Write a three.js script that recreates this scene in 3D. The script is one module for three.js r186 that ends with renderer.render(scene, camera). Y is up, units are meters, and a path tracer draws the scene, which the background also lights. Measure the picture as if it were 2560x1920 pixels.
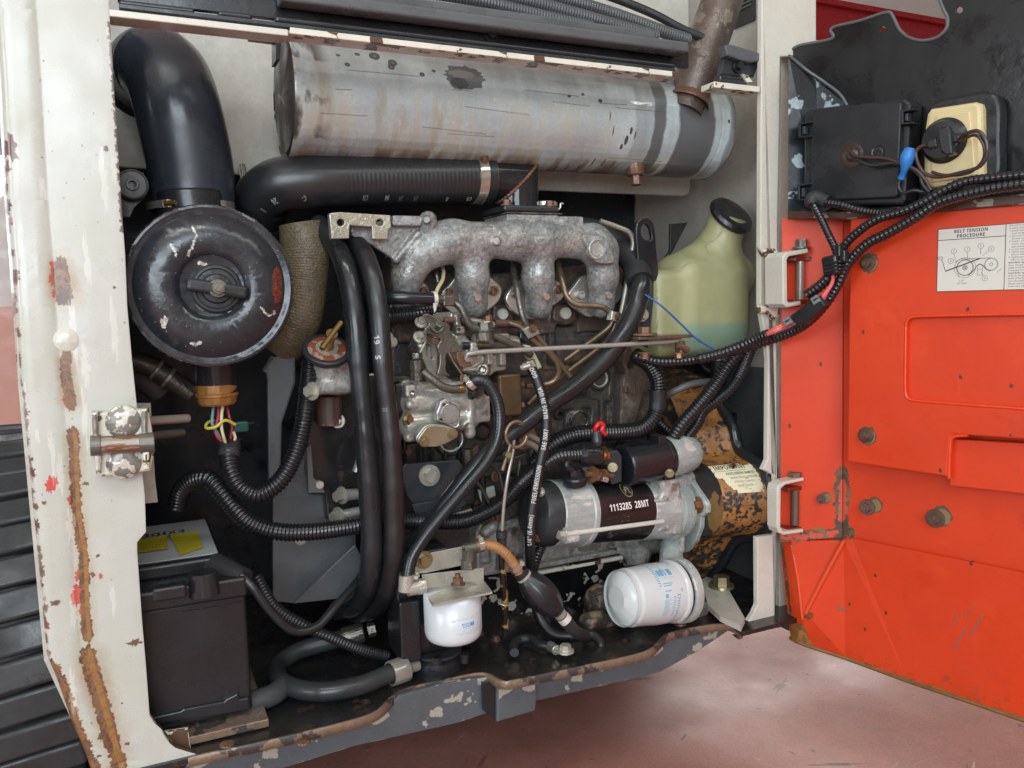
import * as THREE from 'three';
import { ImprovedNoise } from 'three/addons/math/ImprovedNoise.js';
import { mergeGeometries, mergeVertices, toCreasedNormals } from 'three/addons/utils/BufferGeometryUtils.js';
import { RoundedBoxGeometry } from 'three/addons/geometries/RoundedBoxGeometry.js';
import { RectAreaLightUniformsLib } from 'three/addons/lights/RectAreaLightUniformsLib.js';

// ---------------------------------------------------------------- camera, light, exposure
const V3 = THREE.Vector3, V2 = THREE.Vector2;
const scene = new THREE.Scene();
scene.background = new THREE.Color(0x000000);
const F = 2050, IW = 2560, IH = 1920;               // focal length in picture units (the photograph is 2560 x 1920)
const camX = new V3(4400, 320, -F).normalize();
const camY = new V3(-497, 20670, 2050); camY.addScaledVector(camX, -camY.dot(camX)).normalize();
const camZ = new V3().crossVectors(camX, camY);
const camera = new THREE.PerspectiveCamera(2 * Math.atan(960 / F) * 180 / Math.PI, 4 / 3, 0.02, 60);
camera.quaternion.setFromRotationMatrix(new THREE.Matrix4().makeBasis(camX, camY, camZ).transpose());
const fwd = new V3(0, 0, -1).applyQuaternion(camera.quaternion);
const CAM = new V3(0, 0.74, 0).addScaledVector(fwd, -1.25);
camera.position.copy(CAM); scene.add(camera); camera.updateMatrixWorld();

const renderer = new THREE.WebGLRenderer({ antialias: true });
renderer.setSize(1024, 768);
renderer.toneMapping = THREE.LinearToneMapping;
renderer.toneMappingExposure = 0.86;
renderer.shadowMap.enabled = true;
RectAreaLightUniformsLib.init();

// lamps of the workshop: ceiling panels and the tall bright window openings (each a glowing pane and an area light)
function lampPane(name, label, w, h, pos, target, color, power, glow) {
  const g = new THREE.Group(); g.name = name; g.position.copy(pos); g.lookAt(target); scene.add(g);
  g.userData = { label, category: 'lamp' };
  const fr = new THREE.Mesh(new THREE.BoxGeometry(w + 0.08, h + 0.08, 0.04), new THREE.MeshStandardMaterial({ color: 0xbbbbb8, roughness: 0.6 }));
  fr.name = 'housing'; fr.position.z = -0.025; g.add(fr);
  const p = new THREE.Mesh(new THREE.PlaneGeometry(w, h), new THREE.MeshStandardMaterial({ color: 0x222222, emissive: color, emissiveIntensity: glow, roughness: 0.6 }));
  p.name = 'diffuser'; p.position.z = 0.002; g.add(p);
  const L = new THREE.RectAreaLight(color, power, w, h); L.name = 'lamp_light'; L.position.z = 0.012; L.rotation.y = Math.PI; g.add(L);
  if (/window/.test(name)) for (let i = 1; i < 5; i++) { const b = new THREE.Mesh(new THREE.BoxGeometry(i === 4 ? w : 0.07, i === 4 ? 0.07 : h, 0.01), fr.material); b.name = `glazing_bar_00${i}`; b.position.set(i === 4 ? 0 : w * (i / 4 - 0.5), 0, 0.006); g.add(b); }
}
lampPane('ceiling_lamp', 'long ceiling lamp nearer the machine', 2.4, 0.5, new V3(-0.9, 3.5, 2.0), new V3(-0.7, 0, 1.6), 0xf3f7f0, 8, 4);
lampPane('ceiling_lamp_001', 'long ceiling lamp behind the photographer', 2.4, 0.5, new V3(1.8, 3.5, 3.0), new V3(1.6, 0, 2.4), 0xf3f7f0, 7, 4);
lampPane('window_lamp', 'wide bright workshop door opening behind the photographer', 5.0, 2.5, new V3(-1.4, 1.95, 4.65), new V3(-0.6, 1.5, 0), 0xe0edf6, 6, 4);
lampPane('window_lamp_001', 'bright window opening in the far wall behind the machine', 2.2, 1.4, new V3(2.9, 1.5, -2.85), new V3(2.5, 0.8, 0), 0xf6f2ee, 6.5, 4);
lampPane('window_lamp_003', 'bright window pane far behind the tyre at the picture edge', 1.8, 1.2, new V3(-1.85, 1.57, -2.9), new V3(-1.6, 1.2, 0), 0xf2f6f8, 1.5, 2.2);
lampPane('window_lamp_002', 'long bright window in the end wall beyond the wide post', 3.8, 2.0, new V3(-5.9, 1.75, 1.3), new V3(0, 1.2, 0.4), 0xe6f0f6, 5, 4);

// ---------------------------------------------------------------- picture point -> world point
function ray(px, py) { return new V3((px - 1280), -(py - 960), -F).normalize().applyQuaternion(camera.quaternion); }
function onPlane(px, py, p0, n) { const r = ray(px, py), t = new V3().subVectors(p0, CAM).dot(n) / r.dot(n); return CAM.clone().addScaledVector(r, t); }
const ZN = new V3(0, 0, 1), YN = new V3(0, 1, 0), XN = new V3(1, 0, 0);
const P = (px, py, z) => onPlane(px, py, new V3(0, 0, z), ZN);
const PY = (px, py, y) => onPlane(px, py, new V3(0, y, 0), YN);
const PX = (px, py, x) => onPlane(px, py, new V3(x, 0, 0), XN);
const depthOf = v => new V3().subVectors(v, CAM).dot(fwd);
const R = (rpx, v) => rpx * depthOf(v) / F;          // a length in picture units at the distance of v, in metres

// ---------------------------------------------------------------- noise and textures
const IN = new ImprovedNoise();
const fbm = (x, y, z, o = 4) => { let s = 0, a = 0.5; for (let i = 0; i < o; i++) { s += a * IN.noise(x, y, z); x *= 2.03; y *= 2.03; z *= 2.03; a *= 0.5; } return s; };
let seed = 7; const rnd = () => { seed = (seed * 1664525 + 1013904223) >>> 0; return seed / 4294967296; };
const clamp = (x, a = 0, b = 1) => Math.min(b, Math.max(a, x));
const sstep = (a, b, x) => { const t = clamp((x - a) / (b - a)); return t * t * (3 - 2 * t); };
const mix = (a, b, t) => a + (b - a) * t;
const mix3 = (a, b, t) => [mix(a[0], b[0], t), mix(a[1], b[1], t), mix(a[2], b[2], t)];
const lin = h => { const c = new THREE.Color(h); return [c.r, c.g, c.b]; };
const toS = x => { x = clamp(x); return Math.round(255 * (x <= 0.0031308 ? 12.92 * x : 1.055 * Math.pow(x, 1 / 2.4) - 0.055)); };
// tileable noise: lattice values that wrap after per cells
const LAT = new Float32Array(65536); for (let i = 0; i < 65536; i++) LAT[i] = rnd() * 2 - 1;
function pn(u, v, per, s) {
  const x = u * per, y = v * per, xi = Math.floor(x), yi = Math.floor(y), fx = x - xi, fy = y - yi;
  const w = t => t * t * (3 - 2 * t), q = (i, j) => LAT[((((i % per) + per) % per) * 131 + (((j % per) + per) % per) * 7919 + s * 977) & 65535];
  const a = w(fx), b = w(fy);
  return mix(mix(q(xi, yi), q(xi + 1, yi), a), mix(q(xi, yi + 1), q(xi + 1, yi + 1), a), b);
}
const pf = (u, v, per, s, o = 4) => { let r = 0, a = 0.5; for (let i = 0; i < o; i++) { r += a * pn(u, v, per << i, s + i * 17); a *= 0.5; } return r; };
function dataTex(n, fn, srgb) {
  const d = new Uint8Array(n * n * 4);
  for (let j = 0; j < n; j++) for (let i = 0; i < n; i++) {
    const c = fn((i + 0.5) / n, (j + 0.5) / n), k = (j * n + i) * 4;
    if (srgb) { d[k] = toS(c[0]); d[k + 1] = toS(c[1]); d[k + 2] = toS(c[2]); } else { const g = clamp(c) * 255; d[k] = d[k + 1] = d[k + 2] = g; }
    d[k + 3] = 255;
  }
  const t = new THREE.DataTexture(d, n, n); t.wrapS = t.wrapT = THREE.RepeatWrapping; t.magFilter = THREE.LinearFilter; t.minFilter = THREE.LinearMipmapLinearFilter; t.generateMipmaps = true;
  if (srgb) t.colorSpace = THREE.SRGBColorSpace; t.needsUpdate = true; return t;
}
const rep = (t, size) => { const c = t.clone(); c.repeat.set(1 / size, 1 / size); c.needsUpdate = true; return c; };
const TILE = 0.25;                                    // metres covered by the shared textures
const bumpCast = rep(dataTex(512, (u, v) => 0.5 + 0.5 * (pf(u, v, 64, 3, 3) * 0.9 + 0.4 * pn(u, v, 220, 9))), TILE);
const bumpSoft = rep(dataTex(512, (u, v) => 0.5 + 0.5 * (pf(u, v, 24, 5, 3))), TILE);
const roughDirt = rep(dataTex(512, (u, v) => 0.62 + 0.55 * pf(u, v, 6, 21, 5) + 0.1 * pn(u, v, 180, 4)), TILE);
const grime = (u, v, s) => pf(u, v, 5, s, 6);
const shared = [];
// a painted or bare surface: base colour, a second tone for dirt, and chips of a third tone
function mat(o) {
  const m = new THREE.MeshPhysicalMaterial({ color: 0xffffff, roughness: o.rough ?? 0.5, metalness: o.metal ?? 0 });
  const s = o.seed ?? Math.floor(rnd() * 900), base = lin(o.color), dirt = lin(o.dirt ?? o.color), chip = o.chip ? lin(o.chip) : null;
  const da = o.dirtAmt ?? 0.5, ca = o.chipAt ?? 0.3;
  if (!chip && !o.speck && !o.own) {                     // shared neutral mottling, tinted by the material's colour
    const k = (o.vary ?? 0.12) > 0.16 ? 1 : 0, q = (shared[k] ??= rep(dataTex(512, (u, v) => { const g = 0.8 + (k ? 0.3 : 0.13) * grime(u, v, 50 + k) + (k ? 0.16 : 0.08) * (pf(u, v, 40, 9 + k, 3) + 0.5 * pn(u, v, 200, 5 + k)); return [g, g, g]; }, true), TILE));
    if ((o.vary ?? 0.12) > 0.05) m.map = q;
    const c = mix3(base, dirt, (o.dirtAmt ?? 0.5) * 0.4), f = m.map ? 1 / 0.8 : 1; m.color.setRGB(c[0] * f, c[1] * f, c[2] * f);
  } else m.map = rep(dataTex(512, (u, v) => {
    const g = grime(u, v, s), f = 1 + (o.vary ?? 0.12) * (pf(u, v, 40, s + 3, 3) + 0.5 * pn(u, v, 200, s + 5));
    let c = mix3(base, dirt, clamp(da * (0.4 + 0.9 * g)));
    if (o.speck) { const k = pn(u, v, 150, s + 60) ; if (k > o.speck) c = mix3(c, lin(o.speckColor ?? 0xbbbbbb), 0.6); }
    if (chip) { const k = pf(u, v, 9, s + 40, 6); c = mix3(c, chip, sstep(ca, ca + 0.03, k)); }
    return [c[0] * f, c[1] * f, c[2] * f];
  }, true), o.tile ?? TILE);
  m.roughnessMap = roughDirt; m.roughness = o.rough ?? 0.5;
  m.bumpMap = o.bump === 'cast' ? bumpCast : bumpSoft; m.bumpScale = o.bumpScale ?? (o.bump === 'cast' ? 0.0006 : 0.0002);
  if (o.coat) { m.clearcoat = o.coat; m.clearcoatRoughness = o.coatRough ?? 0.15; }
  if (o.vc) m.vertexColors = true;
  if (o.side) m.side = THREE.DoubleSide;
  return m;
}
const M = {};
M.white = mat({ own: 1, color: 0xd0cdc2, dirt: 0xc9c4b4, dirtAmt: 0.6, rough: 0.42, coat: 0.25, coatRough: 0.25, vary: 0.04, speck: 0.86, speckColor: 0x9a9080 });
M.whiteIn = mat({ color: 0xc9c6bc, dirt: 0x8d877c, dirtAmt: 0.8, rough: 0.6, vary: 0.06 });
M.whiteChip = mat({ color: 0xdedacb, dirt: 0xb8b09d, rough: 0.5, chip: 0x5c4334, chipAt: 0.2, vary: 0.06 });
M.black = mat({ color: 0x1b1d20, dirt: 0x2b2d2f, rough: 0.42, coat: 0.15, vary: 0.1 });
M.blackPlastic = mat({ color: 0x1d1f21, dirt: 0x303234, rough: 0.5, vary: 0.08, bumpScale: 0.0001 });
M.rubber = mat({ color: 0x1d2023, dirt: 0x2a2b2b, rough: 0.48, vary: 0.12 });
M.rubberGloss = mat({ color: 0x1a1d21, dirt: 0x26292d, rough: 0.42, vary: 0.1, coat: 0.3, coatRough: 0.25 });
M.rubberDull = mat({ color: 0x26282a, dirt: 0x3b3c3c, rough: 0.75, vary: 0.15 });
M.conduit = mat({ color: 0x16181b, dirt: 0x24272a, rough: 0.36, vary: 0.1, coat: 0.3, coatRough: 0.25 });
M.orange = mat({ own: 1, color: 0xe2441a, dirt: 0xd4421a, dirtAmt: 0.5, rough: 0.4, coat: 0.35, coatRough: 0.22, vary: 0.03, speck: 0.92, speckColor: 0x6b2a12 });
M.orangeIn = mat({ own: 1, color: 0xd8330d, dirt: 0xc93310, dirtAmt: 0.5, rough: 0.5, coat: 0.15, coatRough: 0.35, vary: 0.03, speck: 0.93, speckColor: 0x6b2a12 });
M.red = mat({ color: 0x9b1f26, dirt: 0x8a1c22, rough: 0.5, vary: 0.05 });
M.alu = mat({ color: 0xb4b2aa, dirt: 0x77736a, dirtAmt: 0.7, rough: 0.5, metal: 0.75, bump: 'cast', vary: 0.2 });
M.castAlu = mat({ own: 1, color: 0xf4f4f2, dirt: 0xcfcdc8, dirtAmt: 0.5, rough: 0.66, metal: 0.25, bump: 'cast', bumpScale: 0.0006, vary: 0.55, vc: true });
M.pumpAlu = mat({ own: 1, color: 0xf4f4f0, dirt: 0xd0cdc4, dirtAmt: 0.5, rough: 0.45, metal: 0.45, bump: 'cast', bumpScale: 0.0004, vary: 0.2, vc: true });
M.steel = mat({ color: 0xa5a298, dirt: 0x7c756a, dirtAmt: 0.6, rough: 0.45, metal: 0.45, vary: 0.15 });
M.zinc = mat({ color: 0xbdbaae, dirt: 0x958f7d, dirtAmt: 0.6, rough: 0.42, metal: 0.4, vary: 0.12 });
M.zincYellow = mat({ color: 0x9c9070, dirt: 0x736850, dirtAmt: 0.6, rough: 0.42, metal: 0.7, vary: 0.12 });
M.bright = mat({ color: 0xd8d5cc, dirt: 0xb0aca2, dirtAmt: 0.4, rough: 0.3, metal: 0.85, vary: 0.06 });
M.disc = mat({ color: 0xd9d6cb, dirt: 0xb9b4a6, dirtAmt: 0.4, rough: 0.42, metal: 0.15, vary: 0.06 });
M.rustSteel = mat({ own: 1, color: 0x7a5c49, dirt: 0x4e3527, dirtAmt: 0.8, rough: 0.75, metal: 0.25, bump: 'cast', vary: 0.3 });
M.rustOrange = mat({ own: 1, color: 0x7c5742, dirt: 0x6b3d20, dirtAmt: 0.8, rough: 0.75, metal: 0.2, bump: 'cast', vary: 0.3 });
M.exhaust = mat({ color: 0x6b6058, dirt: 0x4c4038, dirtAmt: 0.9, rough: 0.7, metal: 0.3, bump: 'cast', chip: 0x827769, chipAt: 0.27, vary: 0.25 });
M.copper = mat({ color: 0x84705a, dirt: 0x655b4d, dirtAmt: 0.7, rough: 0.45, metal: 0.5, vary: 0.2 });
M.block = mat({ own: 1, color: 0xffffff, dirt: 0xcccccc, dirtAmt: 0.5, rough: 0.6, metal: 0.2, bump: 'cast', bumpScale: 0.001, vary: 0.35, vc: true });
M.brass = mat({ color: 0x9a8150, dirt: 0x73603a, rough: 0.42, metal: 0.8, vary: 0.1 });
M.filterWhite = mat({ color: 0xcfd3d2, dirt: 0xc4c8c6, rough: 0.3, coat: 0.4, coatRough: 0.15, vary: 0.015, bumpScale: 0.00002 });
M.greyPaint = mat({ color: 0x585e62, dirt: 0x4a4c4d, rough: 0.5, chip: 0xa39d90, chipAt: 0.26, vary: 0.1 });
M.greyDark = mat({ color: 0x33393d, dirt: 0x262a2d, rough: 0.45, vary: 0.1 });
M.greyMid = mat({ color: 0x5a5d5e, dirt: 0x454749, rough: 0.55, vary: 0.1 });
M.oily = mat({ color: 0x1b1d1f, dirt: 0x2c2824, dirtAmt: 0.8, rough: 0.35, chip: 0x3c3026, chipAt: 0.33, vary: 0.3, coat: 0.3, coatRough: 0.35 });
M.rustEdge = mat({ color: 0x83766a, dirt: 0x7d5c3e, dirtAmt: 0.8, rough: 0.7, metal: 0.3, vary: 0.3, chip: 0x4a4440, chipAt: 0.2 });
M.dark = mat({ color: 0x1a1f25, dirt: 0x262b30, rough: 0.7, vary: 0.2 });
M.tan = mat({ color: 0xb98d5c, dirt: 0x936a42, rough: 0.6, vary: 0.2 });

// ---------------------------------------------------------------- object bookkeeping
const used = {};
const numbered = n => { const k = used[n] = (used[n] ?? -1) + 1; return k ? `${n}_${String(k).padStart(3, '0')}` : n; };
const things = [];
function thing(name, label, category, extra = {}) {
  const g = new THREE.Group(); g.name = numbered(name); g.userData = { label, category, ...extra }; scene.add(g); things.push(g); return g;
}
function part(parent, name, geo, material, label) {
  const m = new THREE.Mesh(geo, material); m.name = numbered(name); m.castShadow = m.receiveShadow = true; if (label) m.userData.label = label; parent.add(m); return m;
}
function struct(name, geo, material, label) { const m = part(scene, name, geo, material); m.userData = { kind: 'structure', label, category: name.replace(/_/g, ' ') }; return m; }
function finish() {                                   // puts every thing's origin at its own base
  const box = new THREE.Box3();
  for (const g of things) {
    box.setFromObject(g); const b = box.getCenter(new V3()); b.y = box.min.y;
    for (const c of g.children) c.position.sub(b); g.position.copy(b);
  }
}

// ---------------------------------------------------------------- geometry helpers
function geoFrom(pos, idx, uv, nor) {
  const g = new THREE.BufferGeometry(); g.setAttribute('position', new THREE.Float32BufferAttribute(pos, 3));
  if (uv) g.setAttribute('uv', new THREE.Float32BufferAttribute(uv, 2)); if (idx) g.setIndex(idx);
  if (nor) g.setAttribute('normal', new THREE.Float32BufferAttribute(nor, 3)); else g.computeVertexNormals(); return g;
}
function boxUV(g0) {                                  // uv in metres from the dominant axis of each face
  const g = g0.index ? g0.toNonIndexed() : g0; const p = g.attributes.position, n = p.count, uv = new Float32Array(n * 2);
  const a = new V3(), b = new V3(), c = new V3();
  for (let i = 0; i < n; i += 3) {
    a.fromBufferAttribute(p, i); b.fromBufferAttribute(p, i + 1); c.fromBufferAttribute(p, i + 2);
    const N = b.clone().sub(a).cross(c.clone().sub(a)), ax = Math.abs(N.x), ay = Math.abs(N.y), az = Math.abs(N.z);
    for (const [k, v] of [[0, a], [1, b], [2, c]]) { const q = ax >= ay && ax >= az ? [v.z, v.y] : ay >= az ? [v.x, v.z] : [v.x, v.y]; uv[(i + k) * 2] = q[0]; uv[(i + k) * 2 + 1] = q[1]; }
  }
  g.setAttribute('uv', new THREE.BufferAttribute(uv, 2)); return g;
}
const strip = g => { for (const k of Object.keys(g.attributes)) if (!['position', 'normal', 'uv'].includes(k)) g.deleteAttribute(k); return g.index ? g.toNonIndexed() : g; };
const merge = a => mergeGeometries(a.filter(Boolean).map(strip));
// tube along points; rad = number or function(t, s); options: n samples, seg, uv01, cap
function sweep(pts, rad, o = {}) {
  const curve = o.straight ? null : new THREE.CatmullRomCurve3(pts, false, 'centripetal');
  let L, at, tan;
  if (curve) { L = curve.getLength(); at = t => curve.getPointAt(t); tan = t => curve.getTangentAt(t); }
  else { L = pts[0].distanceTo(pts[1]); at = t => pts[0].clone().lerp(pts[1], t); const d = pts[1].clone().sub(pts[0]).normalize(); tan = () => d.clone(); }
  const ts = o.ts ? o.ts(L) : Array.from({ length: (o.n ?? (curve ? Math.max(12, pts.length * 8) : 1)) + 1 }, (_, i, ) => i / (o.n ?? (curve ? Math.max(12, pts.length * 8) : 1)));
  const seg = o.seg ?? 14, pos = [], uv = [], idx = [];
  let T = tan(0), N = CAM.clone().sub(at(0)); N.addScaledVector(T, -N.dot(T)).normalize();
  let maxR = 0;
  const rings = ts.length;
  for (let i = 0; i < rings; i++) {
    const t = ts[i], c = at(t), T2 = tan(t); const ax = T.clone().cross(T2), l = ax.length();
    if (l > 1e-6) N.applyAxisAngle(ax.divideScalar(l), Math.asin(clamp(l, -1, 1))); T = T2; N.addScaledVector(T, -N.dot(T)).normalize();
    const B = T.clone().cross(N), r = typeof rad === 'function' ? rad(t, t * L) : rad; maxR = Math.max(maxR, r);
    for (let j = 0; j <= seg; j++) {
      const a = j / seg * Math.PI * 2 + Math.PI, rr = o.shape ? r * o.shape(a - Math.PI, t) : r, x = Math.cos(a) * rr, y = Math.sin(a) * rr;
      pos.push(c.x + N.x * x + B.x * y, c.y + N.y * x + B.y * y, c.z + N.z * x + B.z * y);
      if (o.uv01) uv.push(t, 1 - j / seg); else uv.push(t * L, j / seg * Math.PI * 2 * r);
    }
  }
  const w = seg + 1;
  for (let i = 0; i < rings - 1; i++) for (let j = 0; j < seg; j++) { const a = i * w + j, b = a + 1, c = a + w, d = c + 1; idx.push(a, b, c, b, d, c); }
  const g = geoFrom(pos, idx, uv);
  // weld the normals of the seam
  const nn = g.attributes.normal; for (let i = 0; i < rings; i++) { const a = i * w, b = a + seg, x = nn.getX(a) + nn.getX(b), y = nn.getY(a) + nn.getY(b), z = nn.getZ(a) + nn.getZ(b), l = Math.hypot(x, y, z) || 1; nn.setXYZ(a, x / l, y / l, z / l); nn.setXYZ(b, x / l, y / l, z / l); }
  if (o.cap === false) return g;
  const caps = [];
  for (const [i, s] of [[0, -1], [rings - 1, 1]]) {
    const c = at(ts[i]), q = [c.x, c.y, c.z], u2 = [0, 0], id = [];
    for (let j = 0; j <= seg; j++) { const k = (i * w + j) * 3; q.push(pos[k], pos[k + 1], pos[k + 2]); u2.push(pos[k] - c.x, pos[k + 1] - c.y); if (j < seg) s > 0 ? id.push(0, j + 1, j + 2) : id.push(0, j + 2, j + 1); }
    caps.push(geoFrom(q, id, u2));
  }
  return merge([g, ...caps]);
}
// corrugated split loom: ridges of real depth
function loom(pts, r, pitch = 0.0058, seg = 12) {
  return sweep(pts, (t, s) => { const f = (s / pitch) % 1; return f > 0.2 && f < 0.8 ? r : r * 0.86; }, { seg, ts: L => { const n = Math.round(L / pitch), o = []; for (let i = 0; i < n; i++) for (const f of [0.1, 0.3, 0.7, 0.9]) o.push((i + f) / n); return [0, ...o, 1]; } });
}
// surface of revolution about the line from p along dir; profile of [along, radius]
function lathe(p, dir, prof, seg = 40, crease = 0.5) {
  const d = dir.clone().normalize(), g = new THREE.LatheGeometry(prof.map(([t, r]) => new V2(Math.max(r, 1e-5), t)), seg);
  const L = prof.reduce((s, q, i) => i ? s + Math.hypot(q[0] - prof[i - 1][0], q[1] - prof[i - 1][1]) : 0, 0), rm = Math.max(...prof.map(q => q[1])), uv = g.attributes.uv;
  for (let i = 0; i < uv.count; i++) uv.setXY(i, uv.getX(i) * 2 * Math.PI * rm, uv.getY(i) * L);
  g.applyQuaternion(new THREE.Quaternion().setFromUnitVectors(YN, d)); g.translate(p.x, p.y, p.z);
  return crease ? toCreasedNormals(g, crease) : g;
}
const cyl = (a, b, ra, rb = ra, seg = 24) => { const d = b.clone().sub(a), L = d.length(), e = Math.min(ra, rb, L) * 0.06; return lathe(a, d, [[0, 0], [0, ra - e], [e, ra], [L - e, rb], [L, rb - e], [L, 0]], seg); };
// plate cut from a picture outline on the plane z, thick m deep behind it
function shapeOf(pts, z, holes = []) {
  const q = pts.map(p => p.isVector3 ? p : P(p[0], p[1], z)); const s = new THREE.Shape(q.map(v => new V2(v.x, v.y)));
  for (const h of holes) s.holes.push(new THREE.Path(h.map(p => P(p[0], p[1], z)).map(v => new V2(v.x, v.y)))); return s;
}
function ext(shape, z, thick, bev = 0.0012, curveSegments = 8) {
  const g = new THREE.ExtrudeGeometry(shape, { depth: Math.max(thick - 2 * bev, 1e-4), bevelEnabled: bev > 0, bevelThickness: bev, bevelSize: bev, bevelOffset: -bev, bevelSegments: 2, curveSegments });
  g.translate(0, 0, z - thick + bev); return g;
}
const plate = (pts, z, thick, bev, holes) => ext(shapeOf(pts, z, holes), z, thick, bev);
const ring = (cx, cy, r, n = 20) => Array.from({ length: n }, (_, i) => [cx + r * Math.cos(i / n * 6.28318), cy + r * Math.sin(i / n * 6.28318)]);
const smooth = (pts, n = 40, closed = true) => { const c = new THREE.CatmullRomCurve3(pts.map(p => new V3(p[0], p[1], 0)), closed, 'centripetal'); return c.getPoints(n).slice(0, closed ? n : n + 1).map(v => [v.x, v.y]); };
const PP = (a, z) => a.map(p => P(p[0], p[1], p[2] ?? z));
function box(c, sx, sy, sz, r = 0.002, rot) { const g = new RoundedBoxGeometry(sx, sy, sz, 2, Math.min(r, sx / 2.1, sy / 2.1, sz / 2.1)); if (rot) g.applyQuaternion(new THREE.Quaternion().setFromEuler(rot)); g.translate(c.x, c.y, c.z); return boxUV(g); }
// hexagon bolt head with washer flange and shank end
function boltGeo(p, dir, r, h = r * 1.1, washer = 1.45, tip = 0) {
  const a = [], d = dir.clone().normalize(), q = new THREE.Quaternion().setFromUnitVectors(YN, d);
  const hex = new THREE.CylinderGeometry(r * 0.93, r, h, 6).toNonIndexed(); hex.computeVertexNormals(); hex.translate(0, h / 2 + r * 0.2, 0); a.push(hex);
  if (washer) { const w = new THREE.CylinderGeometry(r * washer, r * washer * 1.04, r * 0.28, 20).toNonIndexed(); w.translate(0, r * 0.14, 0); a.push(w); }
  if (tip) { const w = new THREE.CylinderGeometry(r * 0.5, r * 0.55, tip, 12).toNonIndexed(); w.translate(0, h + tip / 2, 0); a.push(w); }
  const g = merge(a); g.applyQuaternion(q); g.translate(p.x, p.y, p.z); return boxUV(g);
}
const bolt = (parent, p, dir, r, material, o = {}) => part(parent, o.name ?? 'bolt', boltGeo(p, dir, r, o.h, o.washer, o.tip), material, o.label);
// worm-drive clamp: band, slots' housing and screw
function clampOn(parent, c, axis, r, w, screwDir, material = M.bright, screwMat = M.zinc) {
  const a = axis.clone().normalize(), b = part(parent, 'hose_clamp', lathe(c.clone().addScaledVector(a, -w / 2), a, [[0, r - 0.001], [0, r + 0.0015], [w, r + 0.0015], [w, r - 0.001]], 40), material);
  if (screwDir) {
    const s = screwDir.clone().addScaledVector(a, -screwDir.dot(a)).normalize(), t = a.clone().cross(s), q = c.clone().addScaledVector(s, r + w * 0.3);
    part(b, 'clamp_screw', merge([cyl(q.clone().addScaledVector(t, -w * 0.7), q.clone().addScaledVector(t, w * 0.35), w * 0.36, w * 0.36, 12), boltGeo(q.clone().addScaledVector(t, w * 0.35), t, w * 0.4, w * 0.35, 1.2)]), screwMat);
  }
  return b;
}
// ---------------------------------------------------------------- castings: signed distance fields meshed with surface nets
const vlen = Math.hypot;
const S = {
  cap: (a, b, ra, rb = ra) => { const bx = b.x - a.x, by = b.y - a.y, bz = b.z - a.z, bb = bx * bx + by * by + bz * bz || 1e-9; return (x, y, z) => { const px = x - a.x, py = y - a.y, pz = z - a.z, t = clamp((px * bx + py * by + pz * bz) / bb); return vlen(px - bx * t, py - by * t, pz - bz * t) - mix(ra, rb, t); }; },
  ball: (c, r) => (x, y, z) => vlen(x - c.x, y - c.y, z - c.z) - r,
  box: (c, hx, hy, hz, r = 0.003) => (x, y, z) => { const qx = Math.abs(x - c.x) - hx + r, qy = Math.abs(y - c.y) - hy + r, qz = Math.abs(z - c.z) - hz + r; return vlen(Math.max(qx, 0), Math.max(qy, 0), Math.max(qz, 0)) + Math.min(Math.max(qx, qy, qz), 0) - r; },
  cyl: (a, b, r, e = 0.002) => { const d = b.clone().sub(a), L = d.length(); d.divideScalar(L); return (x, y, z) => { const px = x - a.x, py = y - a.y, pz = z - a.z, t = px * d.x + py * d.y + pz * d.z, q = Math.sqrt(Math.max(0, px * px + py * py + pz * pz - t * t)) - r + e, s = Math.abs(t - L / 2) - L / 2 + e; return vlen(Math.max(q, 0), Math.max(s, 0)) + Math.min(Math.max(q, s), 0) - e; }; },
  poly: (pts, z0, z1, r = 0.002) => { const n = pts.length; return (x, y, z) => { // prism over a polygon in xy
    let d = 1e9, s = 1; for (let i = 0, j = n - 1; i < n; j = i++) { const ex = pts[j].x - pts[i].x, ey = pts[j].y - pts[i].y, wx = x - pts[i].x, wy = y - pts[i].y, t = clamp((wx * ex + wy * ey) / (ex * ex + ey * ey || 1e-9)), bx = wx - ex * t, by = wy - ey * t; d = Math.min(d, bx * bx + by * by); const c1 = y >= pts[i].y, c2 = y < pts[j].y, c3 = ex * wy > ey * wx; if ((c1 && c2 && c3) || (!c1 && !c2 && !c3)) s = -s; }
    const q = s * Math.sqrt(d) + r, w = Math.abs(z - (z0 + z1) / 2) - Math.abs(z1 - z0) / 2 + r; return vlen(Math.max(q, 0), Math.max(w, 0)) + Math.min(Math.max(q, w), 0) - r; }; },
};
const smin = (a, b, k) => { const h = clamp(0.5 + 0.5 * (b - a) / k); return mix(b, a, h) - k * h * (1 - h); };
const U = (k, ...f) => (x, y, z) => { let d = f[0](x, y, z); for (let i = 1; i < f.length; i++) d = k > 0 ? smin(d, f[i](x, y, z), k) : Math.min(d, f[i](x, y, z)); return d; };
const SUB = (a, ...b) => (x, y, z) => { let d = a(x, y, z); for (const f of b) d = Math.max(d, -f(x, y, z)); return d; };
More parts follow.
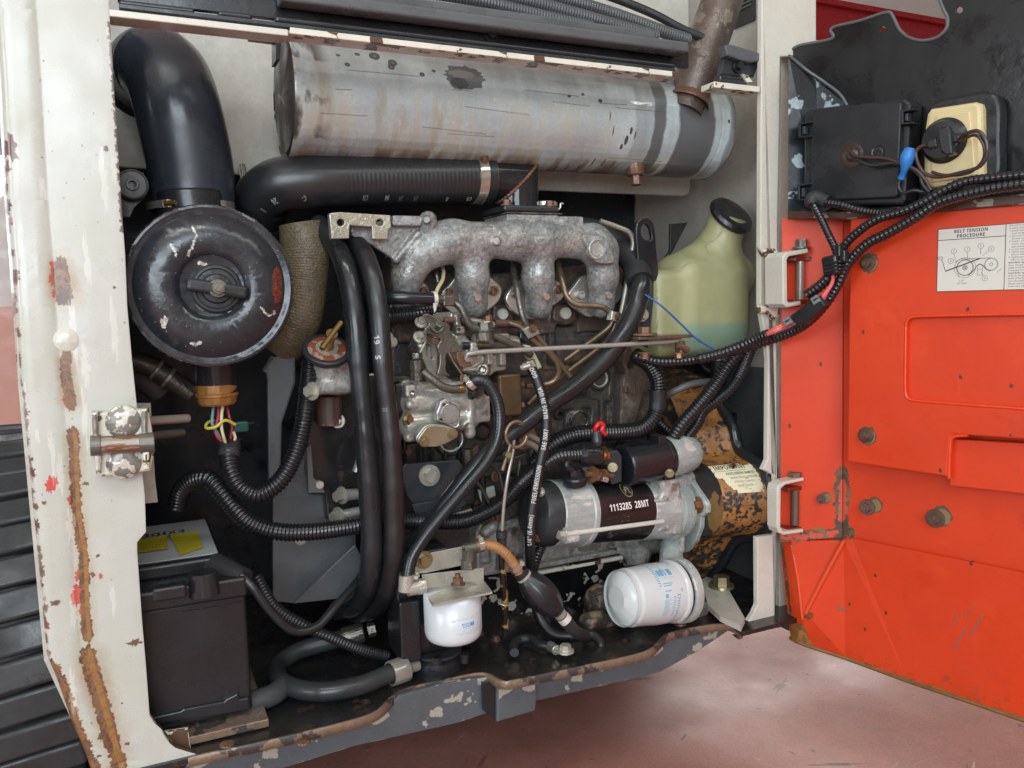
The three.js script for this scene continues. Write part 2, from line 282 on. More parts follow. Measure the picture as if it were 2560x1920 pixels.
function sdf(fn, min, max, cell, color) {
  const nx = Math.ceil((max.x - min.x) / cell) + 1, ny = Math.ceil((max.y - min.y) / cell) + 1, nz = Math.ceil((max.z - min.z) / cell) + 1, D = new Float32Array(nx * ny * nz);
  const id = (i, j, k) => (k * ny + j) * nx + i;
  for (let k = 0; k < nz; k++) for (let j = 0; j < ny; j++) for (let i = 0; i < nx; i++) D[id(i, j, k)] = fn(min.x + i * cell, min.y + j * cell, min.z + k * cell);
  const vi = new Int32Array(nx * ny * nz).fill(-1), pos = [], nor = [], uv = [], col = [], idx = [];
  const E = [[0, 1], [2, 3], [4, 5], [6, 7], [0, 2], [1, 3], [4, 6], [5, 7], [0, 4], [1, 5], [2, 6], [3, 7]];
  const c8 = new Float32Array(8), e = cell * 0.25;
  for (let k = 0; k < nz - 1; k++) for (let j = 0; j < ny - 1; j++) for (let i = 0; i < nx - 1; i++) {
    let m = 0; for (let c = 0; c < 8; c++) { c8[c] = D[id(i + (c & 1), j + (c >> 1 & 1), k + (c >> 2))]; if (c8[c] < 0) m |= 1 << c; }
    if (m === 0 || m === 255) continue;
    let x = 0, y = 0, z = 0, n = 0;
    for (const [a, b] of E) if ((c8[a] < 0) !== (c8[b] < 0)) { const t = c8[a] / (c8[a] - c8[b]); x += mix(a & 1, b & 1, t); y += mix(a >> 1 & 1, b >> 1 & 1, t); z += mix(a >> 2, b >> 2, t); n++; }
    x = min.x + (i + x / n) * cell; y = min.y + (j + y / n) * cell; z = min.z + (k + z / n) * cell;
    vi[id(i, j, k)] = pos.length / 3; pos.push(x, y, z);
    let gx = fn(x + e, y, z) - fn(x - e, y, z), gy = fn(x, y + e, z) - fn(x, y - e, z), gz = fn(x, y, z + e) - fn(x, y, z - e); const l = vlen(gx, gy, gz) || 1; gx /= l; gy /= l; gz /= l; nor.push(gx, gy, gz);
    const ax = Math.abs(gx), ay = Math.abs(gy), az = Math.abs(gz); if (ax > ay && ax > az) uv.push(z, y); else if (ay > az) uv.push(x, z); else uv.push(x, y);
    const c = color ? color(x, y, z, gx, gy, gz) : [1, 1, 1]; col.push(...c);
  }
  for (let k = 1; k < nz - 1; k++) for (let j = 1; j < ny - 1; j++) for (let i = 1; i < nx - 1; i++) {
    const d = D[id(i, j, k)] < 0;
    const q = (a, b, c, f, flip) => flip ? idx.push(a, b, c, a, c, f) : idx.push(a, c, b, a, f, c);
    if (d !== D[id(i + 1, j, k)] < 0) q(vi[id(i, j - 1, k - 1)], vi[id(i, j, k - 1)], vi[id(i, j, k)], vi[id(i, j - 1, k)], d);
    if (d !== D[id(i, j + 1, k)] < 0) q(vi[id(i - 1, j, k - 1)], vi[id(i - 1, j, k)], vi[id(i, j, k)], vi[id(i, j, k - 1)], d);
    if (d !== D[id(i, j, k + 1)] < 0) q(vi[id(i - 1, j - 1, k)], vi[id(i, j - 1, k)], vi[id(i, j, k)], vi[id(i - 1, j, k)], d);
  }
  const g = geoFrom(pos, idx, uv, nor); g.setAttribute('color', new THREE.Float32BufferAttribute(col, 3)); return g;
}
// canvas painted in world metres: (x0, y0) lower left corner, w x h metres
function canvasTex(wpx, hpx, draw, data) {
  const c = document.createElement('canvas'); c.width = wpx; c.height = hpx; const x = c.getContext('2d'); draw(x, wpx, hpx);
  const t = new THREE.CanvasTexture(c); if (!data) t.colorSpace = THREE.SRGBColorSpace; return t;
}
function blob(x, cx, cy, rx, ry, color, rough = 0.3, n = 26) {        // uneven patch
  x.fillStyle = color; x.beginPath(); for (let i = 0; i <= n; i++) { const a = i / n * Math.PI * 2, r = 1 + (rnd() - 0.5) * 2 * rough; x.lineTo(cx + Math.cos(a) * rx * r, cy + Math.sin(a) * ry * r); } x.fill();
}
// ================================================================ the setting
const floorTex = canvasTex(2048, 2048, (x, w, h) => {
  const im = x.createImageData(w, h);
  for (let j = 0; j < h; j++) for (let i = 0; i < w; i++) {
    const u = i / w, v = j / h, n = pf(u, v, 8, 11, 5), n2 = pf(u, v, 64, 31, 3), k = (j * w + i) * 4, f = 1 + 0.07 * n + 0.06 * n2 + 0.07 * pn(u, v, 1000, 3), d = clamp(0.5 + 0.7 * n);
    im.data[k] = clamp(mix(156, 168, d) * f, 0, 255); im.data[k + 1] = clamp(mix(104, 117, d) * f, 0, 255); im.data[k + 2] = clamp(mix(92, 105, d) * f, 0, 255); im.data[k + 3] = 255;
  }
  x.putImageData(im, 0, 0);
  for (let q = 0; q < 300; q++) { const cx = rnd() * w, cy = rnd() * h, a = rnd() * 2.4 - 1.2, L = 2 + Math.pow(rnd(), 3) * 34; x.save(); x.translate(cx, cy); x.rotate(a); x.globalAlpha = 0.3 + 0.6 * rnd(); blob(x, 0, 0, L, 1.5 + rnd() * 5, rnd() > 0.25 ? '#4a3833' : '#c9aaa0', 0.7, 18); x.restore(); }
  for (let q = 0; q < 240; q++) { x.globalAlpha = 0.1 + 0.2 * rnd(); x.strokeStyle = rnd() > 0.4 ? '#d7b5ab' : '#4a3430'; x.lineWidth = 0.8 + rnd() * 1.4; x.beginPath(); const cx = rnd() * w, cy = rnd() * h; x.moveTo(cx, cy); x.quadraticCurveTo(cx + rnd() * 90 - 45, cy + rnd() * 40 - 20, cx + rnd() * 150 - 75, cy + rnd() * 60 - 30); x.stroke(); }
  x.globalAlpha = 1;
});
floorTex.wrapS = floorTex.wrapT = THREE.RepeatWrapping; floorTex.repeat.set(1 / 2.2, 1 / 2.2);
const floorRough = dataTex(256, (u, v) => 0.7 + 0.35 * pf(u, v, 7, 61, 5)); floorRough.repeat.set(1 / 1.3, 1 / 1.3);
const floorMat = new THREE.MeshPhysicalMaterial({ map: floorTex, roughness: 0.85, roughnessMap: floorRough, clearcoat: 0.1, clearcoatRoughness: 0.4, bumpMap: bumpSoft, bumpScale: 0.0004 });
const wallMat = mat({ color: 0xd9d2cb, dirt: 0xcbbfb6, rough: 0.8, tile: 3, vary: 0.03 });
const salmon = mat({ color: 0xd9a291, dirt: 0xc98f7f, rough: 0.7, tile: 3, vary: 0.03 });
const slab = (x0, x1, y0, y1, z0, z1) => { const g = new THREE.BoxGeometry(x1 - x0, y1 - y0, z1 - z0); g.translate((x0 + x1) / 2, (y0 + y1) / 2, (z0 + z1) / 2); return boxUV(g); };
struct('floor', slab(-6, 8, -0.1, 0, -3.2, 5), floorMat, 'red brown painted workshop floor with scuffs');
struct('ceiling', slab(-6, 8, 3.7, 3.8, -3.2, 5), wallMat, 'pale workshop ceiling');
struct('wall', slab(-6, 8, 0, 3.7, -3.2, -3), wallMat, 'white far wall of the workshop');
struct('wall', slab(-6, 8, 0, 3.7, 4.8, 5), wallMat, 'white wall behind the photographer');
struct('wall', slab(-6.2, -6, 0, 3.7, -3.2, 5), wallMat, 'white wall at the end of the workshop by the tyre');
struct('wall', slab(8, 8.2, 0, 3.7, -3.2, 5), wallMat, 'white wall at the end of the workshop by the orange door');
struct('wall_panel', slab(-6, -0.6, 0.001, 0.9, -2.995, -2.96), salmon, 'salmon painted lower wall behind the tyre');
{ const t = thing('steel_beam', 'dark red steel beam along the far wall above the black cover', 'beam');
  const a = P(2047, 0, -2.7), b = P(2041, 150, -2.7);
  part(t, 'web', slab(1.2, 7.8, b.y - 0.25, a.y, -2.76, -2.7), M.red); part(t, 'top_flange', slab(1.2, 7.8, a.y - 0.03, a.y + 0.002, -2.95, -2.66), M.red); part(t, 'lower_flange', slab(1.2, 7.8, b.y - 0.28, b.y - 0.25, -2.95, -2.66), M.red); }

// ================================================================ the machine's white frame round the engine bay
const frame = thing('loader_frame', 'chipped white steel frame with two posts and oily base pan around the engine bay', 'frame');
// painted wear of the left post, laid out in metres on the post itself
const postB = { x0: -0.72, y0: 0.2, w: 0.3, h: 1.1 };
const pc = (px, py) => { const v = P(px, py, 0); return [(v.x - postB.x0) / postB.w * 560, 2048 - (v.y - postB.y0) / postB.h * 2048]; };
const postTex = canvasTex(560, 2048, (x, w, h) => {
  const im = x.createImageData(w, h);
  for (let j = 0; j < h; j++) for (let i = 0; i < w; i++) { const n = pf(i / w, j / h * 4, 4, 5, 5), k = (j * w + i) * 4, f = 1 + 0.035 * n + 0.012 * (rnd() - 0.5); im.data[k] = 190 * f; im.data[k + 1] = 190 * f; im.data[k + 2] = (180 + 6 * n) * f; im.data[k + 3] = 255; }
  x.putImageData(im, 0, 0);
  const K = 0.0006 / postB.w * 560;                         // one picture unit in canvas pixels
  const chip = (px, py, rx, ry, c, r = 0.35) => { const [a, b] = pc(px, py); blob(x, a, b, rx * K, ry * K, c, r); };
  const browns = ['#6f4f3c', '#7d5b42', '#634636', '#86623f'];
  const streak = (pts, wd, ochre) => { for (let i = 0; i < pts.length - 1; i++) for (let s = 0; s < 10; s++) { const t = s / 10; x.globalAlpha = 0.03; chip(mix(pts[i][0], pts[i + 1][0], t) + (rnd() - 0.4) * 8, mix(pts[i][1], pts[i + 1][1], t) + rnd() * 14, wd * (1.1 + rnd() * 0.9), wd * (1.2 + rnd() * 1.4), '#a07a55', 0.25); x.globalAlpha = 1; } for (let i = 0; i < pts.length - 1; i++) { const n = 14; for (let s = 0; s < n; s++) { const t = s / n, px = mix(pts[i][0], pts[i + 1][0], t), py = mix(pts[i][1], pts[i + 1][1], t), q = wd * (0.75 + 0.5 * rnd()); chip(px - 3, py, q * 0.6, q * 0.9, browns[Math.floor(rnd() * 4)], 0.3); } }
    if (ochre) for (let i = 0; i < pts.length - 1; i++) for (let s = 0; s < 24; s++) { const t = s / 24; chip(mix(pts[i][0], pts[i + 1][0], t) + wd * 0.12, mix(pts[i][1], pts[i + 1][1], t), wd * 0.26, wd * 0.5, rnd() > 0.4 ? '#9a6f3c' : '#8a5f35', 0.2); } };
  for (const [a, b, s] of [[137, 668, 9], [135, 700, 9], [140, 735, 8], [180, 1170, 6], [178, 1250, 7], [198, 1440, 8], [196, 1480, 10], [190, 1500, 9], [203, 1530, 6], [125, 1215, 9], [132, 1207, 8], [110, 1560, 8], [165, 1000, 7], [252, 1440, 4]]) chip(a, b, s, s * 1.6, '#c4524a', 0.4);
  streak([[155, 662], [157, 690], [160, 720], [163, 742]], 19);
  streak([[172, 890], [166, 905], [168, 940], [172, 965], [178, 990], [180, 1012]], 13, false);
  streak([[184, 1085], [188, 1110], [190, 1180], [194, 1280], [200, 1320], [212, 1390], [214, 1450], [217, 1540], [222, 1596]], 14, true);
  streak([[222, 1638], [232, 1680], [246, 1720], [262, 1780], [282, 1850], [306, 1930]], 20, true);
  for (let q = 0; q < 90; q++) { const py = 340 + rnd() * 1300, px = np(py) + 4 + rnd() * 16; chip(px, py, 3 + rnd() * 5, 4 + rnd() * 9, ['#5d4a42', '#6d5a50', '#a58a80', '#7c675c'][Math.floor(rnd() * 4)], 0.5); }
  for (let q = 0; q < 130; q++) { const t = rnd(), py = 1660 + t * 270, px = np(py) + 6 + rnd() * 20; chip(px, py, 4 + rnd() * 7, 4 + rnd() * 10, browns[Math.floor(rnd() * 4)], 0.5); }
  for (let q = 0; q < 60; q++) { const py = 40 + rnd() * 560, px = 271 + (py - 23) * 0.066; chip(px, py, 2 + rnd() * 3, 3 + rnd() * 6, '#6a5f55', 0.5); }
  for (const [a, b, rx, ry] of [[25, 370, 14, 22], [335, 1607, 12, 7], [232, 1437, 4, 5], [137, 1508, 8, 5], [253, 1840, 7, 9], [318, 1860, 5, 4], [265, 372, 4, 6], [213, 1210, 6, 4], [286, 718, 3, 3], [305, 1758, 2, 2], [245, 1390, 4, 3], [110, 1258, 5, 4], [88, 1270, 6, 6], [268, 1862, 4, 4], [248, 1890, 5, 3]]) chip(a, b, rx, ry, '#6b5144', 0.5);
  for (let q = 0; q < 40; q++) chip(100 + rnd() * 240, 100 + rnd() * 1750, 1 + rnd(), 1 + rnd() * 1.5, '#8a8074', 0.4);
  for (let q = 0; q < 22; q++) { x.globalAlpha = 0.3; chip(40 + rnd() * 260, 60 + rnd() * 1700, 3 + rnd() * 5, 12 + rnd() * 50, rnd() > 0.5 ? '#f0efe6' : '#c8c4b4', 0.5); x.globalAlpha = 1; }
  function np(py) { return leftEdge(py); }
});
function leftEdge(py) { const L = [[-60, -30], [200, -12], [480, 2], [640, 15], [970, 38], [1170, 60], [1280, 69], [1400, 83], [1643, 104], [1670, 116], [1704, 131], [1812, 170], [1882, 200], [1920, 216], [2010, 255]]; for (let i = 0; i < L.length - 1; i++) if (py <= L[i + 1][0]) return mix(L[i][1], L[i + 1][1], clamp((py - L[i][0]) / (L[i + 1][0] - L[i][0]))); return 255; }
postTex.repeat.set(1 / postB.w, 1 / postB.h); postTex.offset.set(-postB.x0 / postB.w, -postB.y0 / postB.h);
const postMat = new THREE.MeshPhysicalMaterial({ map: postTex, roughness: 0.5, roughnessMap: roughDirt, bumpMap: bumpSoft, bumpScale: 0.00025, clearcoat: 0.3, clearcoatRoughness: 0.3 });
{ // left post: a formed sheet with a rolled outer edge, a shallow crease and a cut-out foot
  const Rr = [[-60, 271], [23, 273], [300, 290], [500, 303], [640, 313], [765, 318], [900, 330], [1024, 343], [1130, 350], [1240, 362], [1330, 365], [1345, 352], [1356, 343], [1380, 343], [1465, 349], [1550, 355], [1666, 365], [1789, 374], [1808, 386], [1824, 404], [1843, 412], [1858, 424], [1870, 438], [1880, 470], [1886, 492], [1901, 494], [1904, 478], [1912, 420], [1922, 363], [1990, 363]];
  const rows = Rr.map(r => r[0]); for (let y = -40; y < 1780; y += 30) rows.push(y); rows.sort((a, b) => a - b);
  const cols = [0, 0.01, 0.03, 0.06, 0.1, 0.16, 0.24, 0.33, 0.36, 0.39, 0.48, 0.6, 0.75, 0.9, 0.985, 1], pos = [], uv = [], idx = [];
  const rx = y => { for (let i = 0; i < Rr.length - 1; i++) if (y <= Rr[i + 1][0]) return mix(Rr[i][1], Rr[i + 1][1], clamp((y - Rr[i][0]) / (Rr[i + 1][0] - Rr[i][0]))); return 363; };
  const zf = t => t < 0.1 ? -0.028 * Math.pow(1 - t / 0.1, 2.2) : t < 0.36 ? 0 : t < 0.6 ? -0.0022 * (1 - (t - 0.36) / 0.24) : t > 0.985 ? -0.0006 : 0;
  rows.forEach((y, i) => cols.forEach((t, j) => { const foot = y > 1800 ? 365 : rx(y), l = P(leftEdge(y), y, 0), r = P(rx(y), y, 0), x = mix(l.x, r.x, t); pos.push(x, mix(l.y, r.y, t), zf(t)); uv.push(x, mix(l.y, r.y, t)); }));
  const w = cols.length; for (let i = 0; i < rows.length - 1; i++) for (let j = 0; j < w - 1; j++) { const a = i * w + j; idx.push(a, a + w, a + 1, a + 1, a + w, a + w + 1); }
  const front = geoFrom(pos, idx, uv), rim = [], ri = [];
  rows.forEach((y, i) => { const a = (i * w + w - 1) * 3; rim.push(pos[a], pos[a + 1], pos[a + 2], pos[a], pos[a + 1], -0.009); if (i) { const k = i * 2; ri.push(k - 2, k, k - 1, k - 1, k, k + 1); } });
  rows.forEach((y, i) => { const a = i * w * 3, o = rows.length * 2 + i * 2; rim.push(pos[a], pos[a + 1], pos[a + 2], pos[a] + 0.004, pos[a + 1], -0.12); if (i) ri.push(o - 2, o - 1, o, o, o - 1, o + 1); });
  const side = geoFrom(rim, ri, rim.flatMap((v, i) => i % 3 === 0 ? [v, rim[i + 1]] : []));
  const back = plate([[20, -60], [268, -60], [312, 765], [352, 1240], [335, 1400], [362, 1789], [225, 1900], [110, 1650], [45, 960]], -0.0105, 0.004, 0);
  const m = postMat.clone(); m.side = THREE.DoubleSide;
  part(frame, 'post', front, m, 'wide white post with long rust streaks'); part(frame.children[0], 'sheet_edge', side, M.whiteChip); part(frame.children[0], 'inner_sheet', back, M.whiteIn);
  const bc = P(165, 850, 0), b = part(frame.children[0], 'plug', lathe(bc.clone().setZ(-0.002), ZN, [[0, 0.0142], [0.002, 0.0138], [0.0038, 0.010], [0.0048, 0.005], [0.005, 0]], 28), M.white);
}
{ // right post: upper plate, narrow face with a cut-out, recessed return
  const p = part(frame, 'post', plate([[1905, -60], [2041, -60], [2041, 136], [1951, 142], [1949, 300], [1944, 560], [1942, 800], [1942, 1340], [1937, 1572], [1861, 1571], [1884, 1535], [1894, 1513], [1893, 1343], [1938, 1336], [1940, 1192], [1908, 1174], [1919, 1150], [1921, 900], [1915, 850], [1901, 765], [1901, 640], [1903, 300]].reverse(), 0, 0.012, 0.002), M.white, 'narrow white post with door hinges');
  part(p, 'return_flange', plate([[1955, 100], [2060, 100], [2030, 600], [1985, 1500], [1948, 1572], [1945, 800]].reverse(), -0.03, 0.01, 0.001), M.whiteIn);
}
{ // edge of the roof plate above the bay
  const seg = (a, b, h0, h1, z, m, n, d = 0.035) => { const p0 = P(a[0], a[1], z), p1 = P(b[0], b[1], z); return part(frame, n, boxUV(new RoundedBoxGeometry(p1.x - p0.x, h1, d, 2, 0.0015).translate((p0.x + p1.x) / 2, p0.y - h1 / 2, z - d / 2)), m); };
  const chipM = M.whiteChip;
  seg([273, 22], [720, 66], 0, 0.0085, 0.002, M.white, 'roof_edge'); seg([724, 67], [1697, 190], 0, 0.0085, 0.002, chipM, 'roof_edge'); seg([1785, 203], [1900, 217], 0, 0.01, 0.002, chipM, 'roof_edge');
}
// inside faces of the bay
part(frame, 'back_panel', plate([[180, -60], [1722, -60], [1727, 470], [1722, 484], [1708, 490], [1000, 462], [250, 416]].reverse(), -0.34, 0.01, 0.003), M.whiteIn, 'off white inner panel behind the silencer');
part(frame, 'side_wall', slab(0.63, 0.642, 0.72, 1.55, -0.62, -0.035), M.whiteIn, 'off white inner side wall behind the coolant bottle');
part(frame, 'side_wall', slab(0.625, 0.64, 0.2, 0.72, -0.62, -0.035), M.greyMid, 'grey inner side wall beside the flywheel cover');
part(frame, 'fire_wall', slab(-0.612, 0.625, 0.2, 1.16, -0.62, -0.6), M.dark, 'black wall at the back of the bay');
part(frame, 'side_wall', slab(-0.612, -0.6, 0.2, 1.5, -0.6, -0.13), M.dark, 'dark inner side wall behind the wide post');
part(frame, 'gusset', plate([[300, 1008], [377, 1008], [382, 1100], [388, 1200], [395, 1256], [340, 1262]].reverse(), -0.1, 0.006, 0.001), M.whiteIn, 'pale strip behind the latch');
part(frame, 'body_shadow_block', slab(-0.6, 0.72, 0.06, 1.5, -2.2, -0.64), M.dark);  // unseen block in place of the body, added to shade the floor
// base pan with its rusty edge and the grey flange under it
const PANY = 0.275;
const panEdge = smooth([[470, 1897], [500, 1890], [640, 1860], [848, 1812], [925, 1789], [955, 1772], [979, 1747], [999, 1731], [1050, 1714], [1103, 1704], [1195, 1685], [1217, 1687], [1242, 1700], [1262, 1706], [1290, 1702], [1400, 1679], [1600, 1636], [1632, 1623], [1652, 1603], [1668, 1588], [1704, 1577], [1812, 1561], [1834, 1565], [1856, 1580]], 150, false);
{ const e = panEdge.map(p => PY(p[0], p[1], PANY)), a = e[0], b = e[e.length - 1];
  const s = new THREE.Shape([...e.map(v => new V2(v.x, -v.z)), new V2(0.62, -b.z), new V2(0.62, 0.6), new V2(-0.56, 0.6), new V2(-0.56, -a.z)]);
  const hole = (px, py, r) => { const c = PY(px, py, PANY); s.holes.push(new THREE.Path(Array.from({ length: 18 }, (_, i) => new V2(c.x + r * Math.cos(i / 18 * 6.283), -c.z + r * Math.sin(i / 18 * 6.283))))); };
  hole(912, 1755, 0.009); hole(1330, 1650, 0.008); hole(1563, 1602, 0.009);
  const g = new THREE.ExtrudeGeometry(s, { depth: 0.008, bevelEnabled: false }); g.rotateX(-Math.PI / 2); g.translate(0, PANY - 0.008, 0);
  const pan = part(frame, 'base_pan', boxUV(g), M.oily, 'oily black floor of the bay with a rusty front edge');
  const pos = [], idx = [], uv = []; let L = 0;
  e.forEach((v, i) => { if (i) L += v.distanceTo(e[i - 1]); const pr = [[0.0006, -0.005], [0.001, 0.001], [-0.0118, 0.001], [-0.013, -0.008]]; const t = e[Math.min(i + 1, e.length - 1)].clone().sub(e[Math.max(i - 1, 0)]).normalize(), n = new V3(-t.z, 0, t.x); if (n.z < 0) n.negate();
    pr.forEach(([dy, dn], j) => { pos.push(v.x + n.x * dn, v.y + dy, v.z + n.z * dn); uv.push(L, j * 0.008); }); if (i) for (let j = 0; j < 3; j++) { const k = i * 4 + j; idx.push(k - 4, k - 3, k, k, k - 3, k + 1); } });
  const rm = M.rustEdge.clone(); rm.side = THREE.DoubleSide; part(pan, 'rusty_edge', geoFrom(pos, idx, uv), rm);
  for (const [px, py] of [[568, 1862], [760, 1855]]) part(pan, 'rivet', lathe(PY(px, py, PANY), YN, [[0, 0.010], [0.002, 0.0095], [0.0035, 0.006], [0.004, 0]], 18), M.rustSteel);
  const f = part(frame, 'flange', plate([[470, 1904], [640, 1866], [848, 1820], [925, 1797], [979, 1755], [999, 1740], [1103, 1710], [1215, 1692], [1250, 1706], [1400, 1685], [1620, 1637], [1668, 1596], [1815, 1566], [1817, 1580], [1743, 1629], [1647, 1682], [1473, 1722], [1342, 1752], [1215, 1784], [1138, 1809], [891, 1864], [717, 1918], [560, 1960], [430, 2000]].reverse(), -0.028, 0.008, 0.001), M.greyPaint, 'grey chipped flange under the base pan');
  part(f, 'tow_bracket', plate([[1243, 1720], [1341, 1704], [1343, 1745], [1338, 1778], [1243, 1806]].reverse(), -0.012, 0.02, 0.003), M.greyPaint); part(f, 'tow_bracket', plate([[1206, 1706], [1243, 1716], [1243, 1806], [1208, 1775]].reverse(), -0.018, 0.006, 0.001), M.black);
}
{ // the foot gap by the left post, with flaking paint
  part(frame, 'foot_plate', plate([[412, 1830], [470, 1822], [478, 1880], [440, 1872]].reverse(), -0.02, 0.006, 0.001), M.whiteChip);
}
{ // striker block on the left post
  const b = part(frame, 'latch_block', plate([[232, 1034], [372, 1022], [384, 1098], [388, 1126], [376, 1178], [250, 1192], [228, 1126], [226, 1098]].reverse(), 0.02, 0.02, 0.003), M.whiteChip, 'worn white latch block with two round studs');
  for (const [px, py] of [[308, 1054], [310, 1156]]) part(b, 'stud', boxUV(lathe(P(px, py, 0.018), ZN, [[0, 0.0205], [0.003, 0.02], [0.006, 0.016], [0.0085, 0.009], [0.009, 0]], 30)), M.peel ??= mat({ color: 0x8b8880, dirt: 0x6f6a62, chip: 0xd0cdc2, chipAt: 0.02, rough: 0.5, metal: 0.3, vary: 0.2, tile: 0.09 }));
  part(b, 'pin', cyl(P(226, 1114, 0.026), P(386, 1106, 0.026), 0.0108, 0.0108, 24), mat({ color: 0x7d5a42, dirt: 0x8a5432, chip: 0x9a938a, chipAt: 0.06, rough: 0.55, metal: 0.3, tile: 0.08 })); part(b, 'pin_sleeve', cyl(P(226, 1114, 0.026), P(252, 1113, 0.026), 0.0128), M.rustSteelG2 = mat({ color: 0x77726a, dirt: 0x5c554c, rough: 0.55, metal: 0.4, vary: 0.2 })); part(b, 'pin_sleeve', cyl(P(348, 1109, 0.026), P(386, 1106, 0.026), 0.0128), M.rustSteelG2);
  part(b, 'ear', plate([[229, 1032], [244, 1031], [246, 1090], [231, 1092]].reverse(), 0.03, 0.026, 0.003), M.peel); part(b, 'ear', plate([[352, 1022], [369, 1022], [368, 1084], [354, 1086]].reverse(), 0.03, 0.026, 0.003), M.peel);
  part(b, 'ear', plate([[234, 1132], [252, 1134], [252, 1184], [240, 1186]].reverse(), 0.03, 0.026, 0.003), M.peel); part(b, 'ear', plate([[356, 1130], [374, 1128], [374, 1174], [358, 1176]].reverse(), 0.034, 0.03, 0.003), M.whiteChip);
}
// tyre at the far left behind the wide post
{ const t = thing('tyre', 'black rubber tyre with dusty tread lugs beside the wide white post', 'tyre');
  const c = new V3(-0.86, 0.36, -0.55), dir = XN;       // wheel axle runs across the machine
  M.tyre = mat({ color: 0x2c2e30, dirt: 0x40413f, dirtAmt: 0.7, rough: 0.85, vary: 0.25 });
  part(t, 'carcass', lathe(new V3(-0.93, 0.335, -0.45), XN, [[0, 0.16], [0.0, 0.27], [0.03, 0.32], [0.09, 0.333], [0.24, 0.333], [0.29, 0.315], [0.31, 0.2]], 60), M.rubberDull);
  for (let i = 0; i < 46; i++) { const a = i / 46 * Math.PI * 2; for (const s of [-1, 1]) { const g = new RoundedBoxGeometry(0.158, 0.03, 0.041, 2, 0.006); g.rotateY(s * 0.12); g.translate(s * 0.08, 0.332 - 0.004 * (i % 2), 0); g.rotateX(a + (s > 0 ? 0.06 : 0)); g.translate(-0.775, 0.335, -0.45); part(t, 'tread_lug', boxUV(g), M.tyre); } }
}
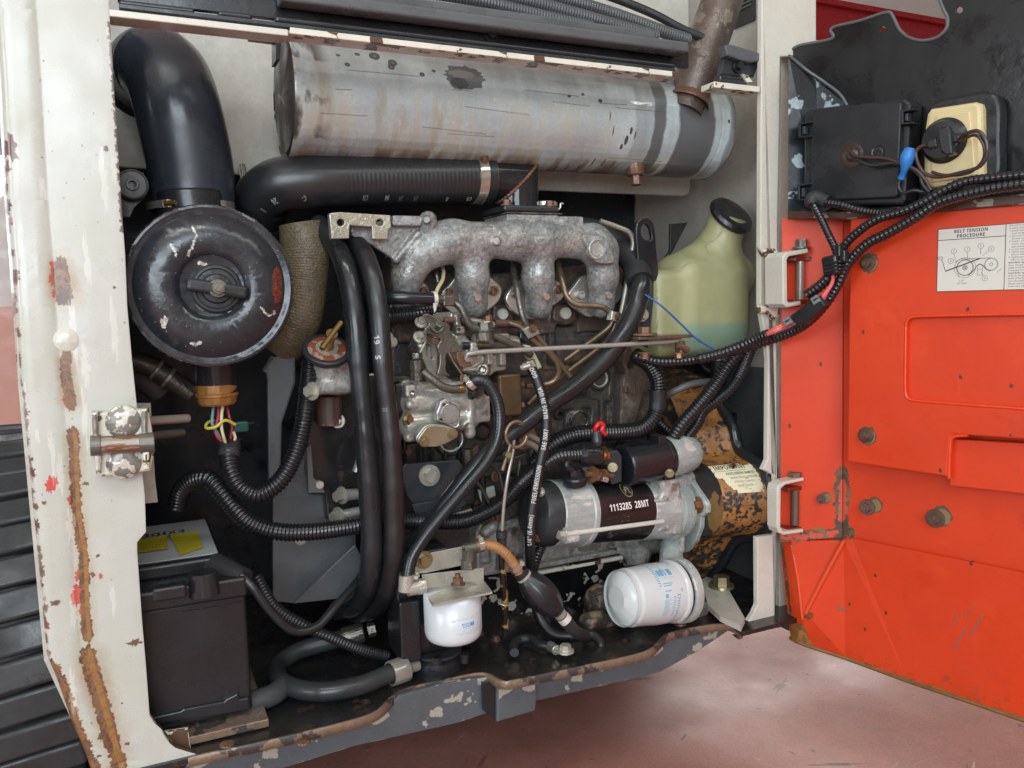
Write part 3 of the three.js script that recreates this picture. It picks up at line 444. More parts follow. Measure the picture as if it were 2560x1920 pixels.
// ================================================================ silencer with its outlet pipe
const cylUV = (g, c, x0, L) => { const p = g.attributes.position, uv = new Float32Array(p.count * 2); for (let i = 0; i < p.count; i++) { uv[2 * i] = (p.getX(i) - x0) / L; let a = Math.atan2(p.getY(i) - c.y, p.getZ(i) - c.z); uv[2 * i + 1] = (a + Math.PI) / (2 * Math.PI); } g.setAttribute('uv', new THREE.BufferAttribute(uv, 2)); return g; };
const MUF = new V3(-0.283, 1.187, -0.2), MUR = 0.0905, MUX = 0.525, MUL = MUX - MUF.x;
const mu = px => (P(px, 320, -0.112).x - MUF.x) / MUL;
const mufTex = (data) => canvasTex(2048, 1024, (x, w, h) => {
  seed = 99;
  const im = x.createImageData(w, h);
  const bands = [[mu(1590), mu(1632), 0.25], [mu(1634), mu(1664), 1], [mu(1698), mu(1788), 1], [mu(1826), mu(1840), 0.6]];
  for (let j = 0; j < h; j++) for (let i = 0; i < w; i++) {
    const u = i / w, ang = (1 - j / h) * 2 * Math.PI - Math.PI, el = ang, k = (j * w + i) * 4;
    const n = pf(u, j / h, 10, 3, 5), st = pf(u, j / h * 0.12, 60, 8, 4), fine = pn(u, j / h, 300, 12);
    let c = [192, 204, 205].map(q => q * (1 + 0.16 * n + 0.08 * st + 0.03 * fine));
    const low = sstep(0.35, -0.3, el) * (1 - sstep(mu(1430), mu(1640), u));                  // old drips on the lower half
    const drip = clamp(0.45 + 1.4 * st + 0.5 * n); c = mix3(c, [176, 165, 132], low * drip * 0.42);
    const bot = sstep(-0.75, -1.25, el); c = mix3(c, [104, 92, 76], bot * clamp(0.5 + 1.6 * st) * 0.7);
    let dk = 0; for (const [a, b, s] of bands) dk = Math.max(dk, s * sstep(a - 0.004, a + 0.004, u + 0.012 * n) * sstep(b + 0.004, b - 0.004, u + 0.012 * n));
    dk = Math.max(dk, sstep(0.5, 0.9, el) * sstep(mu(1500), mu(1580), u) * 0.9);
    c = mix3(c, [92, 94, 95], dk * 0.85);
    const edge = sstep(0.075, 0.02, u); c = mix3(c, n > 0.02 ? [76, 70, 64] : [176, 168, 150], edge * clamp(0.3 + 2.5 * pf(u * 3, j / h, 14, 44, 4)));
    if (data) { const r = 0.42 + 0.3 * low * drip + 0.2 * dk + 0.1 * n + 0.06 * st; c = [0, 0, 0].map(() => r * 255); }
    im.data[k] = c[0]; im.data[k + 1] = c[1]; im.data[k + 2] = c[2]; im.data[k + 3] = 255;
  }
  x.putImageData(im, 0, 0);
  if (data) return;
  const spot = (px, py, rx, ry, c, al = 1) => { const v = P(px, py, -0.125), a = Math.asin(clamp((v.y - MUF.y) / MUR, -1, 1)); x.globalAlpha = al; blob(x, (v.x - MUF.x) / MUL * w, (1 - (a + Math.PI) / (2 * Math.PI)) * h, rx * 1.8, ry * 1.6, c, 0.12, 40); x.globalAlpha = 1; };
  for (const [a, b, r] of [[938, 138, 10], [980, 158, 8], [975, 170, 6], [895, 134, 4], [865, 165, 4], [1050, 190, 4], [845, 138, 3], [1081, 180, 3], [1413, 245, 3], [1448, 240, 3], [1490, 257, 4]]) { spot(a, b, r + 2, r, '#54565a', 0.9); spot(a, b, r * 0.4, r * 0.4, '#8a8c8e', 0.7); }
  spot(1157, 195, 47, 26, '#5d5f62', 0.8); spot(1150, 188, 30, 9, '#9d9f9e', 0.8); spot(1140, 214, 22, 11, '#4e5052', 0.7); spot(1180, 200, 26, 6, '#8e8f8e', 0.6);
  for (const [a, b, rx, ry] of [[1563, 352, 5, 10], [1570, 330, 4, 7], [1556, 366, 4, 6], [1582, 340, 2, 8], [1808, 308, 3, 4], [1514, 295, 1.5, 9], [1526, 330, 1.5, 10]]) spot(a, b, rx, ry, '#46484a', 0.9);
  for (const [a, b] of [[950, 235], [812, 190], [1090, 270], [1000, 290]]) for (let q = 0; q < 16; q++) spot(a + (rnd() - 0.5) * 26, b + q * 9, 7, 16, '#94825a', 0.1);
  for (let q = 0; q < 9; q++) spot(1350 + q * 26, 398 + rnd() * 14, 3, 13, '#574c40', 0.6);
  x.strokeStyle = 'rgba(70,62,50,0.5)'; x.lineWidth = 2; for (let q = 0; q < 12; q++) { const y = h * (0.45 + rnd() * 0.22), a = rnd() * w * 0.8; x.beginPath(); x.moveTo(a, y); x.lineTo(a + 60 + rnd() * 260, y + rnd() * 16 - 4); x.stroke(); }
});
{
  const t = thing('silencer', 'long stained grey steel silencer drum lying under the roof edge', 'silencer');
  const c = MUF.clone();
  const m = new THREE.MeshPhysicalMaterial({ map: mufTex(false), roughnessMap: mufTex(true), roughness: 0.95, metalness: 0.15, bumpMap: bumpSoft, bumpScale: 0.0003 });
  part(t, 'shell', cylUV(lathe(c, XN, [[0.006, MUR - 0.004], [0.001, MUR], [0.0, MUR + 0.002], [0.006, MUR + 0.003], [0.012, MUR + 0.002], [0.016, MUR], [MUL * 0.5, MUR], [MUL - 0.034, MUR], [MUL - 0.03, MUR - 0.0015], [MUL - 0.026, MUR], [MUL - 0.012, MUR + 0.0015], [MUL - 0.004, MUR + 0.003], [MUL, MUR + 0.001], [MUL + 0.003, MUR - 0.004]], 96, 0.7), c, c.x, MUL), m);
  part(t, 'end_cap', lathe(c, XN, [[-0.004, 0], [-0.003, MUR * 0.6], [0.0, MUR * 0.9], [0.006, MUR - 0.004]], 64), M.capDark = mat({ color: 0x4a423d, dirt: 0x332d2a, dirtAmt: 0.8, rough: 0.7, metal: 0.2, vary: 0.3 })); part(t, 'end_cap', lathe(c, XN, [[MUL + 0.003, MUR - 0.004], [MUL + 0.012, MUR * 0.7], [MUL + 0.016, 0]], 64), M.exhaust);
  const a = P(1722, 244, -0.13), b = P(1826, -60, -0.13), d = b.clone().sub(a).normalize();
  part(t, 'outlet_pipe', sweep([a.clone().addScaledVector(d, -0.03), a, a.clone().lerp(b, 0.4), a.clone().lerp(b, 0.7), b], (u, s) => 0.0335 + 0.0045 * sstep(0.1, 0.3, s / 0.26) - (s > 0.095 && s < 0.1 ? 0.0015 : 0), { n: 60, seg: 36, cap: false }), M.exhaust, 'rust brown outlet pipe rising through the roof');
  const sd = new V3(0, 0.62, 0.78); part(t, 'pipe_collar', lathe(a.clone().addScaledVector(d, -0.012), d, [[0, 0.041], [0.004, 0.041], [0.010, 0.036], [0.016, 0.0345]], 40), M.rustSteel);
  const p = P(1588, 424, -0.165); const pl = part(t, 'drain_plug', lathe(p, new V3(0, -1, 0.1), [[-0.02, 0.017], [0.006, 0.0165], [0.010, 0.015], [0.012, 0.012]], 24), M.rustSteel); part(pl, 'plug_head', boltGeo(p.clone().add(new V3(0, -0.010, 0.001)), new V3(0, -1, 0.1), 0.0105, 0.016, 0), M.rustSteel);
  part(t, 'mounting_bracket', plate([[628, 72], [696, 78], [704, 92], [700, 150], [690, 150], [690, 92], [628, 84]].reverse(), -0.13, 0.04, 0.001), M.greyDark);
}
// ================================================================ hood over the bay (rails, seal and the grey ribbed hoses behind it)
{
  const t = thing('hood', 'dark grey steel hood rails with a rubber seal above the silencer', 'hood');
  const bar = (name, [px, y0, y1], pxR, z, depth, m, r = 0.002, parent = t) => { const a = P(px, y0, z), b = P(px, y1, z), e = onPlane(pxR, y0 + (640 - y0) * (pxR - px) / (5680 - px), new V3(0, 0, z), ZN); return part(parent, name, boxUV(new RoundedBoxGeometry(e.x - a.x, a.y - b.y, depth, 3, Math.min(r, (a.y - b.y) / 2.2)).translate((a.x + e.x) / 2, (a.y + b.y) / 2, z - depth / 2)), m); };
  bar('seal', [297, -2, 12], 486, -0.004, 0.02, M.rubberGloss, 0.004); bar('seal', [545, 24, 40], 631, -0.004, 0.02, M.rubberGloss, 0.004); bar('seal', [687, 36, 56], 1690, -0.004, 0.02, M.rubberGloss, 0.005); bar('seal', [1800, 186, 208], 1868, -0.004, 0.02, M.rubberGloss, 0.004);
  bar('seal_channel', [297, 8, 20], 1690, 0.0, 0.012, M.greyDark, 0.001); bar('seal_channel', [1800, 196, 204], 1868, -0.002, 0.012, M.greyDark, 0.001);
  bar('inner_rail', [290, -60, 0], 1722, -0.03, 0.01, M.black, 0.001);
  const gr = bar('side_rail', [700, -34, 0], 1724, 0.006, 0.03, M.greyMid, 0.004); bar('top_rail', [640, -62, -36], 1640, -0.012, 0.02, M.greyMid, 0.003);
  bolt(t, P(1227, 84, -0.028), ZN, 0.009, M.black);
  const e = part(t, 'rail_end', plate([[1812, 112], [1830, 110], [1870, 122], [1902, 132], [1905, 145], [1900, 152], [1880, 156], [1850, 150], [1818, 138]].reverse(), -0.006, 0.02, 0.003), M.greyMid); part(t, 'rail_web', plate([[1812, 136], [1900, 156], [1885, 192], [1800, 186]].reverse(), -0.02, 0.01, 0.002), M.greyDark); bolt(t, P(1843, 166, -0.018), ZN, 0.0075, M.black);
  part(t, 'rail_clip', plate([[1856, 184], [1870, 188], [1884, 206], [1868, 206]].reverse(), 0.0, 0.006, 0.001), M.whiteChip);
  const h = thing('ribbed_hose', 'wide grey ribbed hose at the top, nearest the silencer', 'hose', { group: 'grey ribbed hoses above the hood rail' });
  M.greyRib = mat({ color: 0x55585a, dirt: 0x3f4244, rough: 0.6, vary: 0.1 });
  const hoses = [['grey ribbed hose at the top, lowest of the fan above the rail', [[1040, -24], [1180, -2], [1320, 32], [1480, 68]], 17, -0.05], ['grey ribbed hose at the top, second from the bottom of the fan', [[1170, -30], [1330, 6], [1440, 36], [1560, 70], [1640, 92]], 18, -0.06], ['grey ribbed hose at the top, third from the bottom of the fan', [[1330, -24], [1440, 6], [1560, 44], [1660, 80], [1720, 100]], 17, -0.08], ['thin dark braided hose at the top of the fan, ending at the rusty pipe', [[1500, -18], [1570, 8], [1640, 38], [1700, 70], [1760, 96]], 11, -0.11]];
  scene.remove(h); things.pop(); used['ribbed_hose'] = -1;
  for (const [label, pts, r, z] of hoses) { const q = thing('ribbed_hose', label, 'hose', { group: 'grey ribbed hoses above the hood rail' }), w = PP(pts, z); part(q, 'hose_wall', loom(w, R(r, w[0]), r > 12 ? 0.005 : 0.0035, 14), r > 12 ? M.greyRib : M.rubberDull); }
}
{ // slotted black vent high on the inner side wall
  const t = thing('vent_grille', 'black slotted vent high up behind the rusty pipe', 'vent'), x = 0.6285, q = [[1848, -30], [1889, -40], [1888, 50], [1836, 73]].map(p => PX(p[0], p[1], x));
  const s = new THREE.Shape(q.map(v => new V2(-v.z, v.y))), g = new THREE.ExtrudeGeometry(s, { depth: 0.004, bevelEnabled: false }); g.rotateY(-Math.PI / 2); g.translate(0, 0, 0);
  const pos = q.map(v => v.clone()); const face = new THREE.Shape(q.map(v => new V2(v.z, v.y))); const gg = new THREE.ExtrudeGeometry(face, { depth: 0.005, bevelEnabled: false }); gg.rotateY(-Math.PI / 2); gg.translate(x + 0.002, 0, 0);
  { const p = gg.attributes.position; for (let i = 0; i < p.count; i++) p.setZ(i, p.getZ(i)); }
  part(t, 'plate', boxUV(gg), M.blackPlastic);
  const zc = [0.2, 0.42, 0.64, 0.86].map(f => mix(Math.max(...q.map(v => v.z)), Math.min(...q.map(v => v.z)), f)); const y0 = Math.min(...q.map(v => v.y)) + 0.03;
  for (const z of zc.slice(0, 3)) for (let k = 0; k < 9; k++) part(t, 'slat', slab(x - 0.0055, x - 0.003, y0 + k * 0.0075, y0 + k * 0.0075 + 0.0028, z - 0.009, z + 0.004), M.greyMid);
}
// ================================================================ air cleaner, its elbow and the long intake hose
const AC = P(529, 715, -0.03), ACR = R(203, AC) * 1.0;
{
  const t = thing('air_cleaner', 'large round black air cleaner with a scratched lid and wing nut', 'air cleaner');
  const r = ACR / 0.122, d = ZN;
  part(t, 'canister', lathe(AC.clone().setZ(-0.34), d, [[0, 0], [0, 0.1 * r], [0.01, 0.112 * r], [0.29, 0.113 * r], [0.3, 0.113 * r]], 72), M.black);
  const lid = lathe(AC.clone().setZ(-0.06), d, [[0, 0.113 * r], [0.004, 0.1195 * r], [0.014, 0.122 * r], [0.022, 0.1225 * r], [0.026, 0.1205 * r], [0.027, 0.117 * r], [0.026, 0.114 * r], [0.025, 0.1085 * r], [0.0255, 0.1075 * r], [0.0275, 0.1055 * r], [0.032, 0.0995 * r], [0.0375, 0.09 * r], [0.0405, 0.08 * r], [0.0415, 0.07 * r], [0.041, 0.06 * r], [0.0385, 0.0515 * r], [0.0355, 0.0475 * r], [0.0335, 0.046 * r], [0.033, 0.044 * r], [0.033, 0.03 * r], [0.033, 0]], 96, 0.6);
  const W = 0.26; { const p = lid.attributes.position, uv = lid.attributes.uv; for (let i = 0; i < p.count; i++) uv.setXY(i, (p.getX(i) - AC.x) / W + 0.5, (p.getY(i) - AC.y) / W + 0.5); }
  const lt = canvasTex(1024, 1024, (x, w, h) => {
    seed = 5; x.fillStyle = '#262a2f'; x.fillRect(0, 0, w, h);
    const q = (px, py) => { const v = P(px, py, -0.018); return [((v.x - AC.x) / W + 0.5) * w, (0.5 - (v.y - AC.y) / W) * h]; }, k = 1024 * 0.0006 / W;
    for (let i = 0; i < 400; i++) { x.globalAlpha = 0.02 + 0.03 * rnd(); blob(x, rnd() * w, rnd() * h, 4 + rnd() * 30, 3 + rnd() * 16, rnd() > 0.5 ? '#3a3d40' : '#0c0d0f', 0.5); } x.globalAlpha = 1;
    for (let i = 0; i < 520; i++) { const a = rnd() * 6.283, rr = Math.sqrt(rnd()), [cx, cy] = q(695 + Math.cos(a) * rr * 14, 712 + Math.sin(a) * rr * 46); x.globalAlpha = 0.5; blob(x, cx, cy, 1.5 + rnd() * 3, 1.5 + rnd() * 3.5, rnd() > 0.3 ? '#a3401c' : '#6e2f18', 0.4, 8); } x.globalAlpha = 1;
    const sc = (pts, wd, c) => { for (let i = 0; i < pts.length - 1; i++) for (let s = 0; s < 10; s++) { const t = s / 10, [a, b] = q(mix(pts[i][0], pts[i + 1][0], t) + (rnd() - 0.5) * wd * 0.8, mix(pts[i][1], pts[i + 1][1], t)); blob(x, a, b, wd * k * (0.15 + 0.5 * rnd()), wd * k * (0.2 + rnd() * 0.5), c[Math.floor(rnd() * c.length)], 0.5, 9); } };
    const wh = ['#c9c6bd', '#a9a69d', '#8d8a82', '#dcdad2'];
    sc([[480, 566], [492, 586], [484, 610], [474, 628], [470, 640]], 5, wh); sc([[427, 612], [437, 628], [440, 640]], 5, wh); sc([[404, 800], [410, 812], [414, 795], [408, 820]], 7, wh); sc([[478, 858], [492, 862], [503, 856]], 6, wh); sc([[652, 768], [664, 782], [675, 790], [690, 784], [688, 776]], 5, wh); sc([[500, 655], [515, 662], [530, 668]], 7, wh); sc([[562, 688], [580, 692], [594, 705]], 7, ['#b9b4a6', '#8a7f6d']); sc([[492, 758], [505, 768], [520, 762]], 8, ['#6d665a', '#8a8478']);
    for (let i = 0; i < 80; i++) { const a = rnd() * 6.283, [cx, cy] = q(540 + Math.cos(a) * (36 + rnd() * 32), 722 + Math.sin(a) * (36 + rnd() * 32)); blob(x, cx, cy, 1 + rnd() * 3, 1 + rnd() * 3, '#77736a', 0.5, 7); }
    for (let i = 0; i < 60; i++) { const a = rnd() * 6.283, rr = 80 + rnd() * 110, [cx, cy] = q(536 + Math.cos(a) * rr, 720 + Math.sin(a) * rr); blob(x, cx, cy, 0.6 + rnd() * 2, 1 + rnd() * 3, '#a9a8a4', 0.5, 7); }
    for (let i = 0; i < 420; i++) { const a = rnd() * 6.283, rr = 0.1205 + rnd() * 0.003, f = 0.35 + 0.65 * Math.max(0, Math.sin(a * 3 + 1)) ; if (rnd() > f) continue; const cx = (Math.cos(a) * rr * r / W + 0.5) * w, cy = (0.5 - Math.sin(a) * rr * r / W) * h; blob(x, cx, cy, 1.2 + rnd() * 2.6, 1.2 + rnd() * 2.6, ['#b7b3a6', '#8f8778', '#7c7062'][Math.floor(rnd() * 3)], 0.4, 8); }
  });
  const l = part(t, 'lid', lid, new THREE.MeshPhysicalMaterial({ map: lt, roughness: 0.42, roughnessMap: roughDirt, clearcoat: 0.35, clearcoatRoughness: 0.22, bumpMap: bumpSoft, bumpScale: 0.0002 }), 'scratched black round lid with a chipped rim');
  const hc = P(540, 722, -0.03);
  part(l, 'hub', lathe(hc.clone().setZ(-0.030), ZN, [[0, 0.033], [0.006, 0.0325], [0.009, 0.03], [0.0095, 0.027], [0.007, 0.0255], [0.007, 0.02], [0.014, 0.018], [0.016, 0]], 40), M.rubberDull);
  const wn = new RoundedBoxGeometry(0.076, 0.017, 0.014, 3, 0.005); wn.rotateZ(-0.17); wn.translate(hc.x, hc.y, -0.012); part(l, 'wing_nut', boxUV(wn), M.rubberDull); bolt(l, hc.clone().setZ(-0.008), ZN, 0.0088, M.rustSteelG2, { name: 'nut', washer: 1.3, tip: 0.006 });
  const o = P(543, 905, -0.12), o2 = P(543, 985, -0.12); part(t, 'dust_outlet', lathe(o2, YN, [[0, 0.0275], [0.002, 0.0282], [0.1, 0.0282]], 40), M.black, 'black spout under the air cleaner');
  part(t.children[2], 'rusty_ring', lathe(P(544, 1012, -0.12), YN, [[0, 0.0], [0.0, 0.0235], [0.003, 0.0262], [0.012, 0.028], [0.0135, 0.0298], [0.0165, 0.0298], [0.018, 0.0284], [0.026, 0.0286], [0.03, 0.0284]], 40), mat({ color: 0xa9763c, dirt: 0x7d5328, dirtAmt: 0.8, rough: 0.6, metal: 0.2, vary: 0.2 }), 'rust orange ring at the end of the spout');
  part(t, 'inlet_neck', cyl(P(488, 580, -0.17), P(478, 480, -0.17), 0.05, 0.05, 32), M.black);
  part(t, 'outlet_neck', sweep([new V3(AC.x + 0.03, AC.y + 0.085, -0.27), P(650, 520, -0.25), P(690, 475, -0.23)], 0.036, { n: 14, seg: 24 }), M.black);
}
{
  const t = thing('elbow_hose', 'fat glossy black elbow hose from the back panel down to the air cleaner', 'hose');
  const w = PP([[366, 196, -0.345], [372, 176, -0.3], [396, 172, -0.245], [424, 205, -0.205], [443, 262, -0.19], [461, 340, -0.185], [478, 430, -0.185], [484, 530, -0.185]]);
  part(t, 'hose_wall', sweep(w, (u) => 0.0605 - 0.002 * sstep(0.75, 1, u) + (u > 0.27 && u < 0.3 ? 0.0012 : 0), { n: 70, seg: 40, cap: false }), M.elbow = mat({ color: 0x262c34, dirt: 0x333a42, rough: 0.5, vary: 0.08, coat: 0.18, coatRough: 0.3 }));
  part(t, 'wall_collar', lathe(w[0].clone().setZ(-0.345), ZN, [[0.0, 0.07], [0.004, 0.069], [0.008, 0.063], [0.009, 0.06]], 40), M.rubber);
  clampOn(t, P(478, 519, -0.185), new V3(0.02, -1, 0), 0.0605, 0.0105, P(398, 519, -0.1).sub(P(478, 519, -0.185)), M.bright, M.brass);
}
{
  const t = thing('intake_hose', 'long black ribbed intake hose lying under the silencer', 'hose');
  const w = PP([[642, 530, -0.26], [656, 492, -0.235], [700, 462, -0.21], [770, 456, -0.2], [900, 452, -0.2], [1050, 449, -0.2], [1150, 447, -0.2], [1224, 447, -0.2]]), r = 0.0415;
  const ht = canvasTex(2048, 512, (x, w0, h) => { x.fillStyle = '#26282a'; x.fillRect(0, 0, w0, h); seed = 31; for (let i = 0; i < 800; i++) { x.globalAlpha = 0.05; blob(x, rnd() * w0, rnd() * h, 5 + rnd() * 60, 2 + rnd() * 10, rnd() > 0.5 ? '#4a4c4e' : '#101112', 0.4); } x.globalAlpha = 1; x.fillStyle = '#b9babb';
    const put = (s, u, v, al) => { x.save(); x.globalAlpha = al; x.translate(u * w0, v * h); x.rotate(Math.PI); x.font = 'bold 31px sans-serif'; x.textAlign = 'center'; x.fillText(s, 0, 0); x.restore(); };
    put('CN', 0.885, 0.555, 0.95); put('R', 0.79, 0.55, 0.9); put('24', 0.60, 0.53, 0.45); put('94', 0.545, 0.52, 0.9); put('CN', 0.46, 0.515, 0.65); put('24', 0.66, 0.535, 0.5); put('C-', 0.245, 0.5, 0.8); put('24', 0.155, 0.49, 0.9); put('0', 0.1, 0.5, 0.6); });
  const hm = new THREE.MeshPhysicalMaterial({ map: ht, roughness: 0.36, clearcoat: 0.35, clearcoatRoughness: 0.25 });
  part(t, 'hose_wall', sweep(w, (u, s) => r * (1 + 0.05 * sstep(0.1, 0, u)) + (u > 0.35 ? 0.00014 * Math.sin(s * 2 * Math.PI / 0.0075) * sstep(0.35, 0.45, u) : 0), { n: 420, seg: 44, uv01: true }), hm);
  part(t, 'hose_lip', sweep(w.slice(0, 2), (u) => 0.046, { n: 4, seg: 40, cap: false }), M.rubber);
  clampOn(t, P(1190, 447, -0.2), XN, 0.0425, 0.0165, P(1190, 380, -0.16).sub(P(1190, 447, -0.2)), M.bright, M.rustSteel);
  const el = thing('pipe_elbow', 'black painted square mitred pipe elbow bolted to the manifold top', 'pipe elbow');
  const a = P(1205, 447, -0.2), c = P(1293, 452, -0.2), rr = 0.037, b = c.clone().setY(P(1290, 538, -0.2).y), seg = 40, pos = [], idx = [], uv = [];
  const rings = [[a, 0], [c, 1], [b, 2]];
  for (const [q, k] of rings) for (let j = 0; j <= seg; j++) { const an = j / seg * 6.28318, s = Math.sin(an) * rr, co = Math.cos(an) * rr; if (k === 0) pos.push(q.x, q.y + s, q.z + co); else if (k === 1) pos.push(q.x + s, q.y + s, q.z + co); else pos.push(q.x + s, q.y, q.z + co); uv.push(k * 0.07, j / seg * 0.2); }
  for (let i = 0; i < 2; i++) for (let j = 0; j < seg; j++) { const k = i * (seg + 1) + j; idx.push(k, k + seg + 1, k + 1, k + 1, k + seg + 1, k + seg + 2); }
  const em = M.black.clone(); em.side = THREE.DoubleSide; em.roughness = 0.32;
  part(el, 'mitred_pipe', toCreasedNormals(geoFrom(pos, idx, uv), 0.5), em);
  const weld = []; for (let j = 0; j <= 30; j++) { const an = j / 30 * Math.PI * 2, s = Math.sin(an) * (rr + 0.001), co = Math.cos(an) * (rr + 0.001); weld.push(new V3(c.x + s, c.y + s, c.z + co)); } part(el, 'weld_bead', sweep(weld, (u, s) => 0.0028 + 0.0009 * Math.sin(s * 900), { n: 160, seg: 8 }), M.rustOrange);
  part(el, 'flange', box(b.clone().add(new V3(0.002, 0.006, 0.002)), 0.105, 0.011, 0.1, 0.004), M.greyDark); 
  bolt(el, b.clone().add(new V3(0.043, 0.011, 0.04)), YN, 0.0075, M.rustOrange); bolt(el, b.clone().add(new V3(-0.04, 0.011, 0.04)), YN, 0.0075, M.rustSteel);
}
// ================================================================ coolant bottle
{
  const t = thing('coolant_bottle', 'milky yellow green coolant bottle with a black cap at the side wall', 'bottle');
  const z = -0.13, bl = P(1632, 880, z), br = P(1868, 880, z), tl = P(1650, 690, z), hw = (br.x - bl.x) / 2, c = new V3((br.x + bl.x) / 2, 0, z - 0.05), yb = P(1750, 888, z).y, yt = P(1750, 672, z).y;
  const capc = P(1826, 532, z - 0.02), nk0 = P(1788, 640, z - 0.045), nk1 = P(1818, 555, z - 0.025), nd = nk1.clone().sub(nk0).normalize();
  const f = U(0.022, S.box(new V3(c.x, (yb + yt) / 2, c.z), hw, (yt - yb) / 2, 0.06, 0.02), S.box(new V3(c.x + 0.03, (yb + yt) / 2 + 0.02, c.z + 0.008), hw - 0.035, (yt - yb) / 2, 0.058, 0.028), S.cap(P(1700, 700, z - 0.05), nk0, 0.05, 0.045), S.cap(P(1830, 690, z - 0.05), nk0, 0.045, 0.04)), nkf = S.cyl(nk0, nk1.clone().addScaledVector(nd, 0.012), 0.038, 0.004);
  const all = U(0.016, f, nkf), lev = P(1780, 806, z).y;
  const g = sdf(all, new V3(bl.x - 0.03, yb - 0.02, c.z - 0.09), new V3(br.x + 0.04, nk1.y + 0.04, c.z + 0.1), 0.0045, (x, y) => { const n = fbm(x * 30, y * 30, 1); return mix3([0.50, 0.50, 0.27], [0.40, 0.40, 0.21], clamp(0.5 + n)).map((v, i) => mix(v, [0.27, 0.40, 0.28][i], sstep(lev + 0.006, lev - 0.01, y) * sstep(bl.x + 0.05, bl.x + 0.075, x))); });
  const bm = new THREE.MeshPhysicalMaterial({ color: 0xffffff, vertexColors: true, roughness: 0.42, transmission: 0.22, thickness: 0, clearcoat: 0.2, clearcoatRoughness: 0.25, bumpMap: bumpSoft, bumpScale: 0.0006 });
  part(t, 'bottle_body', g, bm);
  part(t, 'cap', lathe(capc.clone().addScaledVector(nd, -0.014), new V3(0.12, 0.66, 0.74), [[0, 0.03], [0.002, 0.041], [0.006, 0.046], [0.012, 0.047], [0.018, 0.043], [0.021, 0.034], [0.0195, 0.014], [0.019, 0]], 48), M.rubberGloss);
  part(t, 'outlet', cyl(P(1794, 880, z - 0.03), P(1796, 905, z - 0.03), 0.013, 0.013), M.bright); part(t, 'outlet_hose', cyl(P(1796, 900, z - 0.03), P(1797, 965, z - 0.03), 0.0155, 0.0155), M.rubber);
  part(t, 'bracket', plate([[1676, 560], [1720, 556], [1660, 650], [1674, 640]].reverse(), z - 0.08, 0.005, 0.001), M.black);
}
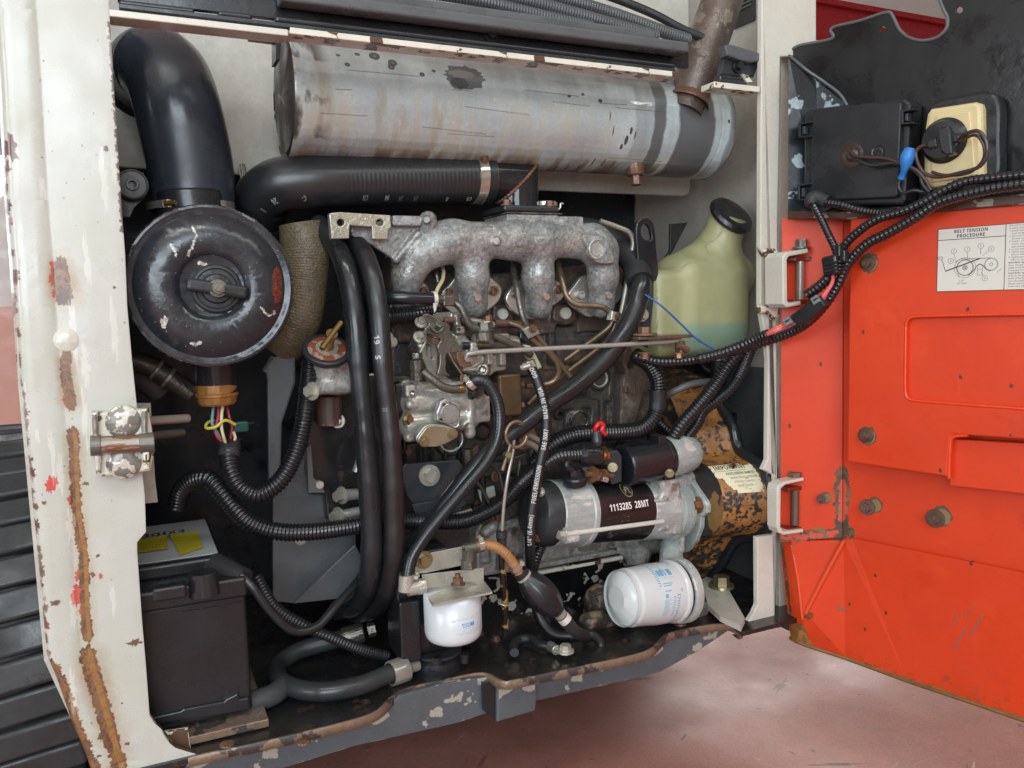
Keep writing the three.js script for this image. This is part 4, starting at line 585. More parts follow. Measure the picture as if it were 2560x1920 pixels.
// ================================================================ battery
{
  const t = thing('battery', 'black car battery with grey and yellow stickers at the bottom corner behind the wide post', 'battery');
  const z = -0.05, A = P(300, 1492, z), B = P(622, 1448, z), yT = P(480, 1466, z).y, yB = PANY + 0.018, xl = -0.567, xr = P(624, 1640, z).x, D = 0.29;
  part(t, 'case', boxUV(new RoundedBoxGeometry(xr - xl, yT - yB - 0.022, D, 3, 0.006).translate((xl + xr) / 2, (yT + yB - 0.022) / 2, z - D / 2)), M.blackPlastic);
  part(t, 'cover', boxUV(new RoundedBoxGeometry(xr - xl + 0.006, 0.03, D + 0.006, 3, 0.006).translate((xl + xr) / 2, yT - 0.012, z - D / 2)), M.blackPlastic);
  part(t, 'raised_top', boxUV(new RoundedBoxGeometry(0.23, 0.022, 0.235, 3, 0.006).translate(xl + 0.03, yT + 0.012, z - D + 0.125)), M.blackPlastic);
  for (let k = 0; k < 3; k++) part(t, 'rib', slab(xr - 0.085 + k * 0.028, xr - 0.062 + k * 0.028, yT - 0.036, yT - 0.033, z - 0.001, z + 0.0025), M.blackPlastic); 
  part(t, 'rib', slab(xl, xr - 0.004, yT - 0.030, yT - 0.0275, z - 0.001, z + 0.002), M.blackPlastic);
  const foot = plate([[372, 1796], [452, 1778], [460, 1772], [475, 1770], [560, 1754], [566, 1748], [594, 1734], [600, 1748], [622, 1744], [626, 1775], [372, 1815]].reverse(), z + 0.006, 0.01, 0.002); part(t, 'base_lip', foot, M.blackPlastic);
  const ly = yT + 0.0245, tex = canvasTex(512, 512, (x, w, h) => { x.fillStyle = '#b4b7b8'; x.fillRect(0, 0, w, h); x.fillStyle = '#22262a'; x.save(); x.translate(300, 120); x.rotate(Math.PI); x.font = 'bold 62px sans-serif'; x.fillText('EXIDE', -120, 0); x.restore(); x.lineWidth = 5; x.strokeStyle = '#22262a'; for (const [a, b] of [[110, 190], [190, 170], [270, 190], [330, 180]]) { x.beginPath(); x.arc(a, b, 24, 0, 6.3); x.stroke(); x.beginPath(); x.moveTo(a - 30, b + 50); x.lineTo(a, b + 24); x.lineTo(a + 30, b + 50); x.stroke(); } x.beginPath(); x.moveTo(60, 300); x.lineTo(420, 180); x.moveTo(80, 190); x.lineTo(340, 262); x.stroke(); x.font = '34px sans-serif'; x.fillText('AH 700A (EN)', 40, 480); });
  const L = part(t, 'sticker', boxUV(new THREE.BoxGeometry(0.19, 0.0008, 0.215).translate(xl + 0.045, ly - 0.001, z - D + 0.12)), M.alu, 'pale grey sticker on the battery top'); { const p = L.geometry.attributes.position, uv = L.geometry.attributes.uv; for (let i = 0; i < p.count; i++) uv.setXY(i, (p.getX(i) - xl + 0.05) / 0.19, 1 - (p.getZ(i) - (z - D + 0.0125)) / 0.215); L.material = new THREE.MeshStandardMaterial({ map: tex, roughness: 0.45 }); }
  const yt = canvasTex(512, 256, (x, w, h) => { x.fillStyle = '#c9bd2c'; x.fillRect(0, 0, w, h); x.fillStyle = '#d8d12e'; x.fillRect(0, 0, w, 50); x.strokeStyle = '#5f5a1c'; x.lineWidth = 5; for (let i = 10; i < w; i += 21) { x.beginPath(); x.moveTo(i, 74 + rnd() * 16); x.lineTo(i + 6, 246 - rnd() * 40); x.stroke(); } });
  for (const [a, b, c0, d0] of [[[330, 1352], [418, 1338], [420, 1372], [330, 1384]], [[424, 1336], [492, 1328], [508, 1368], [450, 1388]]].map(q => q.map(p => PY(p[0], p[1], ly + 0.0015)))) { const g = geoFrom([a, b, c0, d0].flatMap(v => [v.x, v.y, v.z]), [0, 3, 1, 1, 3, 2], [0, 1, 1, 1, 1, 0, 0, 0]); const q = part(t, 'sticker', g, new THREE.MeshStandardMaterial({ map: yt, roughness: 0.45, side: THREE.DoubleSide }), 'yellow torn warning sticker'); }
  const pa = PY(555, 1462, yT + 0.02); part(t, 'terminal', cyl(pa.clone().add(new V3(-0.02, -0.02, -0.03)), pa.clone().add(new V3(-0.02, 0.012, -0.03)), 0.02, 0.018), M.blackPlastic); part(t, 'handle_clip', box(pa.clone().add(new V3(-0.062, -0.004, -0.02)), 0.04, 0.018, 0.02, 0.004), M.blackPlastic);
  const cl = thing('battery_tray', 'rusty thin steel tray edge under the battery', 'tray'); part(cl, 'tray', box(new V3((xl + xr) / 2 + 0.008, PANY + 0.008, z - D / 2 + 0.012), xr - xl + 0.02, 0.012, D + 0.03, 0.002), M.rustEdge);
}
// ================================================================ engine: block, head, manifold, injection pump, lines
const engine = thing('diesel_engine', 'grimy diesel engine with a grey cast manifold and injection pump in mid bay', 'engine');
const px2 = (a, z) => a.map(p => P(p[0], p[1], z));
const bb = (vs, m = 0.01) => { const b = new THREE.Box3().setFromPoints(vs); return [b.min.subScalar(m), b.max.addScalar(m)]; };
const rustTone = (a, b, c, s = 22) => (x, y, z) => { const n = fbm(x * s, y * s, z * s + 3, 4), q = fbm(x * 90, y * 90, z * 90, 2); let k = mix3(a, b, clamp(0.5 + 1.3 * n)); k = mix3(k, c, sstep(0.12, 0.3, fbm(x * 34 + 9, y * 34, z * 34, 4))); return k.map(v => v * (1 + 0.5 * q)); };
{ // block and head
  const ZB = -0.245, poly = px2([[975, 822], [1555, 812], [1600, 850], [1640, 930], [1650, 1010], [1620, 1080], [1640, 1200], [1620, 1330], [1500, 1400], [975, 1420]], ZB);
  const lump = [];
  const bx = (x0, y0, x1, y1, z0, h, r = 0.004) => { const a = P(x0, y0, z0), b = P(x1, y1, z0); lump.push(S.box(new V3((a.x + b.x) / 2, (a.y + b.y) / 2, z0 - h / 2), Math.abs(b.x - a.x) / 2, Math.abs(a.y - b.y) / 2, h / 2, r)); };
  const boss = (x, y, r, z, h) => { const c = P(x, y, z); lump.push(S.cyl(c.clone().setZ(z - h), c, R(r, c), 0.003)); };
  bx(1372, 845, 1500, 905, ZB + 0.004, 0.02); bx(1370, 826, 1390, 905, ZB + 0.008, 0.03); bx(1390, 1000, 1480, 1020, ZB + 0.006, 0.02); bx(1478, 1000, 1500, 1090, ZB + 0.006, 0.02); bx(1405, 1030, 1412, 1120, ZB + 0.005, 0.02); bx(1515, 1005, 1550, 1080, ZB + 0.012, 0.04); bx(1240, 880, 1330, 940, ZB + 0.01, 0.03); bx(1000, 1110, 1060, 1160, ZB + 0.01, 0.03); bx(1150, 1130, 1190, 1260, ZB + 0.014, 0.03); bx(1200, 1160, 1330, 1180, ZB + 0.01, 0.03); bx(1290, 1180, 1310, 1300, ZB + 0.012, 0.03); bx(1205, 1280, 1350, 1300, ZB + 0.016, 0.04); bx(1390, 1110, 1560, 1122, ZB + 0.008, 0.02); bx(1435, 940, 1470, 985, ZB + 0.01, 0.03);
  for (const [x, y, r, z] of [[1400, 1036, 14, ZB + 0.012], [1208, 1080, 20, ZB + 0.008], [1448, 1055, 32, ZB + 0.004], [1500, 946, 30, ZB + 0.006], [1128, 1098, 42, ZB + 0.014], [1212, 1150, 12, ZB + 0.01], [1180, 1080, 14, ZB + 0.01], [1230, 1250, 18, ZB + 0.012], [1262, 1110, 24, ZB + 0.012]]) boss(x, y, r, z, 0.03);
  const bk = px2([[1552, 1000], [1560, 935], [1566, 930], [1556, 905], [1562, 872], [1568, 862], [1577, 848], [1592, 850], [1600, 868], [1601, 892], [1622, 925], [1618, 962], [1606, 1000], [1590, 1060], [1575, 1110], [1548, 1105]], -0.205); lump.push(S.poly(bk, -0.3, -0.205, 0.004));
  const hc = P(1577, 912, -0.205);
  const f = SUB(U(0.006, S.poly(poly, ZB - 0.22, ZB, 0.008), ...lump), S.cyl(hc.clone().setZ(-0.26), hc.clone().setZ(-0.19), 0.0075, 0.001), S.cyl(P(1400, 1036, ZB + 0.03), P(1400, 1036, ZB - 0.01), 0.004, 0.001));
  const [mn, mx] = bb(poly, 0.02); mn.z = ZB - 0.06; mx.z = -0.195;
  const cl = rustTone([0.06, 0.058, 0.056], [0.085, 0.075, 0.066], [0.13, 0.1, 0.075]);
  const brown = rustTone([0.15, 0.115, 0.09], [0.22, 0.18, 0.15], [0.26, 0.22, 0.18]);
  part(engine, 'engine_block', sdf(f, mn, mx, 0.0038, (x, y, z) => { const k = sstep(P(1510, 1000, z).x, P(1570, 1000, z).x, x) * sstep(P(1500, 1100, z).y, P(1500, 1040, z).y, y); const n = sstep(-0.1, 0.25, fbm(x * 12, y * 12, 7, 3)); return mix3(mix3(cl(x, y, z), brown(x, y, z), k), [0.2, 0.2, 0.19], 0.0 * n); }), M.block, 'oily dark engine block');
  const hp = px2([[975, 640], [1180, 690], [1555, 650], [1570, 700], [1565, 812], [1556, 826], [1470, 830], [1442, 834], [1440, 812], [1395, 810], [1388, 836], [1270, 840], [1180, 850], [1000, 860], [975, 850]], -0.232);
  const f2 = U(0.005, S.poly(hp, -0.42, -0.232, 0.006), S.poly(px2([[1385, 760], [1442, 755], [1446, 800], [1415, 815], [1380, 800]], -0.226), -0.26, -0.226, 0.006), S.poly(px2([[1232, 760], [1285, 758], [1288, 805], [1258, 818], [1230, 800]], -0.226), -0.26, -0.226, 0.006));
  const [m2, x2] = bb(hp, 0.02); m2.z = -0.28; x2.z = -0.215;
  part(engine, 'cylinder_head', sdf(f2, m2, x2, 0.0038, rustTone([0.13, 0.092, 0.07], [0.085, 0.068, 0.056], [0.19, 0.14, 0.11], 26)), M.block, 'rusty brown cylinder head');
  // dark mass behind (rocker cover) seen through the manifold arches
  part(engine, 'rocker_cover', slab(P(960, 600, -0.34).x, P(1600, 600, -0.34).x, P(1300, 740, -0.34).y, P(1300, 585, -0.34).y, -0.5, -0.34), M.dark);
  for (const [x, y, r, z, nm] of [[1258, 785, 14, -0.222], [1415, 783, 15, -0.222], [1500, 946, 22, ZB + 0.009], [1128, 1098, 32, ZB + 0.017], [1448, 1052, 25, ZB + 0.007]]) {
    const c = P(x, y, z), q = R(r, c); const cp = part(engine, 'core_plug', lathe(c.clone().setZ(z - 0.006), ZN, [[0, q], [0.007, q], [0.0075, q * 0.95], [0.007, q * 0.9], [0.003, q * 0.86], [0.0022, q * 0.5], [0.0022, 0]], 32), x === 1448 ? M.castAlu.clone() : M.disc, 'shiny round core plug'); if (x === 1448) { cp.material = mat({ color: 0x3d3d3c, dirt: 0x2a2a29, chip: 0xd9d6cb, chipAt: 0.1, rough: 0.5, metal: 0.3, tile: 0.12 }); }
  }
  // raised casting mark on the rear boss
  const mk = part(engine, 'casting_mark', merge([[1558, '4'], [1581, 'J'], [1598, 'I']].map(([x, s]) => { const bar = (a, b, c, d) => box(P((a + c) / 2, (b + d) / 2, -0.2035), Math.max(0.0025, Math.abs(P(a, b, -0.2).x - P(c, b, -0.2).x)), Math.max(0.0025, Math.abs(P(a, b, -0.2).y - P(a, d, -0.2).y)), 0.004, 0.0008); return s === '4' ? merge([bar(x + 10, 966, x + 13, 988), bar(x - 2, 979, x + 16, 982), bar(x, 966, x + 3, 980)]) : s === 'J' ? merge([bar(x + 8, 966, x + 11, 988), bar(x, 986, x + 10, 989), bar(x, 981, x + 2, 988)]) : bar(x + 4, 966, x + 7, 988); })), M.rustSteel);
  for (const [x, y, z, r] of [[1212, 1152, -0.23, 7], [1231, 1252, -0.228, 9], [1243, 1292, -0.22, 11], [1018, 1128, -0.23, 8]]) bolt(engine, P(x, y, z), ZN, R(r, P(x, y, z)), M.rustOrange);
  bolt(engine, P(1607, 787, -0.2), new V3(-0.2, 0, 1), 0.0085, M.zinc);
  // aluminium sump flange and webs under the starter
  const sp = px2([[1190, 1330], [1205, 1306], [1330, 1290], [1700, 1240], [1715, 1330], [1650, 1372], [1545, 1386], [1345, 1424], [1190, 1444]], -0.215);
  const fs = SUB(U(0.008, S.poly(sp, -0.3, -0.215, 0.004), S.poly(px2([[1345, 1410], [1545, 1372], [1545, 1386], [1345, 1424]], -0.205), -0.24, -0.205, 0.003), S.cap(P(1575, 1375, -0.22), P(1640, 1358, -0.22), 0.02), S.cap(P(1590, 1385, -0.215), P(1570, 1350, -0.21), 0.03, 0.02), S.cap(P(1255, 1310, -0.205), P(1250, 1420, -0.205), 0.007), S.cap(P(1318, 1300, -0.205), P(1312, 1420, -0.205), 0.007), S.cap(P(1213, 1330, -0.2), P(1230, 1318, -0.2), 0.01)), S.box(P(1284, 1360, -0.215), 0.014, 0.03, 0.012, 0.006), S.box(P(1215, 1385, -0.215), 0.01, 0.02, 0.012, 0.006));
  const [m3, x3] = bb(sp, 0.02); m3.z = -0.26; x3.z = -0.18;
  part(engine, 'sump', sdf(fs, m3, x3, 0.0036, rustTone([0.5, 0.5, 0.48], [0.33, 0.32, 0.3], [0.2, 0.16, 0.12], 18)), M.castAlu, 'pale cast aluminium sump flange');
  const hx = part(engine, 'cast_hexagon', lathe(P(1472, 1352, -0.214), ZN, [[0, 0.03], [0.002, 0.03], [0.0022, 0.0285], [0.0005, 0.0275], [0.0005, 0.016], [0.002, 0.0155], [0.002, 0]], 6, 0.3), M.alu);
}
{ // intake manifold
  const Z = -0.155, K = (x, y, z) => P(x, y, z), r = p => R(p, K(1300, 600, Z));
  const legs = [[[1090, 612, Z], [1045, 640, Z], [1018, 690, Z - 0.008], [1010, 765, Z - 0.022]], [[1180, 625, Z], [1181, 690, Z - 0.004], [1184, 762, Z - 0.024]], [[1345, 625, Z], [1345, 690, Z - 0.004], [1347, 764, Z - 0.024]], [[1500, 625, Z], [1508, 690, Z - 0.004], [1504, 762, Z - 0.022]]];
  const caps = []; const chain = (a, r0, r1) => { for (let i = 0; i < a.length - 1; i++) caps.push(S.cap(K(...a[i]), K(...a[i + 1]), mix(r0, r1, i / (a.length - 1)), mix(r0, r1, (i + 1) / (a.length - 1)))); };
  chain([[1092, 612, Z], [1130, 602, Z], [1345, 600, Z], [1480, 606, Z], [1506, 628, Z]], r(47), r(42));
  legs.forEach((l, i) => chain(l, r(i ? 36 : 40), r(i ? 36 : 29)));
  const fl = K(1296, 556, -0.2), top = S.box(new V3(fl.x, fl.y, -0.19), 0.05, 0.0085, 0.05, 0.003), neck = S.cap(K(1296, 568, -0.185), K(1290, 600, Z), r(38), r(46));
  const dia = S.poly(px2(smooth([[1455, 588], [1480, 586], [1512, 598], [1536, 640], [1538, 655], [1515, 660], [1492, 655], [1474, 628]], 30), -0.118), -0.16, -0.118, 0.003), dc = K(1493, 623, -0.118);
  const web = S.poly(px2([[872, 556], [1060, 548], [1085, 575], [1050, 608], [1015, 640], [992, 655], [930, 612], [880, 590]], -0.14), -0.152, -0.14, 0.002), rib = S.box(K(1013, 553, -0.135), r(34), r(12), 0.009, 0.002), bs = S.cap(K(1070, 550, -0.135), K(1070, 574, -0.14), r(21), r(19)), edge = S.cap(K(1045, 585, -0.138), K(990, 650, -0.142), 0.006, 0.006);
  const f = SUB(U(0.016, U(0.02, ...caps, neck)), () => 1), f2 = U(0.006, f, top, dia, U(0.004, web, rib, bs, edge), S.cyl(K(1140, 603, -0.13), K(1140, 603, -0.12), r(9), 0.001), S.cyl(K(1242, 603, -0.13), K(1242, 603, -0.12), r(9), 0.001), S.box(K(1356, 603, -0.123), r(19), r(5), 0.003, 0.0015), S.box(K(1417, 553, -0.16), r(34), r(10), 0.02, 0.003), S.cyl(K(1067, 549, -0.13), K(1067, 549, -0.1145), r(9), 0.001), S.cap(K(1235, 572, -0.134), K(1268, 612, -0.13), 0.006, 0.005));
  const f3 = SUB(f2, S.cyl(dc.clone().setZ(-0.124), dc.clone().setZ(-0.1), r(23), 0.002)), f4 = U(0, f3, S.cyl(dc.clone().setZ(-0.15), dc.clone().setZ(-0.1215), r(19), 0.001));
  const [mn, mx] = bb(px2([[870, 530], [1560, 800]], -0.155), 0.012); mn.z = -0.245; mx.z = -0.095;
  const tone = (x, y, z) => { const n = fbm(x * 20, y * 20, z * 20, 4), g = fbm(x * 260, y * 260, z * 260, 2); let c = mix3([0.40, 0.415, 0.415], [0.28, 0.29, 0.288], clamp(0.5 + 1.4 * n)); c = mix3(c, [0.36, 0.3, 0.25], 0.45 * sstep(0.05, 0.3, fbm(x * 16 + 4, y * 16, z * 16, 3))); return c.map(v => v * (1 + 0.9 * g)); };
  const m = part(engine, 'intake_manifold', sdf(f4, mn, mx, 0.0028, tone), M.castAlu, 'rough grey cast intake manifold with four curved runners');
  part(m, 'bracket_plate', plate([[823, 534], [831, 532], [850, 530], [976, 538], [979, 567], [972, 575], [970, 598], [931, 598], [930, 567], [875, 563], [873, 596], [829, 597]].reverse(), -0.115, 0.014, 0.0015, [ring(852, 556, 9), ring(950, 556, 9)]), mat({ color: 0xb9b5a4, dirt: 0x837e6e, dirtAmt: 0.6, rough: 0.55, metal: 0.5, bump: 'cast', vary: 0.3 }), 'pale bracket plate with two holes');
  const fm = mat({ color: 0xc9c7bf, dirt: 0x8f8b82, dirtAmt: 0.5, rough: 0.42, metal: 0.7, vary: 0.15 });
  for (const q of [[[1033, 700], [1062, 712], [1072, 735], [1068, 768], [1010, 800], [985, 792], [990, 720]], [[1105, 742], [1130, 712], [1150, 690], [1215, 690], [1232, 702], [1248, 722], [1242, 748], [1206, 778], [1176, 792], [1140, 780]], [[1272, 745], [1290, 715], [1320, 695], [1380, 700], [1400, 712], [1404, 738], [1372, 766], [1345, 790], [1300, 782]], [[1424, 742], [1440, 715], [1465, 690], [1536, 700], [1552, 722], [1540, 752], [1502, 775], [1475, 786], [1444, 766]]]) part(m, 'port_flange', plate(smooth(q.map(([x, y]) => { const cx = q.reduce((s, p) => s + p[0], 0) / q.length, cy = q.reduce((s, p) => s + p[1], 0) / q.length; return [cx + (x - cx) * 1.1, cy + (y - cy) * 1.1 + 2]; }), 40), -0.19, 0.012, 0.002), fm, 'bright machined manifold foot');
  for (const [x, y, mm, rr] of [[1058, 728, M.rustSteel, 11], [1122, 731, M.rustSteel, 11], [1232, 727, M.rustSteel, 12], [1395, 724, M.rustSteel, 11], [1449, 737, M.zinc, 11], [1290, 735, M.rustSteel, 11]]) { const c = P(x, y, -0.19); part(m, 'bolt', lathe(c.setZ(-0.19), ZN, [[0, R(rr, c)], [0.008, R(rr, c)], [0.01, R(rr * 0.85, c)], [0.01, R(rr * 0.5, c)], [0.005, R(rr * 0.45, c)], [0.005, 0]], 22), mm); }
  for (const [x, y] of [[1192, 744], [1363, 741], [1519, 738]]) bolt(m, P(x, y, -0.148), new V3(-0.15, -0.1, 1), 0.0066, M.bright, { h: 0.008, washer: 0 });
  for (const [x, y, rr] of [[1140, 603, 9], [1242, 603, 9]]) { const c = P(x, y, -0.121); part(m, 'casting_stamp', lathe(c, new V3(-0.05, 0.08, 1), [[-0.006, R(rr, c)], [0.0012, R(rr, c)], [0.0016, R(rr * 0.85, c)], [0.0008, R(rr * 0.75, c)], [0.0012, 0]], 26), M.alu2m ??= mat({ color: 0xb5b4ae, dirt: 0x94928b, rough: 0.5, metal: 0.35, bump: 'cast', vary: 0.2 })); }
  { const c = P(1493, 623, -0.117); part(m, 'round_pad', lathe(c, new V3(0, 0, 1), [[-0.01, R(25, c)], [0.001, R(25, c)], [0.0016, R(23, c)], [-0.002, R(21, c)], [-0.003, R(18, c)], [-0.0005, R(16, c)], [-0.0005, 0]], 36), M.alu2m); }
  part(m, 'cast_pill', plate(smooth([[1337, 600], [1342, 594], [1372, 594], [1377, 601], [1372, 609], [1342, 609]], 24), -0.119, 0.006, 0.001), M.alu2m);
  bolt(m, P(1328, 553, -0.14), ZN, 0.006, M.zinc, { h: 0.003, washer: 0 }); bolt(m, P(1324, 565, -0.152), new V3(0, -1, 0), 0.0075, M.rustOrange, { washer: 0, h: 0.012 });
  part(m, 'gasket', box(new V3(fl.x + 0.002, fl.y + 0.0095, -0.188), 0.106, 0.0022, 0.102, 0.001), M.rustEdge);
  const th = P(1360, 520, -0.2); part(m, 'thermostat_cap', lathe(th, YN, [[-0.02, 0.02], [0, 0.021], [0.003, 0.024], [0.009, 0.024], [0.011, 0.02], [0.011, 0]], 30), M.zinc); part(m, 'clip', sweep(PP([[1388, 528], [1400, 520], [1402, 508], [1408, 510]], -0.17), 0.0022, { n: 14, seg: 8 }), M.bright);
}
{ // injection pump
  const Z = -0.115, K = (x, y, z = Z) => P(x, y, z), q = p => R(p, K(1100, 1000));
  const pump = part(engine, 'injection_pump', new THREE.BufferGeometry().setAttribute('position', new THREE.Float32BufferAttribute([0, 0, 0, 0, 0, 0, 0, 0, 0], 3)), M.pumpAlu, 'grey aluminium injection pump with levers');
  const body = S.poly(px2([[1010, 992], [1020, 962], [1050, 955], [1130, 952], [1186, 966], [1196, 1000], [1188, 1062], [1150, 1085], [1090, 1096], [1030, 1096], [1012, 1064]], -0.125), -0.22, -0.125, 0.012);
  const parts = [body, S.cap(K(1022, 1060, -0.14), K(1165, 1045, -0.14), q(36), q(36)), S.cap(K(1030, 1005, -0.14), K(1180, 998, -0.14), q(38), q(36)), S.cap(K(1020, 1094, -0.13), K(1080, 1082, -0.13), q(12)), S.cap(K(1024, 1012, -0.118), K(1036, 1014, -0.118), q(12), q(6)),
    S.poly(px2([[1000, 965], [1008, 950], [1040, 945], [1060, 960], [1180, 950], [1190, 972], [1150, 978], [1040, 972]], -0.128), -0.2, -0.128, 0.004), S.box(K(1022, 976, -0.12), q(14), q(16), 0.012, 0.004), S.cap(K(1172, 1068, -0.12), K(1174, 1082, -0.12), q(16)), S.box(K(1195, 1022, -0.135), q(28), q(34), 0.012, 0.003), S.cap(K(1178, 1000, -0.122), K(1175, 1052, -0.122), q(9)), S.box(K(1135, 975, -0.118), q(8), q(8), 0.008, 0.002),
    S.poly(px2([[1047, 880], [1066, 843], [1092, 852], [1097, 870], [1096, 925], [1130, 950], [1050, 948], [1070, 930]], -0.13), -0.2, -0.13, 0.004), S.poly(px2([[1150, 905], [1185, 890], [1262, 886], [1268, 925], [1240, 930], [1228, 940], [1190, 940], [1160, 932]], -0.128), -0.19, -0.128, 0.004), S.cyl(K(1206, 925, -0.14), K(1206, 925, -0.118), q(17), 0.003), S.box(K(1222, 898, -0.12), q(9), q(14), 0.008, 0.002), S.box(K(1254, 898, -0.12), q(9), q(16), 0.008, 0.002), S.cap(K(1160, 925, -0.122), K(1196, 924, -0.122), q(6)),
    S.cap(K(1140, 790, -0.14), K(1146, 840, -0.14), q(10)), S.cap(K(1146, 838, -0.14), K(1180, 880, -0.14), q(14)), S.box(K(1147, 825, -0.13), q(12), q(10), 0.01, 0.003), S.box(K(1180, 872, -0.13), q(12), q(18), 0.012, 0.004), S.cap(K(1100, 850, -0.15), K(1180, 900, -0.15), q(34)), S.box(K(1050, 848, -0.145), q(14), q(22), 0.012, 0.004), S.box(K(1100, 792, -0.15), q(34), q(12), 0.01, 0.003), S.cap(K(1195, 850, -0.15), K(1290, 858, -0.15), q(20)), S.box(K(1250, 843, -0.14), q(22), q(10), 0.01, 0.003), S.cap(K(1160, 800, -0.15), K(1230, 812, -0.15), q(10)), S.box(K(1055, 808, -0.14), q(11), q(12), 0.01, 0.003)];
  const f = SUB(U(0.0045, ...parts), S.cyl(K(1031, 983, -0.13), K(1031, 983, -0.1), q(6.5), 0.001), S.cyl(K(1206, 925, -0.13), K(1206, 925, -0.1), q(9), 0.001), S.box(K(1225, 1012, -0.118), q(3), q(20), 0.004, 0.001), S.cyl(K(1147, 824, -0.13), K(1147, 824, -0.11), q(4), 0.001), S.poly(px2([[1068, 858], [1082, 866], [1084, 900], [1066, 888]], -0.128), -0.14, -0.11, 0.001));
  const [mn, mx] = bb(px2([[995, 775], [1300, 1110]], -0.12), 0.014); mn.z = -0.2; mx.z = -0.098;
  const tone = (x, y, z) => { const n = fbm(x * 26, y * 26, z * 26, 4), up = sstep(K(1100, 985).y, K(1100, 930).y, y); let c = mix3([0.62, 0.61, 0.58], [0.42, 0.41, 0.37], clamp(0.5 + 1.4 * n)); c = mix3(c, [0.27, 0.24, 0.2], up * clamp(0.65 + 1.2 * n)); c = mix3(c, [0.13, 0.09, 0.06], 0.8 * sstep(0.18, 0.36, fbm(x * 30 + 7, y * 30, z * 30, 4))); return c; };
  pump.geometry = sdf(f, mn, mx, 0.0024, tone);
  const sub = (n, g, m, l) => part(pump, n, g, m, l);
  sub('gasket_flange', plate([[988, 962], [1004, 955], [1014, 965], [1010, 1000], [1008, 1060], [1015, 1090], [1005, 1102], [994, 1090]].reverse(), -0.13, 0.03, 0.003), M.oily);
  const hexo = [[1090, 1034], [1101, 1003], [1114, 996], [1150, 1010], [1154, 1024], [1147, 1062], [1137, 1068], [1092, 1052]].reverse();
  sub('cover_plate', plate(hexo, -0.093, 0.016, 0.003, [ring(1114, 1011, 5.5), ring(1138, 1059, 5.5)]), M.pumpAluPlain = mat({ color: 0xa9a9a6, dirt: 0x888784, rough: 0.5, metal: 0.6, bump: 'cast', bumpScale: 0.0004, vary: 0.15 }), 'grey cover plate with a round step');
  const cc = P(1126, 1034, -0.093); sub('cover_boss', lathe(cc.clone().setZ(-0.094), new V3(0, 0, 1), [[0, q(26)], [0.002, q(25.5)], [0.0028, q(24)], [0.0012, q(22.5)], [0.0012, q(19)], [0.003, q(18)], [0.0034, 0]], 40), M.pumpAluPlain);
  const oval = smooth([[1046, 1096], [1058, 1078], [1070, 1066], [1104, 1064], [1142, 1076], [1146, 1088], [1132, 1100], [1108, 1112], [1090, 1117], [1056, 1114], [1047, 1106]], 44);
  sub('lower_cover', plate(oval, -0.084, 0.006, 0.0015), mat({ color: 0xa79f84, dirt: 0x787058, rough: 0.42, metal: 0.65, vary: 0.15 }), 'dull brass coloured oval cover'); sub('lower_cover_base', plate(oval.map(([x, y]) => [x - 5, y - 3]), -0.0905, 0.016, 0.002), M.pumpAluPlain);
  for (const [x, y] of [[1061, 1104], [1132, 1085]]) bolt(pump, P(x, y, -0.083), ZN, 0.0056, M.zincYellow, { h: 0.005 });
  bolt(pump, P(1018, 1048, -0.118), new V3(0.4, 0, 1), 0.0068, M.zincYellow, { h: 0.008 });
  // banjo bolts
  const bj = (x, y0, y1, r, z, m, n) => { const a = P(x, y1, z), b = P(x, y0, z); const p = sub('banjo_fitting', lathe(a, YN, [[0, q(r)], [q(20), q(r)], [q(22), q(r * 0.86)], [q(25), q(r * 0.86)], [q(26), q(r)], [a.distanceTo(b), q(r)], [a.distanceTo(b) + 0.001, 0]], 30), m); pump.add(p); sub('banjo_bolt', boltGeo(b, YN, q(r * 0.82), q(r * 0.8), 0), m); };
  bj(1042, 900, 950, 18, -0.112, M.rustSteelGrey = mat({ color: 0x6d6a62, dirt: 0x4d4840, rough: 0.5, metal: 0.6, bump: 'cast', vary: 0.25 })); bj(1213, 828, 850, 24, -0.115, M.rustSteelGrey); sub('nut', boltGeo(P(1219, 822, -0.115), YN, q(15), q(16), 0), M.zincYellow); sub('nut', boltGeo(P(1221, 804, -0.115), YN, q(10), q(13), 0), M.rustOrange);
  // throttle lever stack
  sub('lever_plate', plate(smooth([[1057, 788], [1068, 784], [1082, 790], [1100, 802], [1124, 812], [1126, 832], [1140, 852], [1158, 876], [1150, 884], [1126, 882], [1117, 886], [1116, 905], [1117, 930], [1126, 938], [1094, 936], [1098, 918], [1100, 890], [1094, 864], [1102, 850], [1084, 838], [1066, 832], [1062, 822], [1072, 812], [1068, 800]], 70), -0.098, 0.008, 0.0015), M.rustSteelGrey, 'dirty throttle lever plate');
  for (let k = 0; k < 4; k++) sub('spring_coil', lathe(P(1086, 848 + k * 3.2, -0.112), new V3(0.35, 1, 0.2), [[0, q(20)], [0.0008, q(21)], [0.0016, q(20)], [0.0016, q(15)], [0, q(15)]], 26), M.rustSteel);
  bolt(pump, P(1092, 818, -0.097), new V3(0, 0.5, 1), 0.0072, M.rustSteelGrey, { h: 0.012 }); bolt(pump, P(1052, 806, -0.13), new V3(0, 0.6, 1), 0.007, M.zinc, { h: 0.008 }); bolt(pump, P(1048, 844, -0.13), new V3(0, 0.6, 1), 0.007, M.zinc, { h: 0.008 });
